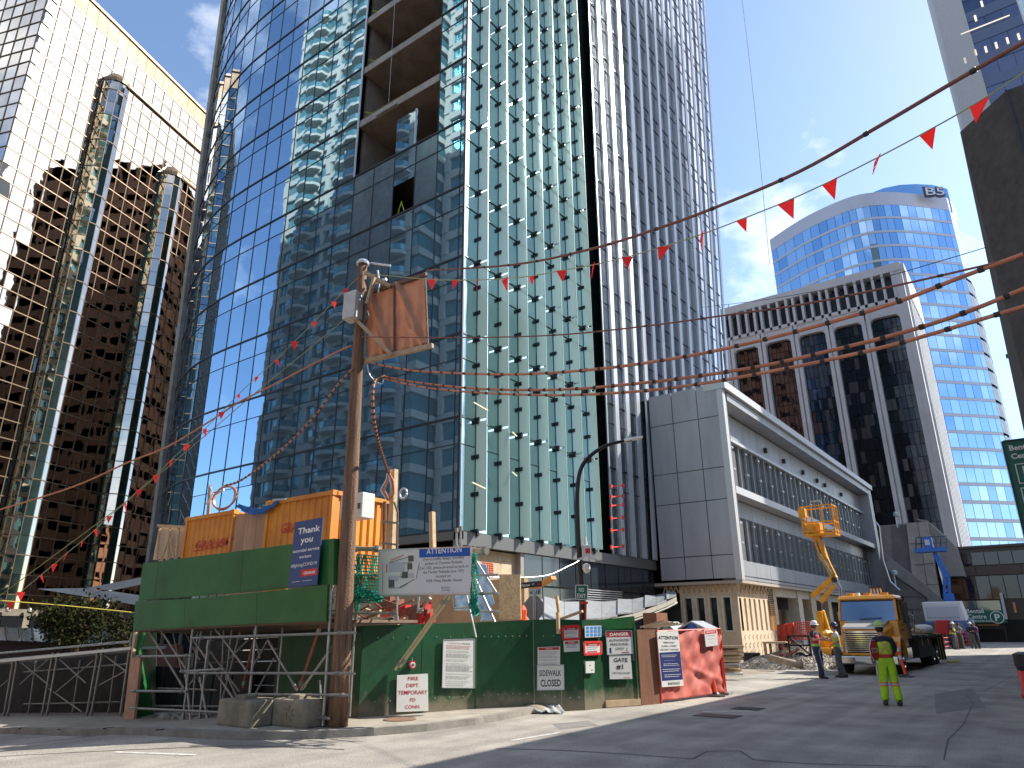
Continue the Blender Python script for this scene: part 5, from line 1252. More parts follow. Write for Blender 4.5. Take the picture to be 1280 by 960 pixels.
lw = thing('green_end_wall', (-16.2,8.9,-.2), 'green and raw plywood end wall of the covered walkway', 'wall')
P = lambda x, y, Y: onY(x, y, Y)
MB().slab(P(168,823,8.9),P(179,790+4,8.9),P(180,787,8.9),P(168,787,8.9),.05).build('green_sheet', m_grn2, lw)
MB().slab(P(167,905,8.9),P(193,902,9.9),P(180,788,9.9),P(168,789,8.9),.05).build('green_sheet', m_grn2, lw)
MB().slab(P(153,907,8.75),P(166.5,904,8.75),P(175.5,822,8.75),P(163,822,8.75),.06).build('raw_sheet', M('pinkish_ply', (.50,.28,.19), .85, var=.3, vscale=4), lw)
MB().slab(P(163,822,8.8),P(165,822,8.8),P(170,789,8.8),P(167,789,8.8),.06).build('raw_edge', m_ply, lw)
MB().slab(P(192,903,9.9),P(196,895,11),P(196,790,11),P(178,790,9.9),.05).build('green_sheet', m_grn, lw)
bw = thing('dark_slat_wall', (-15,11,0), 'dark horizontal boarding at the back of the covered walkway', 'wall')
for k in range(9):
    z0 = -.3+.27*k; MB().slab((-19,11.2,z0-.2),(-12.9,11.2,z0),(-12.9,11.2,z0+.25),(-19,11.2,z0+.05),.04).build('board', M('charcoal_board', (.05,.045,.045), .8, var=.3, vscale=3), bw)
board('thank_you_sign', 'navy Thank you essential service workers sign on the green fascia', [(370,653),(404.5,646.5),(397,731),(360.5,735)], (Vector((0,8.5,0)), Vector((0,-1,0))),
      [('t','Thank',.52,.80,.095,.78,m_wt,.02),('t','you',.5,.655,.095,.42,m_wt,.02),('t','essential service',.5,.52,.05,.92,m_wt,.012),('t','workers',.5,.42,.05,.42,m_wt,.012),('t','#fightingCOVID19',.48,.30,.05,.88,m_wt,.004),('r',.42,.145,.97,.245,m_red2),('t','GRAHAM',.7,.17,.045,.38,m_wt,.02),('l',.12,.42,.075,.06,1,m_wt),('l',.5,.85,.075,.06,1,m_wt)], mat=M('thank_navy', (.035,.07,.19), .5))
m_con = M('container_orange', (.72,.30,.035), .5, var=.3, vscale=.8, col2=(.55,.18,.03), scuff=.6, scol=(.22,.09,.04))
def corr(a, b, z0, z1, name, mat, parent, pitch=.28, dep=.04):
    d = (b-a); L_ = d.length; d.normalize(); n = Vector((d.y, -d.x, 0)); n = n if n.dot(CAM-a) > 0 else -n
    k = int(L_/pitch); mb = MB(); pts = []
    for i in range(k):
        s = L_/k
        for f, o in ((0,0),(.38,0),(.5,-dep),(.88,-dep)): pts.append(a+d*(s*(i+f))+n*o)
    pts.append(b)
    for p, q in zip(pts[:-1], pts[1:]): mb.quad((p.x,p.y,z0),(q.x,q.y,z0),(q.x,q.y,z1),(p.x,p.y,z1))
    o = mb.build(name, mat, parent); sl = o.modifiers.new('t', 'SOLIDIFY'); sl.thickness = .01
    return o, n
YC = 13.
def container(label, xl, xr, zt, zb, side, txt):
    t = thing('shipping_container', (xl,YC,zb), label, 'shipping container', 'orange containers above the walkway')
    o, n = corr(Vector((xl+.08,YC,0)), Vector((xr-.08,YC,0)), zb+.1, zt-.12, 'long_wall', m_con, t)
    MB().bar((xl,YC,zt-.06),(xr,YC,zt-.06),.12,.12).build('side_rail', m_con, t); MB().bar((xl,YC,zb+.06),(xr,YC,zb+.06),.12,.14).build('side_rail', m_con, t)
    for x in (xl+.05, xr-.05): MB().box(x-.06,x+.06,YC-.05,YC+.09,zb,zt-.12).build('corner_post', m_con, t)
    for x in (xl+.05, xr-.05): MB().box(x-.09,x+.09,YC-.07,YC+.11,zt-.13,zt+.015).build('corner_casting', m_con, t)
    if side:
        corr(Vector((xr,YC+.08,0)), Vector((xr,YC+2.2,0)), zb+.1, zt-.1, 'end_wall', m_con, t, .26, .05)
        MB().bar((xr,YC+.1,zt-.06),(xr,YC+2.3,zt-.06),.12,.12).box(xr-.08,xr+.05,YC+2.15,YC+2.3,zb,zt).build('end_rail', m_con, t)
    MB().box(xl+.1,xr-.1,YC+.1,YC+2.2,zt-.08,zt-.03).box(xl,xr,YC+2.2,YC+2.3,zb,zt).build('roof', m_con, t)
    text(t, txt[0], (txt[1],YC-.03,txt[2]), (1,0,-.0), (0,0,1), txt[3], M('graham_red', (.55,.03,.02), .5), 'LEFT', 1, .012, 0, txt[4], shear=.25)
    return t
p = onY(418,613,YC); q = onY(335,634,YC); pr = p.x; zt = p.z
g1_ = onY(351,667,YC); g2_ = onY(374,654,YC)
container('right orange container with a white cabinet on its end, behind the Thank you sign', q.x, pr, zt, zt-2.4, True, ('GRAHAM', g1_.x, g1_.z, .3, 1.55))
p2 = onY(294,642,YC); q2 = onY(235,646,YC)
g3 = onY(243,686,YC); g4 = onY(290,676,YC)
container('left orange container, partly behind the green fascia', q2.x, p2.x, p2.z+.12, p2.z-2.3, False, ('GRAHAM', g3.x, g3.z, .24, (g4-g3).x))
MB().bar((g3.x,YC-.03,g3.z-.09),(g4.x,YC-.03,g4.z-.42+.32),.03,.01,(0,-1,0)).build('painted_line', M('graham_red', (.55,.03,.02)), bpy.data.objects['shipping_container.001'])
cx_ = onY(427,640,12.7)
cbx = thing('white_utility_cabinet', (cx_.x,12.9,cx_.z), 'white utility cabinet on the container corner behind the pole', 'box')
MB().box(onY(425,640,12.75).x, onY(452,640,12.75).x, 12.75, 13.2, onY(440,648,12.75).z, onY(440,617,12.75).z).build('case', m_wsg, cbx, bevel=.02)
MB().box(onY(446,640,12.75).x, onY(450,640,12.75).x, 12.73, 12.75, onY(440,637,12.75).z, onY(440,630,12.75).z).build('vent', m_gry, cbx)
pw_ = thing('plywood_infill', (p2.x,YC,2.5), 'weathered plywood infill between the two orange containers', 'panel')
a0, a1 = p2.x-.05, q.x+.1; n = 3
for k in range(n):
    x0_, x1_ = a0+(a1-a0)*k/n, a0+(a1-a0)*(k+1)/n
    MB().box(x0_,x1_-.015,YC+.02,YC+.06,2.4,onY(300,643,YC).z).build('plywood_sheet', M('weathered_ply', (.46,.28,.18), .85, var=.35, vscale=2.2, streak=.2), pw_)
MB().box(a0+.1,a1,YC+.3,YC+1.5,zt-.4,zt-.05).build('shed_roof', m_tbr, pw_)
btp = thing('blue_roof_tarp', onY(315,640,12.9), 'crumpled blue tarpaulin draped over the container roof edge', 'tarpaulin')
def tf(u, v): return math.sin(u*25+v*6)*.6+random.uniform(-.3,.3)
bq = [(297,629),(306,632),(318,636),(332,634),(348,626)]; bq2 = [(297,634),(306,640),(318,644),(332,641),(348,629)]
mb = MB()
for k in range(25):
    u = k/24*4; i = min(3, int(u)); f = u-i
    tp_ = onY(bq[i][0]+(bq[i+1][0]-bq[i][0])*f, bq[i][1]+(bq[i+1][1]-bq[i][1])*f, 12.9); bt_ = onY(bq2[i][0]+(bq2[i+1][0]-bq2[i][0])*f, bq2[i][1]+(bq2[i+1][1]-bq2[i][1])*f, 12.85)
    for j in range(6):
        p = tp_.lerp(bt_, j/5); p += Vector((0, math.sin(k*1.3+j)*.05-.03+random.uniform(-.02,.02), random.uniform(-.015,.015))); mb.v.append(tuple(p))
for k in range(24):
    for j in range(5): q_ = k*6+j; mb.f.append((q_,q_+1,q_+7,q_+6)); mb.m.append(0)
o = mb.build('tarpaulin', m_bt, btp, smooth=True); sl = o.modifiers.new('t','SOLIDIFY'); sl.thickness = .01
MB().bar(onY(341,625,12.9), onY(358,624,12.9), .05, .05).build('roof_rail', m_edge, btp)
# cable coil and leaning board on the container
cc_ = thing('cable_coil', onY(281,640,12.9), 'coil of orange and white cable on the left container roof', 'cable')
for k in range(4):
    c = onY(280.5,622,12.85-.05*k); rx, rz_ = onY(293,622,12.85).x-onY(280.5,622,12.85).x, onY(280,609,12.85).z-onY(280,622,12.85).z
    MB().tube([c+Vector((rx*(1+.06*k)*math.cos(t), 0, rz_*(1.15-.05*k)*math.sin(t))) for t in [2*math.pi*i/20 for i in range(21)]], .028, 6).build('coil_turn', m_or if k % 2 else m_silver, cc_, smooth=True)
MB().tube([onY(261,605,12.8),onY(266,617,12.8),onY(258,630,12.8),onY(270,618,12.8),onY(280,612,12.8)], .025, 5).build('loose_end', m_silver, cc_)
lb = thing('weathered_plank', onY(261,645,13.1), 'grey weathered plank standing on the left container', 'plank')
MB().bar(onY(260,650,13.1), onY(263,607,13.1), .17, .05).build('plank', M('grey_plank', (.40,.35,.30), .9, var=.3, vscale=6), lb)
# timber post with conduits beyond the container
tp2 = thing('timber_post', onY(489,720,13.2), 'timber post with clamped conduits and bundled white cable beside the right container', 'post')
MB().bar(onY(489,700,13.2), onY(493,587,13.2), .16, .14).build('post', m_ply, tp2)
MB().tube([onY(480,700,13.2),onY(481,627,13.2)], .05, 8).tube([onY(496,700,13.1),onY(497,640,13.1),onY(493,628,13.1)], .03, 6).build('conduit', m_dkt, tp2)
for y in (652,679): MB().bar(onY(478,y,13.05), onY(498,y+2,13.05), .05, .05).build('clamp', m_joint_c, tp2)
for k in range(3): MB().tube([onY(485+k*1.5,588,13-.05*k),onY(483+k,600,13),onY(476+k*2,612,12.95),onY(484+k,625,12.95),onY(492,618,12.95),onY(488+2*k,602,12.95),onY(486,590,12.95)], .028, 6).build('cable_loop', random.choice([m_or,m_silver]), tp2, smooth=True)
rx = onY(504,617,12.9); MB().tube([rx+Vector((.13*math.cos(t),0,.13*math.sin(t))) for t in [2*math.pi*i/14 for i in range(15)]], .03, 6).build('cable_ring', m_silver, tp2, smooth=True)
# bare stud frame left of the container
sd_ = thing('stud_frame', onY(193,697,13.), 'bare timber stud frame with pale sheathing left of the containers', 'frame')
MB().slab(*[onY(x,y,13.2) for x,y in ((191,700),(232,695),(233,657),(199,657))], .03).build('sheathing', M('pale_osb', (.66,.52,.40), .85, var=.2, vscale=10), sd_)
for x in (200,213,224): MB().bar(onY(x-4,700,13.05), onY(x,659,13.05), .08, .07).build('stud', m_ply, sd_)
MB().bar(onY(198,657,13.05), onY(233,659,13.05), .1, .09).bar(onY(212,672,13.02), onY(219,700,13.02), .06, .06).bar(onY(212,672,13.02), onY(202,700,13.02), .06, .06).build('rail', m_ply, sd_)
# lock blocks
m_blk2 = M('stained_block_concrete', (.25,.22,.165), .95, var=.45, vscale=2.4, bump=.8, bscale=18)
def lockblock(l, r, r2, top, label, yb):
    a = onZ(l, yb, .1); b = onZ(r, yb, .1); z = hz(a.x, a.y, top); Y = a.y; X0, X1 = a.x, onY(r, yb, Y).x
    W_ = onX(r2, yb-3, X1).y-Y; W_ = max(.5, min(1.1, W_))
    t = thing('concrete_block', (X0, Y, .1), label, 'concrete block', 'concrete lock blocks behind the kerb')
    o = MB().box(X0,X1,Y,Y+W_,.1,z).build('block', m_blk2, t, bevel=.045)
    MB().box((X0+X1)/2-.13,(X0+X1)/2+.13,Y+W_/2-.13,Y+W_/2+.13,z-.02,z+.07).build('key_lug', m_blk2, t, bevel=.02)
    return X0, X1, Y, z
lockblock(269,309,334,873,'left concrete lock block under the scaffold', 907)
X0_, X1_, Y_, z_ = lockblock(335,381,404,872.5,'right concrete lock block with a scratched mark, beside the pole', 907.5)
mk = MB()
for i in range(7):
    c = Vector(((X0_+X1_)/2+.05, Y_-.004, .33)); t0 = i*math.pi/3.5; mk.bar(c+Vector((.05*math.cos(t0),0,.04*math.sin(t0))), c+Vector((.14*math.cos(t0+.7),0,.12*math.sin(t0+.7))), .012, .006, (0,-1,0))
mk.build('scratched_mark', m_dkt, bpy.data.objects['concrete_block.001'])
rb = thing('rubble_stone', onZ(190,905,.0)*0+Vector((-15.6,9.0,-.2)), 'few loose stones at the foot of the green end wall', 'stone')
for k in range(6): MB().lathe([(.02,-.06),(.12,-.03),(.13,.03),(.05,.08)], 6, (-15.9+.25*k,8.85+random.uniform(-.1,.1),gz(-15.6)+.14)).build('stone', m_conc, rb)

# ================================================================ LEFT SCAFFOLD FENCE, TREE, CANOPIES
YF = 9.5
sfz = thing('walkway_scaffold', (-22,YF,-.6), 'row of braced scaffold frames with dark netting along the left pavement', 'scaffold')
S6 = (.5,0,480)
pipes(sfz, [[(-60,695),(325,660)],[(-60,678),(325,644)],[(330,622),(296,858)],[(246,662),(215,838)],[(258,660),(226,836)],[(132,672),(104,834)],[(145,672),(116,834)],[(34,686),(8,838)],[(44,684),(18,836)]], YF, .03, None, S6)
pipes(sfz, [[(45,690),(125,755)],[(140,680),(215,748)],[(250,670),(318,720)],[(130,680),(50,750)],[(235,690),(140,770)],[(318,715),(235,760)],[(20,740),(-40,790)],[(120,760),(205,820)],[(-60,738),(-10,700)]], YF+.05, .018, None, S6)
pipes(sfz, [[(90,690),(70,830)],[(200,690),(180,830)],[(290,680),(270,830)],[(60,720),(320,700)],[(60,800),(300,795)]], YF+.9, .022, None, S6)
m_nett = M('black_netting', (.035,.030,.030), .9, var=.5, vscale=3)
P0 = onY(-40,845,YF+1.2); 
MB().slab(onY(-60,903,YF+1.1),onY(163,897,YF+1.1),onY(168,812,YF+1.1),onY(-60,832,YF+1.1),.02).build('netting', m_nett, sfz)
MB().slab(onY(-60,834,YF-.1),onY(163,812,YF-.1),onY(164,808.5,YF-.1),onY(-60,830.5,YF-.1),.9).build('deck_edge', m_wsg, sfz)
for k in range(18): 
    x = -30+.8*k; MB().box(x,x+.74,YF+1.25,YF+1.35,-1.2,.75).build('panel', M('dark_panel', (.06,.05,.05), .8, var=.4, vscale=2), sfz)
m_leaf = M('olive_leaf', (.022,.03,.012), .95, spec=.1, var=.5, vscale=1.5, col2=(.05,.04,.016)); m_leaf2 = M('dark_leaf', (.018,.028,.010), .95, spec=.1)
m_bark = M('bark', (.12,.09,.07), .9)
def tree(label, c, rx, rz_, n, base):
    t = thing('street_tree', (c.x,c.y,base), label, 'tree')
    P = [Vector((c.x,c.y,base)), Vector((c.x+.05,c.y,c.z-rz_*.6)), Vector((c.x-.1,c.y,c.z+rz_*.2))]
    tr = MB().tube(P, [.13,.09,.03], 8)
    for k in range(9):
        a = random.uniform(0,6.28); q = P[1].lerp(P[2], random.random()); tr.tube([q, q+Vector((math.cos(a)*rx*.7,math.sin(a)*rx*.7,random.uniform(.1,.7)*rz_))], [.04,.01], 5)
    tr.build('trunk', m_bark, t)
    mb = MB(); cl_ = []
    for k in range(26):
        a = random.uniform(0,6.28); e = random.uniform(-.8,1); rr_ = random.uniform(.35,1)
        cl_.append((Vector((c.x+math.cos(a)*rx*rr_*math.sqrt(max(0,1-e*e*.6)), c.y+math.sin(a)*rx*rr_, c.z+e*rz_)), random.uniform(.3,.6)))
    for k in range(n):
        q, s = random.choice(cl_); p = q+Vector((random.gauss(0,s*.5),random.gauss(0,s*.5),random.gauss(0,s*.4)))
        a = Vector((random.uniform(-1,1),random.uniform(-1,1),random.uniform(-1,1))).normalized(); b = a.cross(Vector((random.uniform(-1,1),random.uniform(-1,1),random.uniform(-1,1)))).normalized(); z = random.uniform(.05,.10)
        mb.mi = int(random.random() < .4); mb.quad(p-a*z, p-b*z*.5, p+a*z, p+b*z*.5)
    stuff(mb.build('crown', [m_leaf,m_leaf2], t))
tree('olive green street tree behind the left scaffold', onD(100,779,31.), 1.15, .7, 5000, -1.2)
tree('small dark street tree at the far left behind the scaffold', onD(158,800,31.), .8, .6, 2000, -1.2)
m_fab = M('white_canopy_fabric', (.88,.9,.95), .6, transl=.6, var=.15, vscale=2)
wc = thing('white_canopy', onD(110,745,30.), 'white stretched canopy jutting left from behind the green fascia', 'canopy')
Yw = 24.
MB().quad(*[onY(x,y,Yw) for x,y in ((47,736),(182,758),(184,747),(103,735))]).build('membrane', m_fab, wc)
mb = MB(); 
A_ = [onY(x,y,Yw) for x,y in ((103,736),(140,738),(180,730),(180,721))]; mb.quad(*[A_[0],A_[3],A_[2],A_[1]]).build('membrane', m_fab, wc)
MB().quad(*[onY(x,y,Yw-.5) for x,y in ((120,741),(180,752),(180,745),(135,738))]).build('membrane', m_fab, wc)
gc = thing('glass_awning', onD(30,790,30.), 'sloping glazed awning on steel ribs at the foot of the mirror tower', 'awning')
for k in range(12):
    x0_, x1_ = -40+k*16.5, -40+(k+1)*16.5
    y_ = lambda x: 785+ (x*.03)
    MB().slab(*[onY(x0_,y_(x0_)+15,20.),onY(x1_-2,y_(x1_)+15,20.),onY(x1_-4,y_(x1_)-1,22.),onY(x0_-2,y_(x0_)-1,22.)], .05).build('glass_panel', M('awning_glass', (.35,.42,.48), .15, .6), gc)
    MB().bar(onY(x0_,y_(x0_)+16,19.95),onY(x0_-2,y_(x0_)-2,21.95),.08,.1).build('rib', m_mul, gc)
lwl = thing('low_brick_wall', (-35,21,-2), 'low dark brick wall behind the left scaffold', 'wall')
MB().slab(*[onY(x,y,21.) for x,y in ((-60,850),(220,840),(220,806),(-60,800))],.4).build('wall', M('dark_red_brick', (.12,.05,.035), .9, var=.4, vscale=5), lwl)
pod = thing('mirror_tower_podium', LP(0,0), 'pale stone lobby storey with round lights at the foot of the mirror tower', 'building')
MB().slab(LP(0,-3.5,3.4),LP(SE,-3.5,3.4),LP(SE,3.6,3.4),LP(0,3.6,3.4),3).build('wall', M('lobby_stone', (.22,.19,.15), .8, var=.4, vscale=.8), pod)
for k in range(14):
    s = 2+3*k; MB().slab(LP(s,-1,3.5),LP(s+2.2,-1,3.5),LP(s+2.2,3,3.5),LP(s,3,3.5),.1).build('window_pane', m_brg, pod)
for k in range(18): MB().lathe([(.02,-.22),(.2,-.12),(.22,.05),(.1,.2),(.02,.23)], 8, LP(1.5+2.2*k,3.5,3.9)).build('globe_lamp', m_wsg, pod)
# ================================================================ PEOPLE
def skinmesh(name, verts, edges, rad, mat, parent, root=0, sub=1):
    me = bpy.data.meshes.new(name); me.from_pydata([tuple(v) for v in verts], edges, []); me.update()
    o = bpy.data.objects.new(name, me); COL.objects.link(o)
    sk_ = o.modifiers.new('skin', 'SKIN'); sk_.use_smooth_shade = True; sk_.branch_smoothing = .4
    for i, r in enumerate(rad):
        d = me.skin_vertices[0].data[i]; d.radius = r if isinstance(r, tuple) else (r, r); d.use_root = (i == root)
    if sub: s = o.modifiers.new('sub', 'SUBSURF'); s.levels = sub; s.render_levels = sub
    me.materials.append(mat); o.parent = parent; OFF[o.name] = Vector()
    return o
def bandmat(name, base, bands=(), cross=None, rough=.75):
    """cloth with sewn tapes: bands = (z0, z1, colour); cross = (z centre, slope, halfwidth, colour) on the back"""
    if name in MATS: return MATS[name]
    m = M(name, base, rough, var=.3, vscale=5, bump=1., bscale=9); t = m.node_tree; b = t.nodes['Principled BSDF']; l = t.links.new
    cur = b.inputs['Base Color'].links[0].from_socket
    tc_ = nd(t, 'ShaderNodeTexCoord'); sx = nd(t, 'ShaderNodeSeparateXYZ'); l(tc_.outputs['Object'], sx.inputs[0])
    def mth(op, a, b_=None):
        n = nd(t, 'ShaderNodeMath', operation=op)
        for i, v in enumerate((a, b_)):
            if v is None: continue
            if isinstance(v, (int, float)): n.inputs[i].default_value = v
            else: l(v, n.inputs[i])
        return n.outputs[0]
    def mixin(fac, col):
        nonlocal cur
        mi = nd(t, 'ShaderNodeMix', data_type='RGBA'); l(fac, mi.inputs[0]); l(cur, mi.inputs[6]); mi.inputs[7].default_value = (*col, 1); cur = mi.outputs[2]
    if cross:
        zc, k, hw, col, col2 = cross
        d = mth('ABSOLUTE', mth('SUBTRACT', mth('ABSOLUTE', sx.outputs[0]), mth('MULTIPLY', mth('ABSOLUTE', mth('SUBTRACT', sx.outputs[2], zc)), k)))
        back = mth('GREATER_THAN', sx.outputs[1], -.02)
        mixin(mth('MULTIPLY', mth('LESS_THAN', d, hw), back), col); mixin(mth('MULTIPLY', mth('LESS_THAN', d, hw*.35), back), col2)
    for z0, z1, col in bands:
        mixin(mth('MULTIPLY', mth('GREATER_THAN', sx.outputs[2], z0), mth('LESS_THAN', sx.outputs[2], z1)), col)
    l(cur, b.inputs['Base Color']); return m
m_skin = M('skin_tone', (.42,.24,.16), .55); m_hair = M('dark_hair', (.03,.02,.015), .7); m_boot = M('black_boot', (.02,.02,.02), .5)
V = Vector
def person(loc, rz, label, h=1.75, top=None, vest=None, legs=None, hat=None, hatstyle='hard', sleeve=1., pose=None, near=False, bag=None, group=None, glove=None):
    t = thing('person', loc, label, 'person', group, rz, local=True); s = h/1.75; t.scale = (s, s, s)
    P = dict(la=(V((-.24,.0,1.17)),V((-.26,-.06,.93))), ra=(V((.24,.0,1.17)),V((.26,-.06,.93))), lk=V((-.10,-.02,.52)), lf=V((-.12,.02,.08)), rk=V((.10,-.02,.52)), rf=V((.12,.02,.08)), head=V((0,-.01,0)))
    if pose: P.update(pose)
    hp = P['head']
    v = [V((0,0,.97)),V((0,.0,1.12)),V((0,.0,1.3)),V((0,.01,1.43)),V((0,0,1.50))+hp*.3,V((0,-.01,1.575))+hp,V((0,-.015,1.64))+hp,V((0,-.005,1.70))+hp]
    r = [(.12,.09),(.11,.08),(.13,.09),(.09,.07),.05,(.062,.075),(.072,.088),(.055,.065)]
    e = [(0,1),(1,2),(2,3),(3,4),(4,5),(5,6),(6,7)]
    hands = []
    for sgn, k in ((-1,'la'),(1,'ra')):
        el, wr = P[k]; i = len(v); sh = V((sgn*.175,.0,1.40))
        d = (wr-el).normalized(); v += [sh, el, wr, wr+d*.05, wr+d*.09]; r += [.06,.042,.028,(.034,.02),(.036,.018)]
        e += [(3,i),(i,i+1),(i+1,i+2),(i+2,i+3),(i+3,i+4)]; hands.append((wr, d, sgn))
        if near:
            side = d.cross(V((sgn,0,0))); side = side.normalized() if side.length > .1 else V((0,1,0))
            for f in range(4):
                b0 = wr+d*.095+side*(.028-.0185*f); ln = (.062,.075,.07,.055)[f]; c_ = V((-sgn*.5,0,0))
                j = len(v); v += [b0+d*ln*.5, b0+d*ln*.8+c_*.035]; r += [.010,.008]; e += [(i+4,j),(j,j+1)]
            j = len(v); v += [wr+d*.05+side*.05, wr+d*.09+side*.06]; r += [.012,.009]; e += [(i+3,j),(j,j+1)]
    for sgn, kn, ft in ((-1,'lk','lf'),(1,'rk','rf')):
        i = len(v); v += [V((sgn*.09,0,.92)), P[kn], P[ft]]; r += [.08,.055,.04]; e += [(0,i),(i,i+1),(i+1,i+2)]
    skinmesh('body', v, e, r, m_skin, t)
    # clothes
    if legs:
        v = [V((0,0,1.10)),V((0,0,.95))]; r = [(.165,.125),(.155,.13)]; e = [(0,1)]
        for sgn, kn, ft in ((-1,'lk','lf'),(1,'rk','rf')):
            i = len(v); k_, f_ = P[kn], P[ft]; hip = V((sgn*.085,0,.88)); v += [hip, hip.lerp(k_,.5), k_, k_.lerp(f_,.55), f_+V((0,0,-.02))]; r += [(.118,.125),(.112,.115),.098,.092,.09]
            e += [(1,i),(i,i+1),(i+1,i+2),(i+2,i+3),(i+3,i+4)]
        skinmesh('trousers', v, e, r, legs, t)
    v = [V((0,0,.88)),V((0,0,1.10)),V((0,0,1.30)),V((0,.01,1.42)),V((0,0,1.475))]; r = [(.155,.115),(.155,.11),(.165,.115),(.115,.085),.062]; e = [(0,1),(1,2),(2,3),(3,4)]
    for sgn, k in ((-1,'la'),(1,'ra')):
        el, wr = P[k]; i = len(v); sh = V((sgn*.18,.0,1.40)); v += [sh]; r += [.078]; e += [(3,i)]
        if sleeve > .6: v += [el, wr]; r += [.06,.045]; e += [(i,i+1),(i+1,i+2)]
        else: v += [sh.lerp(el,.7)]; r += [.07]; e += [(i,i+1)]
    skinmesh('shirt', v, e, r, top, t)
    if vest:
        v = [V((0,0,.88)),V((0,0,1.12)),V((0,0,1.30)),V((0,.01,1.40))]; r = [(.195,.15),(.178,.135),(.19,.138),(.135,.10)]; e = [(0,1),(1,2),(2,3)]
        skinmesh('safety_vest', v, e, r, vest, t)
    for sgn, ft in ((-1,'lf'),(1,'rf')):
        f = P[ft]; c = V((f.x, f.y-.07, 0)); mb = MB()
        prof = [(-.07,.075,.10),(.02,.05,.10),(.10,.045,.075),(.17,.03,.05)]      # (forward, half width, height)
        k0 = 0; rows = []
        for fw, hw, hh_ in [(-.11,.04,.11),(-.07,.06,.16),(.02,.065,.14),(.10,.062,.09),(.18,.045,.065),(.21,.025,.04)]:
            y = f.y-fw+.0; z0 = max(0, f.z-.08); rows.append([(f.x-hw,y,z0),(f.x+hw,y,z0),(f.x+hw*.8,y,z0+hh_),(f.x-hw*.8,y,z0+hh_)])
        for rw_ in rows: mb.v += rw_
        for a in range(len(rows)-1):
            for q_ in range(4): b = a*4; mb.f.append((b+q_, b+(q_+1)%4, b+4+(q_+1)%4, b+4+q_)); mb.m.append(0)
        mb.f.append((3,2,1,0)); n_ = len(mb.v); mb.f.append((n_-4,n_-3,n_-2,n_-1)); mb.m += [0,0]
        o = mb.build('boot', m_boot, t, smooth=True); sb2 = o.modifiers.new('s','SUBSURF'); sb2.levels = 1; sb2.render_levels = 1
    hc = V((0,-.01,1.66))+hp
    if hat:
        if hatstyle == 'hard':
            MB().lathe([(.118,.0),(.12,.03),(.105,.085),(.07,.125),(.02,.14)], 16, hc+V((0,.005,.015))).build('hard_hat', hat, t, smooth=True)
            MB().lathe([(.12,-.004),(.155,-.01),(.15,.004),(.118,.014)], 16, hc+V((0,-.01,.015))).build('hat_brim', hat, t, smooth=True)
        else: MB().lathe([(.09,0),(.095,.05),(.06,.10),(.01,.11)], 12, hc+V((0,0,.02))).build('cap', hat, t, smooth=True)
    hr = MB(); hr.lathe([(.06,-.10),(.083,-.05),(.09,.0),(.085,.05),(.04,.09)], 12, hc+V((0,.022,-.0))); hr.build('hair', m_hair, t, smooth=True)
    fc = MB(); fh = hc+V((0,-.085,-.045)); fc.hexa([fh+V(p) for p in ((-.014,0,-.02),(.014,0,-.02),(.012,.02,-.02),(-.012,.02,-.02),(-.006,-.0,.02),(.006,0,.02),(.006,.02,.02),(-.006,.02,.02))])
    fc.bar(fh+V((-.022,.012,-.048)), fh+V((.022,.012,-.048)), .006, .008)
    for sg in (-1,1): fc.box(sg*.03-.011+hc.x, sg*.03+.011+hc.x, hc.y-.082, hc.y-.07, hc.z-.03, hc.z-.018).box(sg*.078-.008+hc.x, sg*.078+.008+hc.x, hc.y-.01, hc.y+.02, hc.z-.06, hc.z-.01)
    fc.build('face_feature', M('face_feature_tone', (.26,.13,.09), .6), t)
    if glove:
        for wr, d, sgn in hands: MB().tube([wr, wr+d*.06, wr+d*.12], [.035,.048,.03], 8).build('glove', glove, t, smooth=True)
    return t, hands
LIME = (.42,.72,.02); ORG = (.75,.16,.03); GRY = (.42,.42,.40); REDV = (.50,.04,.05)
m_navy_c = M('navy_cloth', (.018,.022,.04), .85, var=.2, vscale=8, bump=.2); m_jean = M('dark_denim', (.022,.035,.075), .85, var=.3, vscale=8); m_slate = M('slate_trouser', (.10,.095,.09), .85, var=.2, vscale=8)
m_hatw = M('white_hard_hat', (.72,.72,.70), .35); m_hatl = bandmat('lime_hat_tape', (.45,.60,.22), ((1.66,1.68,(.4,.42,.4)),)); m_hatb = M('navy_hat', (.02,.035,.09), .5)
# flagger
lt_ = bandmat('lime_hi_vis_trousers', LIME, ((.40,.425,ORG),(.425,.465,GRY),(.465,.49,ORG)))
vest_f = bandmat('lime_cross_vest', LIME, ((1.0,1.07,(.5,.06,.03)),(1.07,1.09,ORG)), (1.24,.62,.022,ORG,GRY))
fg = onZ(1117,882,0)
fl_, hands = person(fg, math.pi+.35, 'flagger seen from behind in lime trousers and crossed vest holding a round slow paddle', 1.73, top=m_navy_c, vest=vest_f, legs=lt_, hat=m_hatl, near=True, glove=M('teal_glove', (.02,.12,.14), .8),
   pose=dict(ra=(V((.28,.06,1.16)),V((.30,.26,.96))), la=(V((-.24,-.10,1.16)),V((-.16,-.28,1.06))), rf=V((.15,-.0,.08)), rk=V((.12,-.02,.5)), lf=V((-.13,.06,.08)), head=V((.03,-.03,0))))
pdl = onP(1093,813,fg+V((-.2,-.42,0)), FN); pd = thing('traffic_paddle', pdl, 'red paddle sign held low in the flagger\'s left hand', 'sign')
PXa = (FX*.75-FN*.66).normalized(); PNa = V((PXa.y,-PXa.x,0)); PNa = PNa if PNa.dot(FN) > 0 else -PNa
rr_ = .24
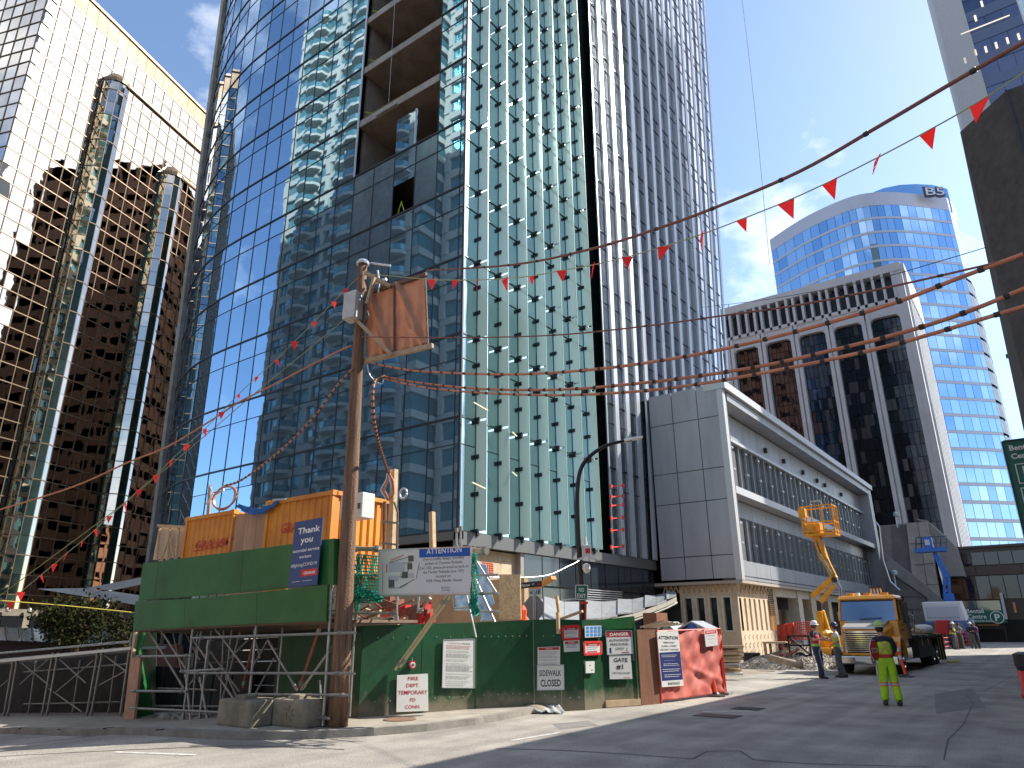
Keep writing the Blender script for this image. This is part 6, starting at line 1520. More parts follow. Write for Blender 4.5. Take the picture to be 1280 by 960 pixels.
for kk, (r_, mt, oo) in enumerate(((rr_, m_wt, 0.), (rr_*.93, m_red2, .008))):
    oc = [pdl+PNa*oo+PXa*r_*math.cos(R(22.5+45*k))+V((0,0,r_*math.sin(R(22.5+45*k)))) for k in range(8)]
    mb = MB(); mb.v = [tuple(p) for p in oc]+[tuple(p-PNa*.01) for p in oc]; mb.f = [tuple(range(8)), tuple(range(15,7,-1))]+[(i,(i+1)%8,8+(i+1)%8,8+i) for i in range(8)]; mb.m = [0]*10
    mb.build('paddle_face', mt, pd)
text(pd, 'STOP', pdl+PNa*.012-V((0,0,.05)), PXa, (0,0,1), .11, m_wt, 'CENTER', 1, .01, 0, .32)
MB().tube([pdl-V((0,0,.2)), pdl-V((.02,0,.52))], .014, 6).build('handle', m_wsg, pd)
# two workers talking
vr = bandmat('red_vest_lime_band', REDV, ((.97,1.05,LIME),(1.05,1.08,GRY)), (1.25,.55,.03,LIME,GRY))
vy = bandmat('yellow_red_vest', (.55,.55,.03), ((.97,1.05,LIME),(1.05,1.09,GRY)), (1.25,.9,.07,REDV,LIME))
g = onZ(1026,848,0)
person(g, R(75), 'worker in white hard hat, red vest and dark jeans with arm stretched out', 1.8, top=m_navy_c, vest=vr, legs=m_jean, hat=m_hatw, sleeve=.5, near=True,
   pose=dict(ra=(V((.26,-.06,1.2)),V((.18,-.30,1.18))), la=(V((-.24,-.05,1.18)),V((-.12,-.36,1.24))), lf=V((-.1,-.12,.08)), lk=V((-.1,-.08,.52))))
g = onZ(1052,847,0)
person(g, R(-70), 'worker in navy helmet, yellow and red vest and grey trousers facing the other worker', 1.76, top=M('white_tshirt', (.6,.58,.55), .8), vest=vy, legs=m_slate, hat=m_hatb, sleeve=.5, near=True,
   pose=dict(la=(V((-.22,-.12,1.18)),V((-.14,-.34,1.30))), ra=(V((.24,.02,1.18)),V((.20,-.16,1.05))), rf=V((.1,.1,.08))))
# far people
m_pinkt = M('pink_blouse', (.62,.38,.45), .8); m_blkc = M('black_cloth', (.02,.02,.025), .85)
far = [((1189,811),.4,'far worker in red helmet beside the truck bed',m_blkc,vr,m_jean,m_red2),((1196,812),1.2,'far worker in white helmet and yellow vest leaning forward',m_navy_c,vy,m_slate,m_hatw),
       ((1203,811),2.4,'far worker in grey trousers stepping away from the red mesh',M('grey_top',(.2,.2,.22),.8),None,m_slate,None),((1218,811),.2,'far man in dark shirt with a pale cap and crossed arms',m_navy_c,None,m_slate,m_wsg),
       ((1223,811),-.5,'far person in dark purple jacket at the right of the group',M('purple_cloth',(.12,.04,.10),.8),None,m_navy_c,None)]
for px, rz, lab, tp__, vs_, lg_, ht_ in far:
    g = onZ(*px, 0); hh_ = hz(g.x, g.y, 776)
    person(g, rz, lab, min(1.85, max(1.6, hh_)), top=tp__, vest=vs_, legs=lg_, hat=ht_, pose=dict(la=(V((-.24,-.08,1.15)),V((-.08,-.26,1.15))), ra=(V((.24,-.05,1.15)),V((.1,-.26,1.18)))))
g = onZ(1207,803.5,0)*.0+onD(1207,803.5,78.); g.z = 0
g = onZ(1206.5,804.5,0)
person(g, .2, 'lone pedestrian in pink blouse and dark trousers walking by the garage entrance', 1.75, top=m_pinkt, legs=m_blkc, pose=dict(lf=V((-.08,-.2,.08)), rf=V((.1,.22,.12)), la=(V((-.28,.02,1.17)),V((-.30,-.02,.92)))))
g = onZ(1258,800,0)
person(g, 1.2, 'pedestrian in dark clothes at the right end of the garage front', 1.72, top=m_blkc, legs=m_jean)

# ================================================================ TRUCK
m_ty = M('truck_yellow', (.80,.33,.02), .35, var=.25, vscale=2.5, coat=.3, scuff=.4, scol=(.30,.18,.08), dirt=.6); m_chr = M('chrome', (.62,.62,.62), .18, 1); m_tyre = M('tyre_rubber', (.02,.02,.02), .85); m_und = M('dark_chassis', (.02,.02,.022), .7, var=.4, vscale=4)
m_glz = M('windscreen_glass', (.10,.17,.28), .05, .7); m_hood = M('hood_highlight', (.62,.57,.50), .25, .3)
tr = thing('flatbed_truck', (-6.03,34,0), 'yellow flatbed truck facing the camera with straps hanging off its loaded deck', 'truck')
x0, x1, yf = -7.12, -4.94, 29.5; xm = (x0+x1)/2
def loft(rows, name, mat, parent, smooth=False, bevel=0):
    mb = MB(); n = len(rows[0])
    for r_ in rows: mb.v += [tuple(p) for p in r_]
    for a in range(len(rows)-1):
        for k in range(n): b = a*n; mb.f.append((b+k, b+(k+1)%n, b+n+(k+1)%n, b+n+k)); mb.m.append(0)
    mb.f.append(tuple(range(n-1,-1,-1))); q = len(mb.v); mb.f.append(tuple(range(q-n, q))); mb.m += [0,0]
    return mb.build(name, mat, parent, smooth, bevel=bevel)
def sect(y, xa, xb, z0, z1, c=.12): return [(xa,y,z0),(xb,y,z0),(xb,y,z1-c),(xb-c,y,z1),(xa+c,y,z1),(xa,y,z1-c)]
loft([sect(yf+.12,x0+.42,x1-.42,.62,1.50,.1),sect(yf+.2,x0+.38,x1-.38,.6,1.58,.16),sect(31.0,x0+.25,x1-.25,.6,1.84,.2)], 'hood', m_ty, tr, bevel=.02)
loft([[(x0+.44,yf+.14,1.57),(x1-.44,yf+.14,1.57),(x1-.42,yf+.2,1.64),(x0+.42,yf+.2,1.64)],[(x0+.38,31.02,1.855),(x1-.38,31.02,1.855),(x1-.36,31.04,1.87),(x0+.36,31.04,1.89)]], 'hood_top', m_hood, tr)  # pale sheet: the bright highlight on the hood is put into its colour
for s, xa in ((-1,x0),(1,x1)):
    xa_, xb_ = (x0-.02, x0+.44) if s < 0 else (x1-.44, x1+.02)
    rows = []
    for k in range(9):
        t_ = math.pi*k/8; y = 30.75-.72*math.cos(t_); z = .62+.66*math.sin(t_)
        rows.append([(xa_,y,z-.05),(xb_,y,z-.05),(xb_,y,z+.06),(xa_,y,z+.06)])
    loft(rows, 'fender', m_ty, tr, bevel=.01)
    MB().box(xa_+.03,xb_-.03,yf+.12,yf+.3,.72,1.0).build('fender_front', m_ty, tr, bevel=.04)
    hl = MB().box(xa_+.07,xb_-.06,yf+.08,yf+.14,.78,.96).build('headlight', m_refl, tr, bevel=.02)
def wheel(x, y, r, w, s, parent):
    o = MB().lathe([(r*.6,-w/2),(r*.93,-w/2),(r,-w*.36),(r,w*.36),(r*.93,w/2),(r*.6,w/2)], 26, (x,y,r), 'x').build('wheel', m_tyre, parent)
    e_ = x+s*w/2
    MB().lathe([(r*.62,0),(r*.58,s*.02),(r*.5,-s*.05),(r*.2,-s*.03),(r*.18,s*.04),(.02,s*.05)], 20, (e_,y,r), 'x').build('rim', m_chr, o)
for s, x in ((-1,x0+.2),(1,x1-.2)): wheel(x, 30.75, .52, .28, s, tr)
for yy in (38.3, 39.6):
    for s, x in ((-1,x0+.3),(1,x1-.3)): wheel(x, yy, .52, .5, s, tr)
gr_ = MB().box(x0+.5,x1-.5,yf+.1,yf+.14,.74,1.44).build('grille', m_und, tr)
mb = MB()
for k in range(9): mb.box(x0+.52,x1-.52,yf+.05,yf+.11,.78+.072*k,.815+.072*k)
mb.build('grille_bar', m_chr, gr_); MB().box(x0+.46,x1-.46,yf+.03,yf+.1,1.43,1.5).box(x0+.46,x0+.52,yf+.03,yf+.1,.74,1.45).box(x1-.52,x1-.46,yf+.03,yf+.1,.74,1.45).build('grille_surround', m_chr, gr_)
MB().box(x0+.36,x1-.36,yf+.0,yf+.1,.66,.74).build('orange_trim', m_ty, tr)
MB().box(x0-.02,x1+.02,yf-.12,yf+.1,.36,.64).build('bumper', m_chr, tr, bevel=.04)
MB().box(xm-.3,xm+.12,yf-.15,yf-.12,.46,.62).build('number_plate', m_wsg, tr); MB().box(xm+.2,xm+.55,yf-.14,yf-.12,.46,.62).build('placard', M('faded_orange', (.6,.25,.15), .6), tr)
MB().box(x0+.2,x1-.2,yf+.1,41.,.42,.72).build('chassis', m_und, tr)
# cab
loft([[(x0+.06,30.98,1.2),(x1-.06,30.98,1.2),(x1-.06,32.8,1.2),(x0+.06,32.8,1.2)],[(x0+.06,31.0,1.86),(x1-.06,31.0,1.86),(x1-.06,32.85,1.86),(x0+.06,32.85,1.86)]], 'cab_lower', m_ty, tr, bevel=.03)
MB().box(x0+.1,x1-.1,31.2,32.8,.6,1.22).build('cab_floor', m_ty, tr)
loft([[(x0+.12,31.3,2.62),(x1-.12,31.3,2.62),(x1-.12,32.8,2.62),(x0+.12,32.8,2.62)],[(x0+.02,31.2,2.66),(x1-.02,31.2,2.66),(x1-.04,32.85,2.66),(x0+.04,32.85,2.66)],[(x0+.12,31.35,2.8),(x1-.12,31.35,2.8),(x1-.1,32.8,2.8),(x0+.1,32.8,2.8)]], 'roof', m_ty, tr, bevel=.03)
for s, xa in ((1,x0+.08),(-1,x1-.08)):
    for a, b in (((31.02,1.85),(31.32,2.64)),((32.8,1.85),(32.78,2.64)),((31.95,1.85),(31.95,2.64))): MB().bar((xa,a[0],a[1]),(xa+s*.03,b[0],b[1]),.08,.09).build('pillar', m_ty, tr)
    MB().slab(*([(xa+.01*s,31.06,1.86),(xa+.01*s,32.78,1.86),(xa+.03*s,32.76,2.62),(xa+.03*s,31.34,2.62)][::1 if s < 0 else -1]),.02).build('side_window', m_bk, tr)
MB().slab((x0+.12,31.03,1.87),(x1-.12,31.03,1.87),(x1-.14,31.33,2.62),(x0+.14,31.33,2.62),.03).build('windscreen', m_glz, tr)
MB().bar((xm-.3,31.01,1.92),(xm+.5,31.02,1.97),.02,.02).build('wiper', m_bk, tr)
for s, xa in ((-1,x0),(1,x1)):
    m_ = MB(); m_.box(xa+s*.12-.05,xa+s*.12+.08,31.25,31.32,1.75,2.35).tube([(xa,31.4,2.45),(xa+s*.15,31.3,2.45),(xa+s*.15,31.3,1.7),(xa,31.4,1.7)], .015, 5); m_.build('mirror', m_und, tr)
MB().box(x1-.05,x1-.02,31.55,31.75,1.5,1.55).build('door_handle', m_bk, tr)
mb = MB()
for k in range(3): mb.box(x0+.35+k*.62,x0+.6+k*.62,31.5,31.7,2.8,2.9)
mb.build('roof_marker', m_ty, tr); MB().box(x0+.4,x0+.75,31.8,32.1,2.8,2.92).box(xm+.1,xm+.7,31.7,32.0,2.8,2.86).build('roof_beacon', m_wsg, tr)
for k in range(4): MB().bar((xm+.05+.12*k,32.2,2.8),(xm+.05+.12*k,32.2,3.12),.05,.05).build('headache_rack_bar', m_ply, tr)
MB().box(xm,xm+.5,32.15,32.25,3.1,3.16).box(x0+.1,x1-.02,32.85,32.95,2.6,2.8).build('headache_rack', m_und, tr)
MB().tube([(x1-.05,33.0,1.2),(x1-.05,33.0,2.55)], .08, 10).tube([(x1-.35,33.0,1.6),(x1-.3,33.,2.7)], .06, 8).build('exhaust_stack', m_chr, tr)
for k in range(4): MB().tube([(x1-.1-.08*k,33.0,2.3-.1*k),(x1+.15,33.3,2.25-.2*k),(x1+.05,33.5,1.6-.1*k),(x1-.2,33.6,1.5)], .018, 5).build('air_hose', m_silver if k % 2 else m_bk, tr)
MB().box(x1-.5,x1-.02,31.5,32.8,.45,.95).build('fuel_tank', m_chr, tr, bevel=.08)
# flatbed
MB().box(x0-.06,x1+.1,33.4,41.2,1.12,1.3).build('deck', m_und, tr)
MB().box(x1-.25,x1+.08,33.8,37.6,.45,1.1).box(x0-.05,x0+.3,33.8,37.6,.45,1.1).build('tool_box', m_und, tr)
for yy in (40.4,41.0): MB().box(x1-.6,x1+.12,yy,yy+.06,.15,1.12).build('mud_flap', m_tyre, tr)
ld = thing('deck_load', (-6,37,1.3), 'dark rebar and pallets strapped on the truck deck', 'load')
for k in range(26):
    y = random.uniform(33.6,40.5); x = random.uniform(x0,x1-.2)
    MB().bar((x,y,1.33+random.random()*.22),(x+random.uniform(-.3,.5),y+random.uniform(-1.2,1.2),1.33+random.random()*.25),.06,.05).build('bar', random.choice([m_und,m_dkt,m_rust,m_tbr]), ld)
mb = MB()
for k in range(24): mb.tube([(x1+.1,33.6+.3*k,1.3),(x1+.12,33.75+.3*k,1.17),(x1+.1,33.9+.3*k,1.3)], .03, 5)
stuff(mb.build('chain', m_und, ld))
for k, (y, z) in enumerate(((39.2,1.5),(40.1,1.5),(34.5,1.5),(36.2,1.52))):
    st_ = thing('ratchet_strap', (x1,y,1.3), 'yellow ratchet strap over the truck load, %s' % ('first from the tail','second from the tail','nearest the cab','second from the cab')[k if k < 2 else k], 'strap', 'yellow straps on the truck load')
    low = .1 if k < 2 else .9
    MB().slab((x1+.14,y-.04,low),(x1+.14,y+.04,low),(x1+.13,y+.04,1.32),(x1+.13,y-.04,1.32),.012).slab((x1+.13,y-.04,1.32),(x1+.13,y+.04,1.32),(x0,y+.5,z+.1),(x0,y+.42,z+.1),.012).build('webbing', M('strap_yellow', (.55,.48,.10), .7), st_)
sw = thing('white_sack', (x1-.6,40,1.6), 'white bulk sack on the tail of the truck deck', 'sack')
MB().lathe([(.3,0),(.42,.05),(.45,.25),(.36,.38),(.1,.42)], 10, (x1-.55,40.3,1.3)).build('sack', m_wsg, sw, smooth=True)
mb = MB(); MB().tube([(x1+.1,41,.04),(x1+.5,41.2,.05),(x1+.2,41.5,.04),(x1+.6,41.6,.04)], .06, 5).build('strap_tail', M('strap_yellow', (.55,.48,.10)), tr)

# vehicles behind
bx = thing('box_van', (-6,56,0), 'van with a white air deflector over a blue cab behind the flatbed', 'van')
Yv = 75.; q = lambda x, y, Y=Yv: onY(x, y, Y)
a, b = q(1157,778), q(1200,752)
loft([[(a.x,Yv,b.z*.55),(b.x+.25,Yv,b.z*.55),(b.x,Yv,b.z),(a.x-.05,Yv,b.z)],[(a.x,Yv+2,b.z*.62),(b.x+.25,Yv+2,b.z*.62),(b.x,Yv+2,b.z+.1),(a.x-.05,Yv+2,b.z+.1)]], 'white_body', M('van_white', (.7,.72,.74), .4), bx, bevel=.08)
MB().box(a.x+.25,b.x-.2,Yv-.1,Yv-.02,b.z*.63,b.z*.9).build('deflector_panel', M('van_panel', (.48,.55,.62), .3), bx, bevel=.08)
MB().box(a.x,b.x+.2,Yv-.9,Yv+2,.5,b.z*.54).build('cab', M('van_blue', (.02,.10,.35), .35), bx, bevel=.1)
MB().box(a.x+.15,b.x+.05,Yv-.95,Yv-.88,1.3,1.85).build('windscreen', m_glz, bx); MB().box(a.x+.2,b.x,Yv-1.0,Yv-.9,.55,1.1).build('grille', m_und, bx)
for x in (a.x+.3,b.x-.1): wheel(x, Yv, .45, .3, 1, bx)
bc = thing('parked_blue_truck', (-6,66,0), 'small blue and grey parked truck with red barrier mesh in front of it', 'truck')
a, b = onY(1197,806,77), onY(1211,775,77)
MB().box(a.x,b.x+.3,77,80,.4,1.6).build('body', M('dull_blue', (.05,.11,.28), .4), bc, bevel=.1)
MB().box(a.x+.1,b.x+.25,77.3,79,1.6,2.15).build('cab', M('grey_blue', (.35,.42,.52), .4), bc, bevel=.1); MB().box(a.x+.2,b.x+.15,77.22,77.3,1.65,2.05).build('windscreen', m_glz, bc)
for x in (a.x+.15,b.x+.2): wheel(x, 77.8, .4, .25, 1, bc)
rm2 = thing('red_barrier_mesh', onZ(1205,808,0), 'red barrier mesh fencing among the far workers', 'barrier')
a, b = onZ(1182,812,0), onZ(1213,808,0)
for i in range(9):
    p = a.lerp(b, i/8); MB().tube([(p.x,p.y,0),(p.x,p.y,1.3)], .03, 4).build('bar', M('mesh_red', (.45,.03,.04), .6), rm2)
for z in (.2,.5,.8,1.1,1.3): MB().tube([(a.x,a.y,z),(b.x,b.y,z)], .03, 4).build('bar', M('mesh_red', (.45,.03,.04)), rm2)
rs = thing('red_cushion', onY(1178,784,44), 'red padded seat on the truck tail', 'seat')
MB().obox(onY(1178,784,42.5), (1,0,0),(0,1,0),(.2,0,1), .3,.1,.35).build('back', m_red2, rs, bevel=.05)

# ================================================================ BOOM LIFTS
def boomlift(name, label, Y, m_, m_b, pts, basket, w):
    """pts: image points of the boom joints, on the plane at depth Y"""
    J = [onY(x, y, Y) for x, y in pts]
    t = thing('boom_lift', (J[-1].x, Y, 0), label, 'boom lift')
    return t, J
m_by = M('lift_yellow', (.85,.38,.015), .4, var=.25, vscale=4, scuff=.5, scol=(.30,.16,.05)); m_bb = M('lift_blue', (.01,.16,.60), .35, var=.1, vscale=2)
t, J = boomlift('boom_lift', 'yellow articulated boom lift with a raised cage in front of the grey building', 36.5, m_by, None, [(1021,671),(1030,693),(1043,722),(1044,728),(1018,746),(1030,768),(1033,795),(1031,820)], None, 0)
Y = 36.5; g_ = lambda x, y, o=0.: onY(x, y, Y+o)
MB().bar(g_(1020,668), g_(1031,700), .34, .42).build('jib', m_by, t, bevel=.03)
MB().bar(g_(1030,695), g_(1044,724), .22, .26).tube([g_(1027,697,-.2), g_(1040,722,-.2)], .06, 8).build('fly_boom', m_by, t, bevel=.02)
MB().tube([g_(1031,700,-.22), g_(1041,718,-.22)], .04, 8).tube([g_(1020,676,-.25),g_(1026,692,-.25),g_(1033,703,-.25)], .03, 6).build('hydraulic_ram', m_chr, t)
MB().bar(g_(1045,719), g_(1016,745), .26, .24).build('main_boom', m_by, t, bevel=.03)
MB().bar(g_(1043,731,-.15), g_(1026,753,-.15), .16, .20).build('lower_link', m_by, t, bevel=.02)
MB().lathe([(.13,-.2),(.13,.2)], 12, g_(1044,725), 'y').build('elbow_pivot', m_bk, t)
MB().bar(g_(1024,751), g_(1026,770), .2, .3).build('knuckle', m_bk, t)
MB().bar(g_(1026,763), g_(1035,792), .3, .3).box(g_(1021,762).x,g_(1029,762).x,Y-.3,Y+.3,g_(1020,790).z,g_(1020,764).z).build('riser', m_by, t, bevel=.05)
MB().lathe([(.2,0),(.5,.06),(.55,.5),(.5,.8),(.3,1.0)], 14, g_(1032,815)).build('turret', m_by, t, bevel=.03)
MB().tube([g_(1044,722,-.1),g_(1050,735,-.1),g_(1051,760,-.1),g_(1042,790,-.1)], .07, 6).build('hose_bundle', m_silver, t)
bx0, bx1 = g_(1004,640).x, g_(1043,640).x; zb, zt_ = g_(1020,671).z, g_(1020,634).z
bk = MB().box(bx0+.05,bx1,Y-.5,Y+.5,zb,zb+.1).build('cage', m_by, t)
for (xa, ya) in ((bx0,Y-.5),((bx0*2+bx1)/3,Y-.5),((bx0+2*bx1)/3,Y-.5),(bx1,Y-.5),(bx0,Y+.5),(bx1,Y+.5),((bx0+bx1)/2,Y+.5),(bx0,Y),(bx1,Y)):
    MB().tube([(xa,ya,zb+.05),(xa,ya,zt_)], .035, 6).build('cage_post', m_by, bk)
for z in (zt_, zb+.45*(zt_-zb), zb+.2):
    MB().tube([(bx0,Y-.5,z),(bx1,Y-.5,z),(bx1,Y+.5,z),(bx0,Y+.5,z),(bx0,Y-.5,z)], .035, 6).build('cage_rail', m_by, bk)
MB().box(bx0-.12,bx0+.2,Y-.55,Y-.1,zt_-.5,zt_-.05).build('control_box', m_by, bk, bevel=.03)
MB().box(bx0+.15,bx0+.75,Y-.4,Y+.3,zb+.1,zb+.62).build('cage_machinery', m_by, bk, bevel=.05)
MB().tube([(bx0+.4,Y-.3,zt_),(bx0+.5,Y-.3,zt_+.25),(bx0+.9,Y-.3,zt_+.25),(bx0+1.05,Y-.3,zt_-.1)], .03, 6).build('hose_loop', m_silver, bk)
MB().box(J[-1].x-.6,J[-1].x+.7,Y-.9,Y+.9,.3,.75).build('chassis', m_by, t, bevel=.05)
for sx in (-.6,.7):
    for sy in (-.7,.7): wheel(J[-1].x+sx, Y+sy, .38, .28, 1 if sx > 0 else -1, t)
t, J = boomlift('boom_lift', 'blue boom lift raised in front of the concrete ramp', 80, m_bb, None, [(1170,690),(1188,752)], None, 0)
Y = 80.
MB().bar(g_(1168,682,0)*1, g_(1168,682), .1, .1) if False else None
g_ = lambda x, y, o=0.: onY(x, y, 80.+o)
MB().bar(g_(1169,692), g_(1184,722), .35, .5).build('upper_boom', m_bb, t, bevel=.03)
MB().bar(g_(1180,718), g_(1181,745), .22, .3).bar(g_(1186,718), g_(1187,745), .22, .3).bar(g_(1176,708), g_(1184,730), .15, .2).build('lift_link', m_bb, t)
MB().bar(g_(1170,694), g_(1182,740), .15, .2).build('hydraulic_ram', m_silver, t)
for y in (722,730,738): MB().bar(g_(1179,y), g_(1188,y), .15, .2).build('cross_tie', m_bb, t)
MB().box(g_(1179,745).x,g_(1192,745).x,79.5,80.6,g_(1180,760).z,g_(1180,742).z).build('turret', m_bb, t, bevel=.1)
MB().box(g_(1178,745).x,g_(1196,745).x,79,81.5,.4,1.3).build('chassis', m_bb, t, bevel=.1)
for sx in (1180,1194): wheel(g_(sx,760).x, 79.6, .5, .35, 1, t)
MB().box(g_(1145,692).x,g_(1183,688).x,79.3,80.7,g_(1150,691).z,g_(1150,686).z).build('cage', m_bb, t)
MB().box(g_(1157,690).x,g_(1168,690).x,79.6,80.4,g_(1160,688).z,g_(1160,672).z).build('control_cabinet', m_bb, t, bevel=.05)
MB().box(g_(1159,690).x,g_(1165,690).x,79.5,79.62,g_(1160,682).z,g_(1160,675).z).build('cabinet_panel', m_wsg, t)
mb = MB()
for x in (1145,1152,1170,1176,1183): mb.tube([g_(x,688),g_(x,672)], .05, 4)
mb.tube([g_(1145,672),g_(1183,670)], .05, 4).tube([g_(1145,680),g_(1183,678)], .04, 4)
mb.build('cage_rail', M('lift_rail_dull', (.05,.10,.2), .6), t)

# ================================================================ SITE CLUTTER RIGHT OF THE GATE
def plankpile(name, label, px0, px1, y0, y1, n):
    t = thing(name, onZ((px0+px1)/2, y1, 0), label, 'lumber pile')
    for k in range(n):
        yy = y1+(y0-y1)*k/n; a = onY(px0+random.uniform(-2,3), yy, 24.5+.1*(k % 3)); b = onY(px1+random.uniform(-5,4), yy+random.uniform(-1.5,1.5), 24.8+.1*(k % 3))
        MB().bar(a, b, .28, .075).build('plank', random.choice([m_ply,m_tan,m_wsg,m_tbr]), t)
        if k % 2: MB().bar(onY(px0+4,yy+1,24.7), onY(px0+9,yy+1,24.7), .3, .06).build('bearer', m_dkt, t)
    return t
plankpile('lumber_pile', 'pile of sawn planks stacked beside the red tarpaulin panel', 898, 926, 806, 842, 13)
gm_ = thing('gravel_heap', onZ(970,842,0), 'low heap of grey crushed gravel at the roadside', 'gravel heap')
c0 = onZ(975,836,0); mb = MB(); sm = MB()
def hgt(u, v): return max(0, (1-u*u)*(1-v*v))**.7
NX, NY = 40, 20
for j in range(NY+1):
    for i in range(NX+1):
        u, v = i/NX*2-1, j/NY*2-1; z = .95*hgt(u,v)*(.75+.25*math.sin(u*5+1)*math.cos(v*3))
        mb.v.append((c0.x+1.9*u, c0.y+2.2+2.6*v, z-.03+random.uniform(0,.03)))
for j in range(NY):
    for i in range(NX): q_ = j*(NX+1)+i; mb.f.append((q_,q_+1,q_+NX+2,q_+NX+1)); mb.m.append(0)
m_gv = M('crushed_stone', (.40,.36,.30), .95, var=.55, vscale=14, bump=1., bscale=22)
mb.build('mound', m_gv, gm_)
for k in range(3200):
    u, v = random.uniform(-1.05,1.05), random.uniform(-1.05,1); z = .95*hgt(u,v)*(.75+.25*math.sin(u*5+1)*math.cos(v*3)); s = random.uniform(.02,.055)
    c = V((c0.x+1.9*u, c0.y+2.2+2.6*v, z+s*.3)); a = V((random.uniform(-1,1),random.uniform(-1,1),random.uniform(-1,1))).normalized(); b = a.cross(V((random.random(),.3,random.random()))).normalized(); d = a.cross(b)
    n0 = len(sm.v); sm.v += [tuple(c+a*s),tuple(c-a*s),tuple(c+b*s*.8),tuple(c-b*s*.8),tuple(c+d*s*.7),tuple(c-d*s*.7)]
    for f in ((0,2,4),(2,1,4),(1,3,4),(3,0,4),(2,0,5),(1,2,5),(3,1,5),(0,3,5)): sm.f.append(tuple(n0+i for i in f)); sm.m.append(random.randint(0,1))
for i in range(len(sm.m)//8):
    c_ = random.randint(0,2)
    for k in range(8): sm.m[i*8+k] = c_
stuff(sm.build('gravel', [m_gv, M('pale_stone_chip', (.52,.47,.39), .9), M('dark_stone_chip', (.22,.20,.18), .9)], gm_))
lg = thing('weathered_log', onZ(985,834,.2), 'weathered log lying across the gravel heap', 'log')
MB().tube([onY(962,822,31.)+V((0,0,0)), onY(1002,832,30.6)], .13, 10).build('trunk', m_tbr, lg, smooth=True)
tbl = thing('site_workbench', onZ(968,822,0), 'rough timber workbench in front of the stone frontage', 'bench')
a, b = onY(955,802,33.), onY(982,801,33.)
MB().box(a.x,b.x,32.8,33.7,a.z-.08,a.z).build('top', m_ply, tbl)
for x in (a.x+.06,b.x-.06):
    for y in (32.88,33.6): MB().box(x-.05,x+.05,y-.05,y+.05,0,a.z-.08).build('leg', m_ply, tbl)
MB().box(a.x+.1,b.x-.1,32.9,33.5,.25,.3).build('shelf', m_tbr, tbl)
bk_ = thing('black_bucket', onZ(942,822,0), 'upturned black tub beside the stone wall', 'tub')
MB().lathe([(.34,0),(.42,.42),(.46,.44),(.4,.45)], 12, onZ(940,829,.1)).build('tub', m_bk, bk_)
ct = thing('black_handcart', onZ(1000,828,0), 'black framed cart with a small wheel by the orange mesh', 'cart')
a, b = onY(989,828,33.), onY(1011,795,33.)
for p, q in (((a.x,.05),(a.x,b.z)),((b.x,.05),(b.x,b.z)),((a.x,b.z),(b.x,b.z)),((a.x,.9),(b.x,.9)),((a.x,.5),(b.x,.5)),((a.x,b.z),(b.x,.5))): MB().bar((p[0],33,p[1]),(q[0],33,q[1]),.07,.07).build('frame_bar', m_und, ct)
w_ = MB().lathe([(.26,-.05),(.3,-.03),(.3,.03),(.26,.05)], 16, ((a.x+b.x)/2,32.9,.34), 'y').build('wheel', m_tyre, ct)
sc2 = thing('scrap_heap', onZ(985,826,0), 'tangle of dark hoses and scrap beside the workbench', 'scrap')
for k in range(8):
    p = onY(random.uniform(976,992), random.uniform(808,826), 32.6); MB().tube([p,p+V((random.uniform(-.3,.3),0,random.uniform(-.2,.2))),p+V((random.uniform(-.5,.5),.1,random.uniform(-.3,.1)))], .05, 5).build('hose', random.choice([m_und,m_rust]), sc2)
om = thing('orange_mesh_fence', onZ(985,825,0), 'red-orange plastic mesh fence hung before the loading bay', 'fence')
A4 = [onY(x,y,34.) for x,y in ((971,781),(992,778),(994,812),(975,822))]
cloth(A4, 'mesh_sheet', M('orange_red_mesh', (.62,.10,.06), .8, transl=.3, var=.3, vscale=6), om, 16, 12, .06, f=lambda u, v: math.sin(u*16+v*3))
mb = MB()
for i in range(12): x_ = 992+2.4*i; mb.tube([onY(x_,778,34.2), onY(x_,800,34.2)], .02, 3)
for j in range(8): mb.tube([onY(992,778+3.1*j,34.2), onY(1019,777+3.1*j,34.2)], .02, 3)
stuff(mb.build('mesh_grid', M('orange_red_mesh', (.6,.1,.06)), om))
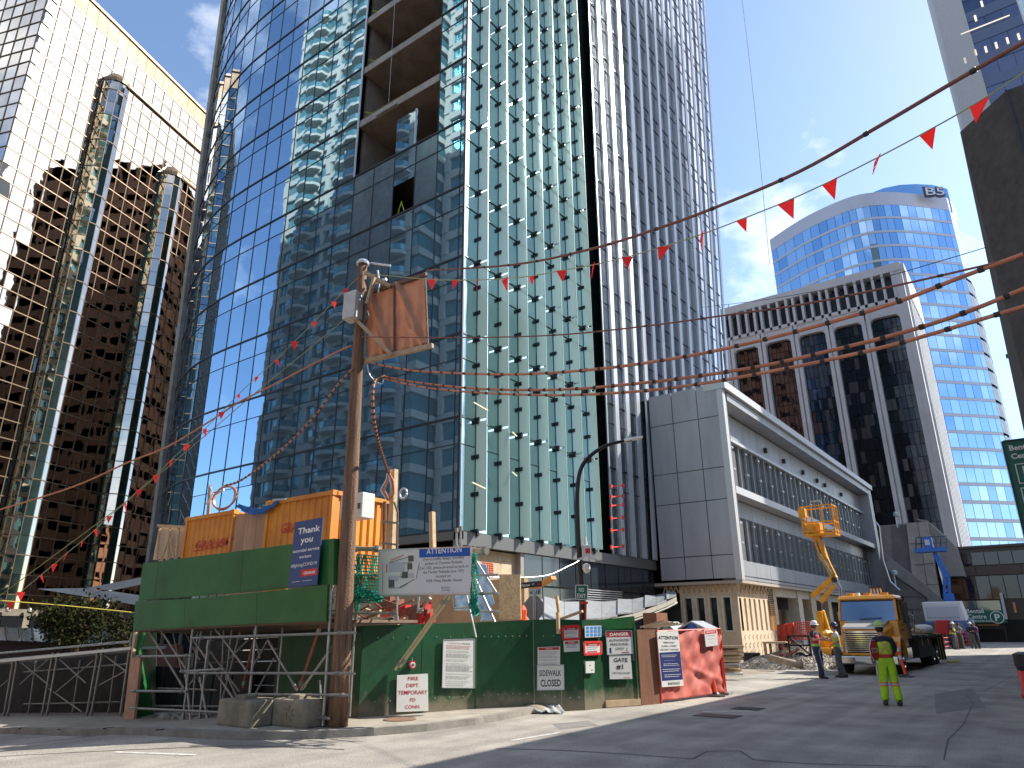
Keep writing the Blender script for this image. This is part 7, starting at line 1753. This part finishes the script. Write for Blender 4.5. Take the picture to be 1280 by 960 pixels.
for px, lab, cm in (((847,882,787,776),'blue gabled portable toilet roof behind the red tarpaulin', M('toilet_blue', (.01,.09,.40), .4)),((819,846,792,777),'grey weathered shed roof left of the blue portable toilet', M('shed_grey', (.32,.31,.28), .8))):
    a, b, zt2, zp = px; Yt = 25.; A, B = onY(a,zt2,Yt), onY(b,zt2,Yt); pk = onY((a+b)/2, zp, Yt).z
    t = thing('portable_toilet', (A.x,Yt,0), lab, 'shed')
    MB().box(A.x+.06,B.x-.06,Yt+.06,Yt+1.1,0,A.z).build('body', cm, t)
    mb = MB(); xm_ = (A.x+B.x)/2
    mb.hexa([(A.x,Yt,A.z-.02),(xm_,Yt,pk-.06),(xm_,Yt+1.15,pk-.06),(A.x,Yt+1.15,A.z-.02),(A.x,Yt,A.z+.05),(xm_,Yt,pk),(xm_,Yt+1.15,pk),(A.x,Yt+1.15,A.z+.05)])
    mb.hexa([(xm_,Yt,pk-.06),(B.x,Yt,A.z-.02),(B.x,Yt+1.15,A.z-.02),(xm_,Yt+1.15,pk-.06),(xm_,Yt,pk),(B.x,Yt,A.z+.05),(B.x,Yt+1.15,A.z+.05),(xm_,Yt+1.15,pk)])
    mb.build('roof', M('toilet_roof', (.30,.33,.36), .6), t)
    MB().hexa([(A.x+.06,Yt+.02,A.z-.2),(B.x-.06,Yt+.02,A.z-.2),(B.x-.06,Yt+.06,A.z-.2),(A.x+.06,Yt+.06,A.z-.2),(xm_-.02,Yt+.02,pk-.07),(xm_+.02,Yt+.02,pk-.07),(xm_+.02,Yt+.06,pk-.07),(xm_-.02,Yt+.06,pk-.07)]).build('gable', cm, t)
cr_ = thing('timber_crate', onY(815,775,27), 'brown timber crate and boards behind the gate', 'crate')
MB().box(onY(804,775,27).x,onY(821,775,27).x,27,28,0,onY(812,766,27).z).build('crate', m_brn, cr_)
for k in range(5): MB().bar(onY(800+4*k,784,24.), onY(830+6*k,776+k,24.4), .2, .06).build('board', random.choice([m_tan,m_tbr,m_ply]), cr_)
kb = thing('traffic_barrel', onZ(1278.,873,0), 'dark capped red traffic barrel cut by the right edge of the view', 'barrel')
g = onZ(1291,873,0)
MB().lathe([(.22,0),(.22,.1),(.19,.12),(.19,.62)], 14, g).build('barrel', m_red2, kb, smooth=True); MB().lathe([(.19,.62),(.2,.7),(.22,.72),(.22,1.0),(.1,1.05)], 14, g).build('cap', m_bk, kb)
# drain grates
for (a, lab) in (((897,895),'larger slotted drain grate in the shaded road'),((935,886),'smaller slotted drain grate beyond the larger one')):
    g = onZ(*a, 0.); t = thing('drain_grate', g, lab, 'drain grate', 'drain grates in the road')
    w = .42 if a[0] < 900 else .3
    MB().box(g.x-w,g.x+w,g.y-.28,g.y+.28,.002,.008).build('frame', m_und, t)
    for k in range(9): MB().box(g.x-w+.05+k*(w*2-.1)/9,g.x-w+.05+(k+.5)*(w*2-.1)/9,g.y-.24,g.y+.24,.008,.012).build('slot', m_bk, t)
g = onZ(500,899,.12); mh = thing('pavement_cover', g, 'rusty round cover set in the pavement before the fire connection sign', 'cover')
MB().lathe([(.3,0),(.3,.006),(.02,.008)], 20, (g.x,g.y,.118)).build('cover', M('rusty_plate', (.22,.13,.08), .8, var=.3, vscale=9), mh)
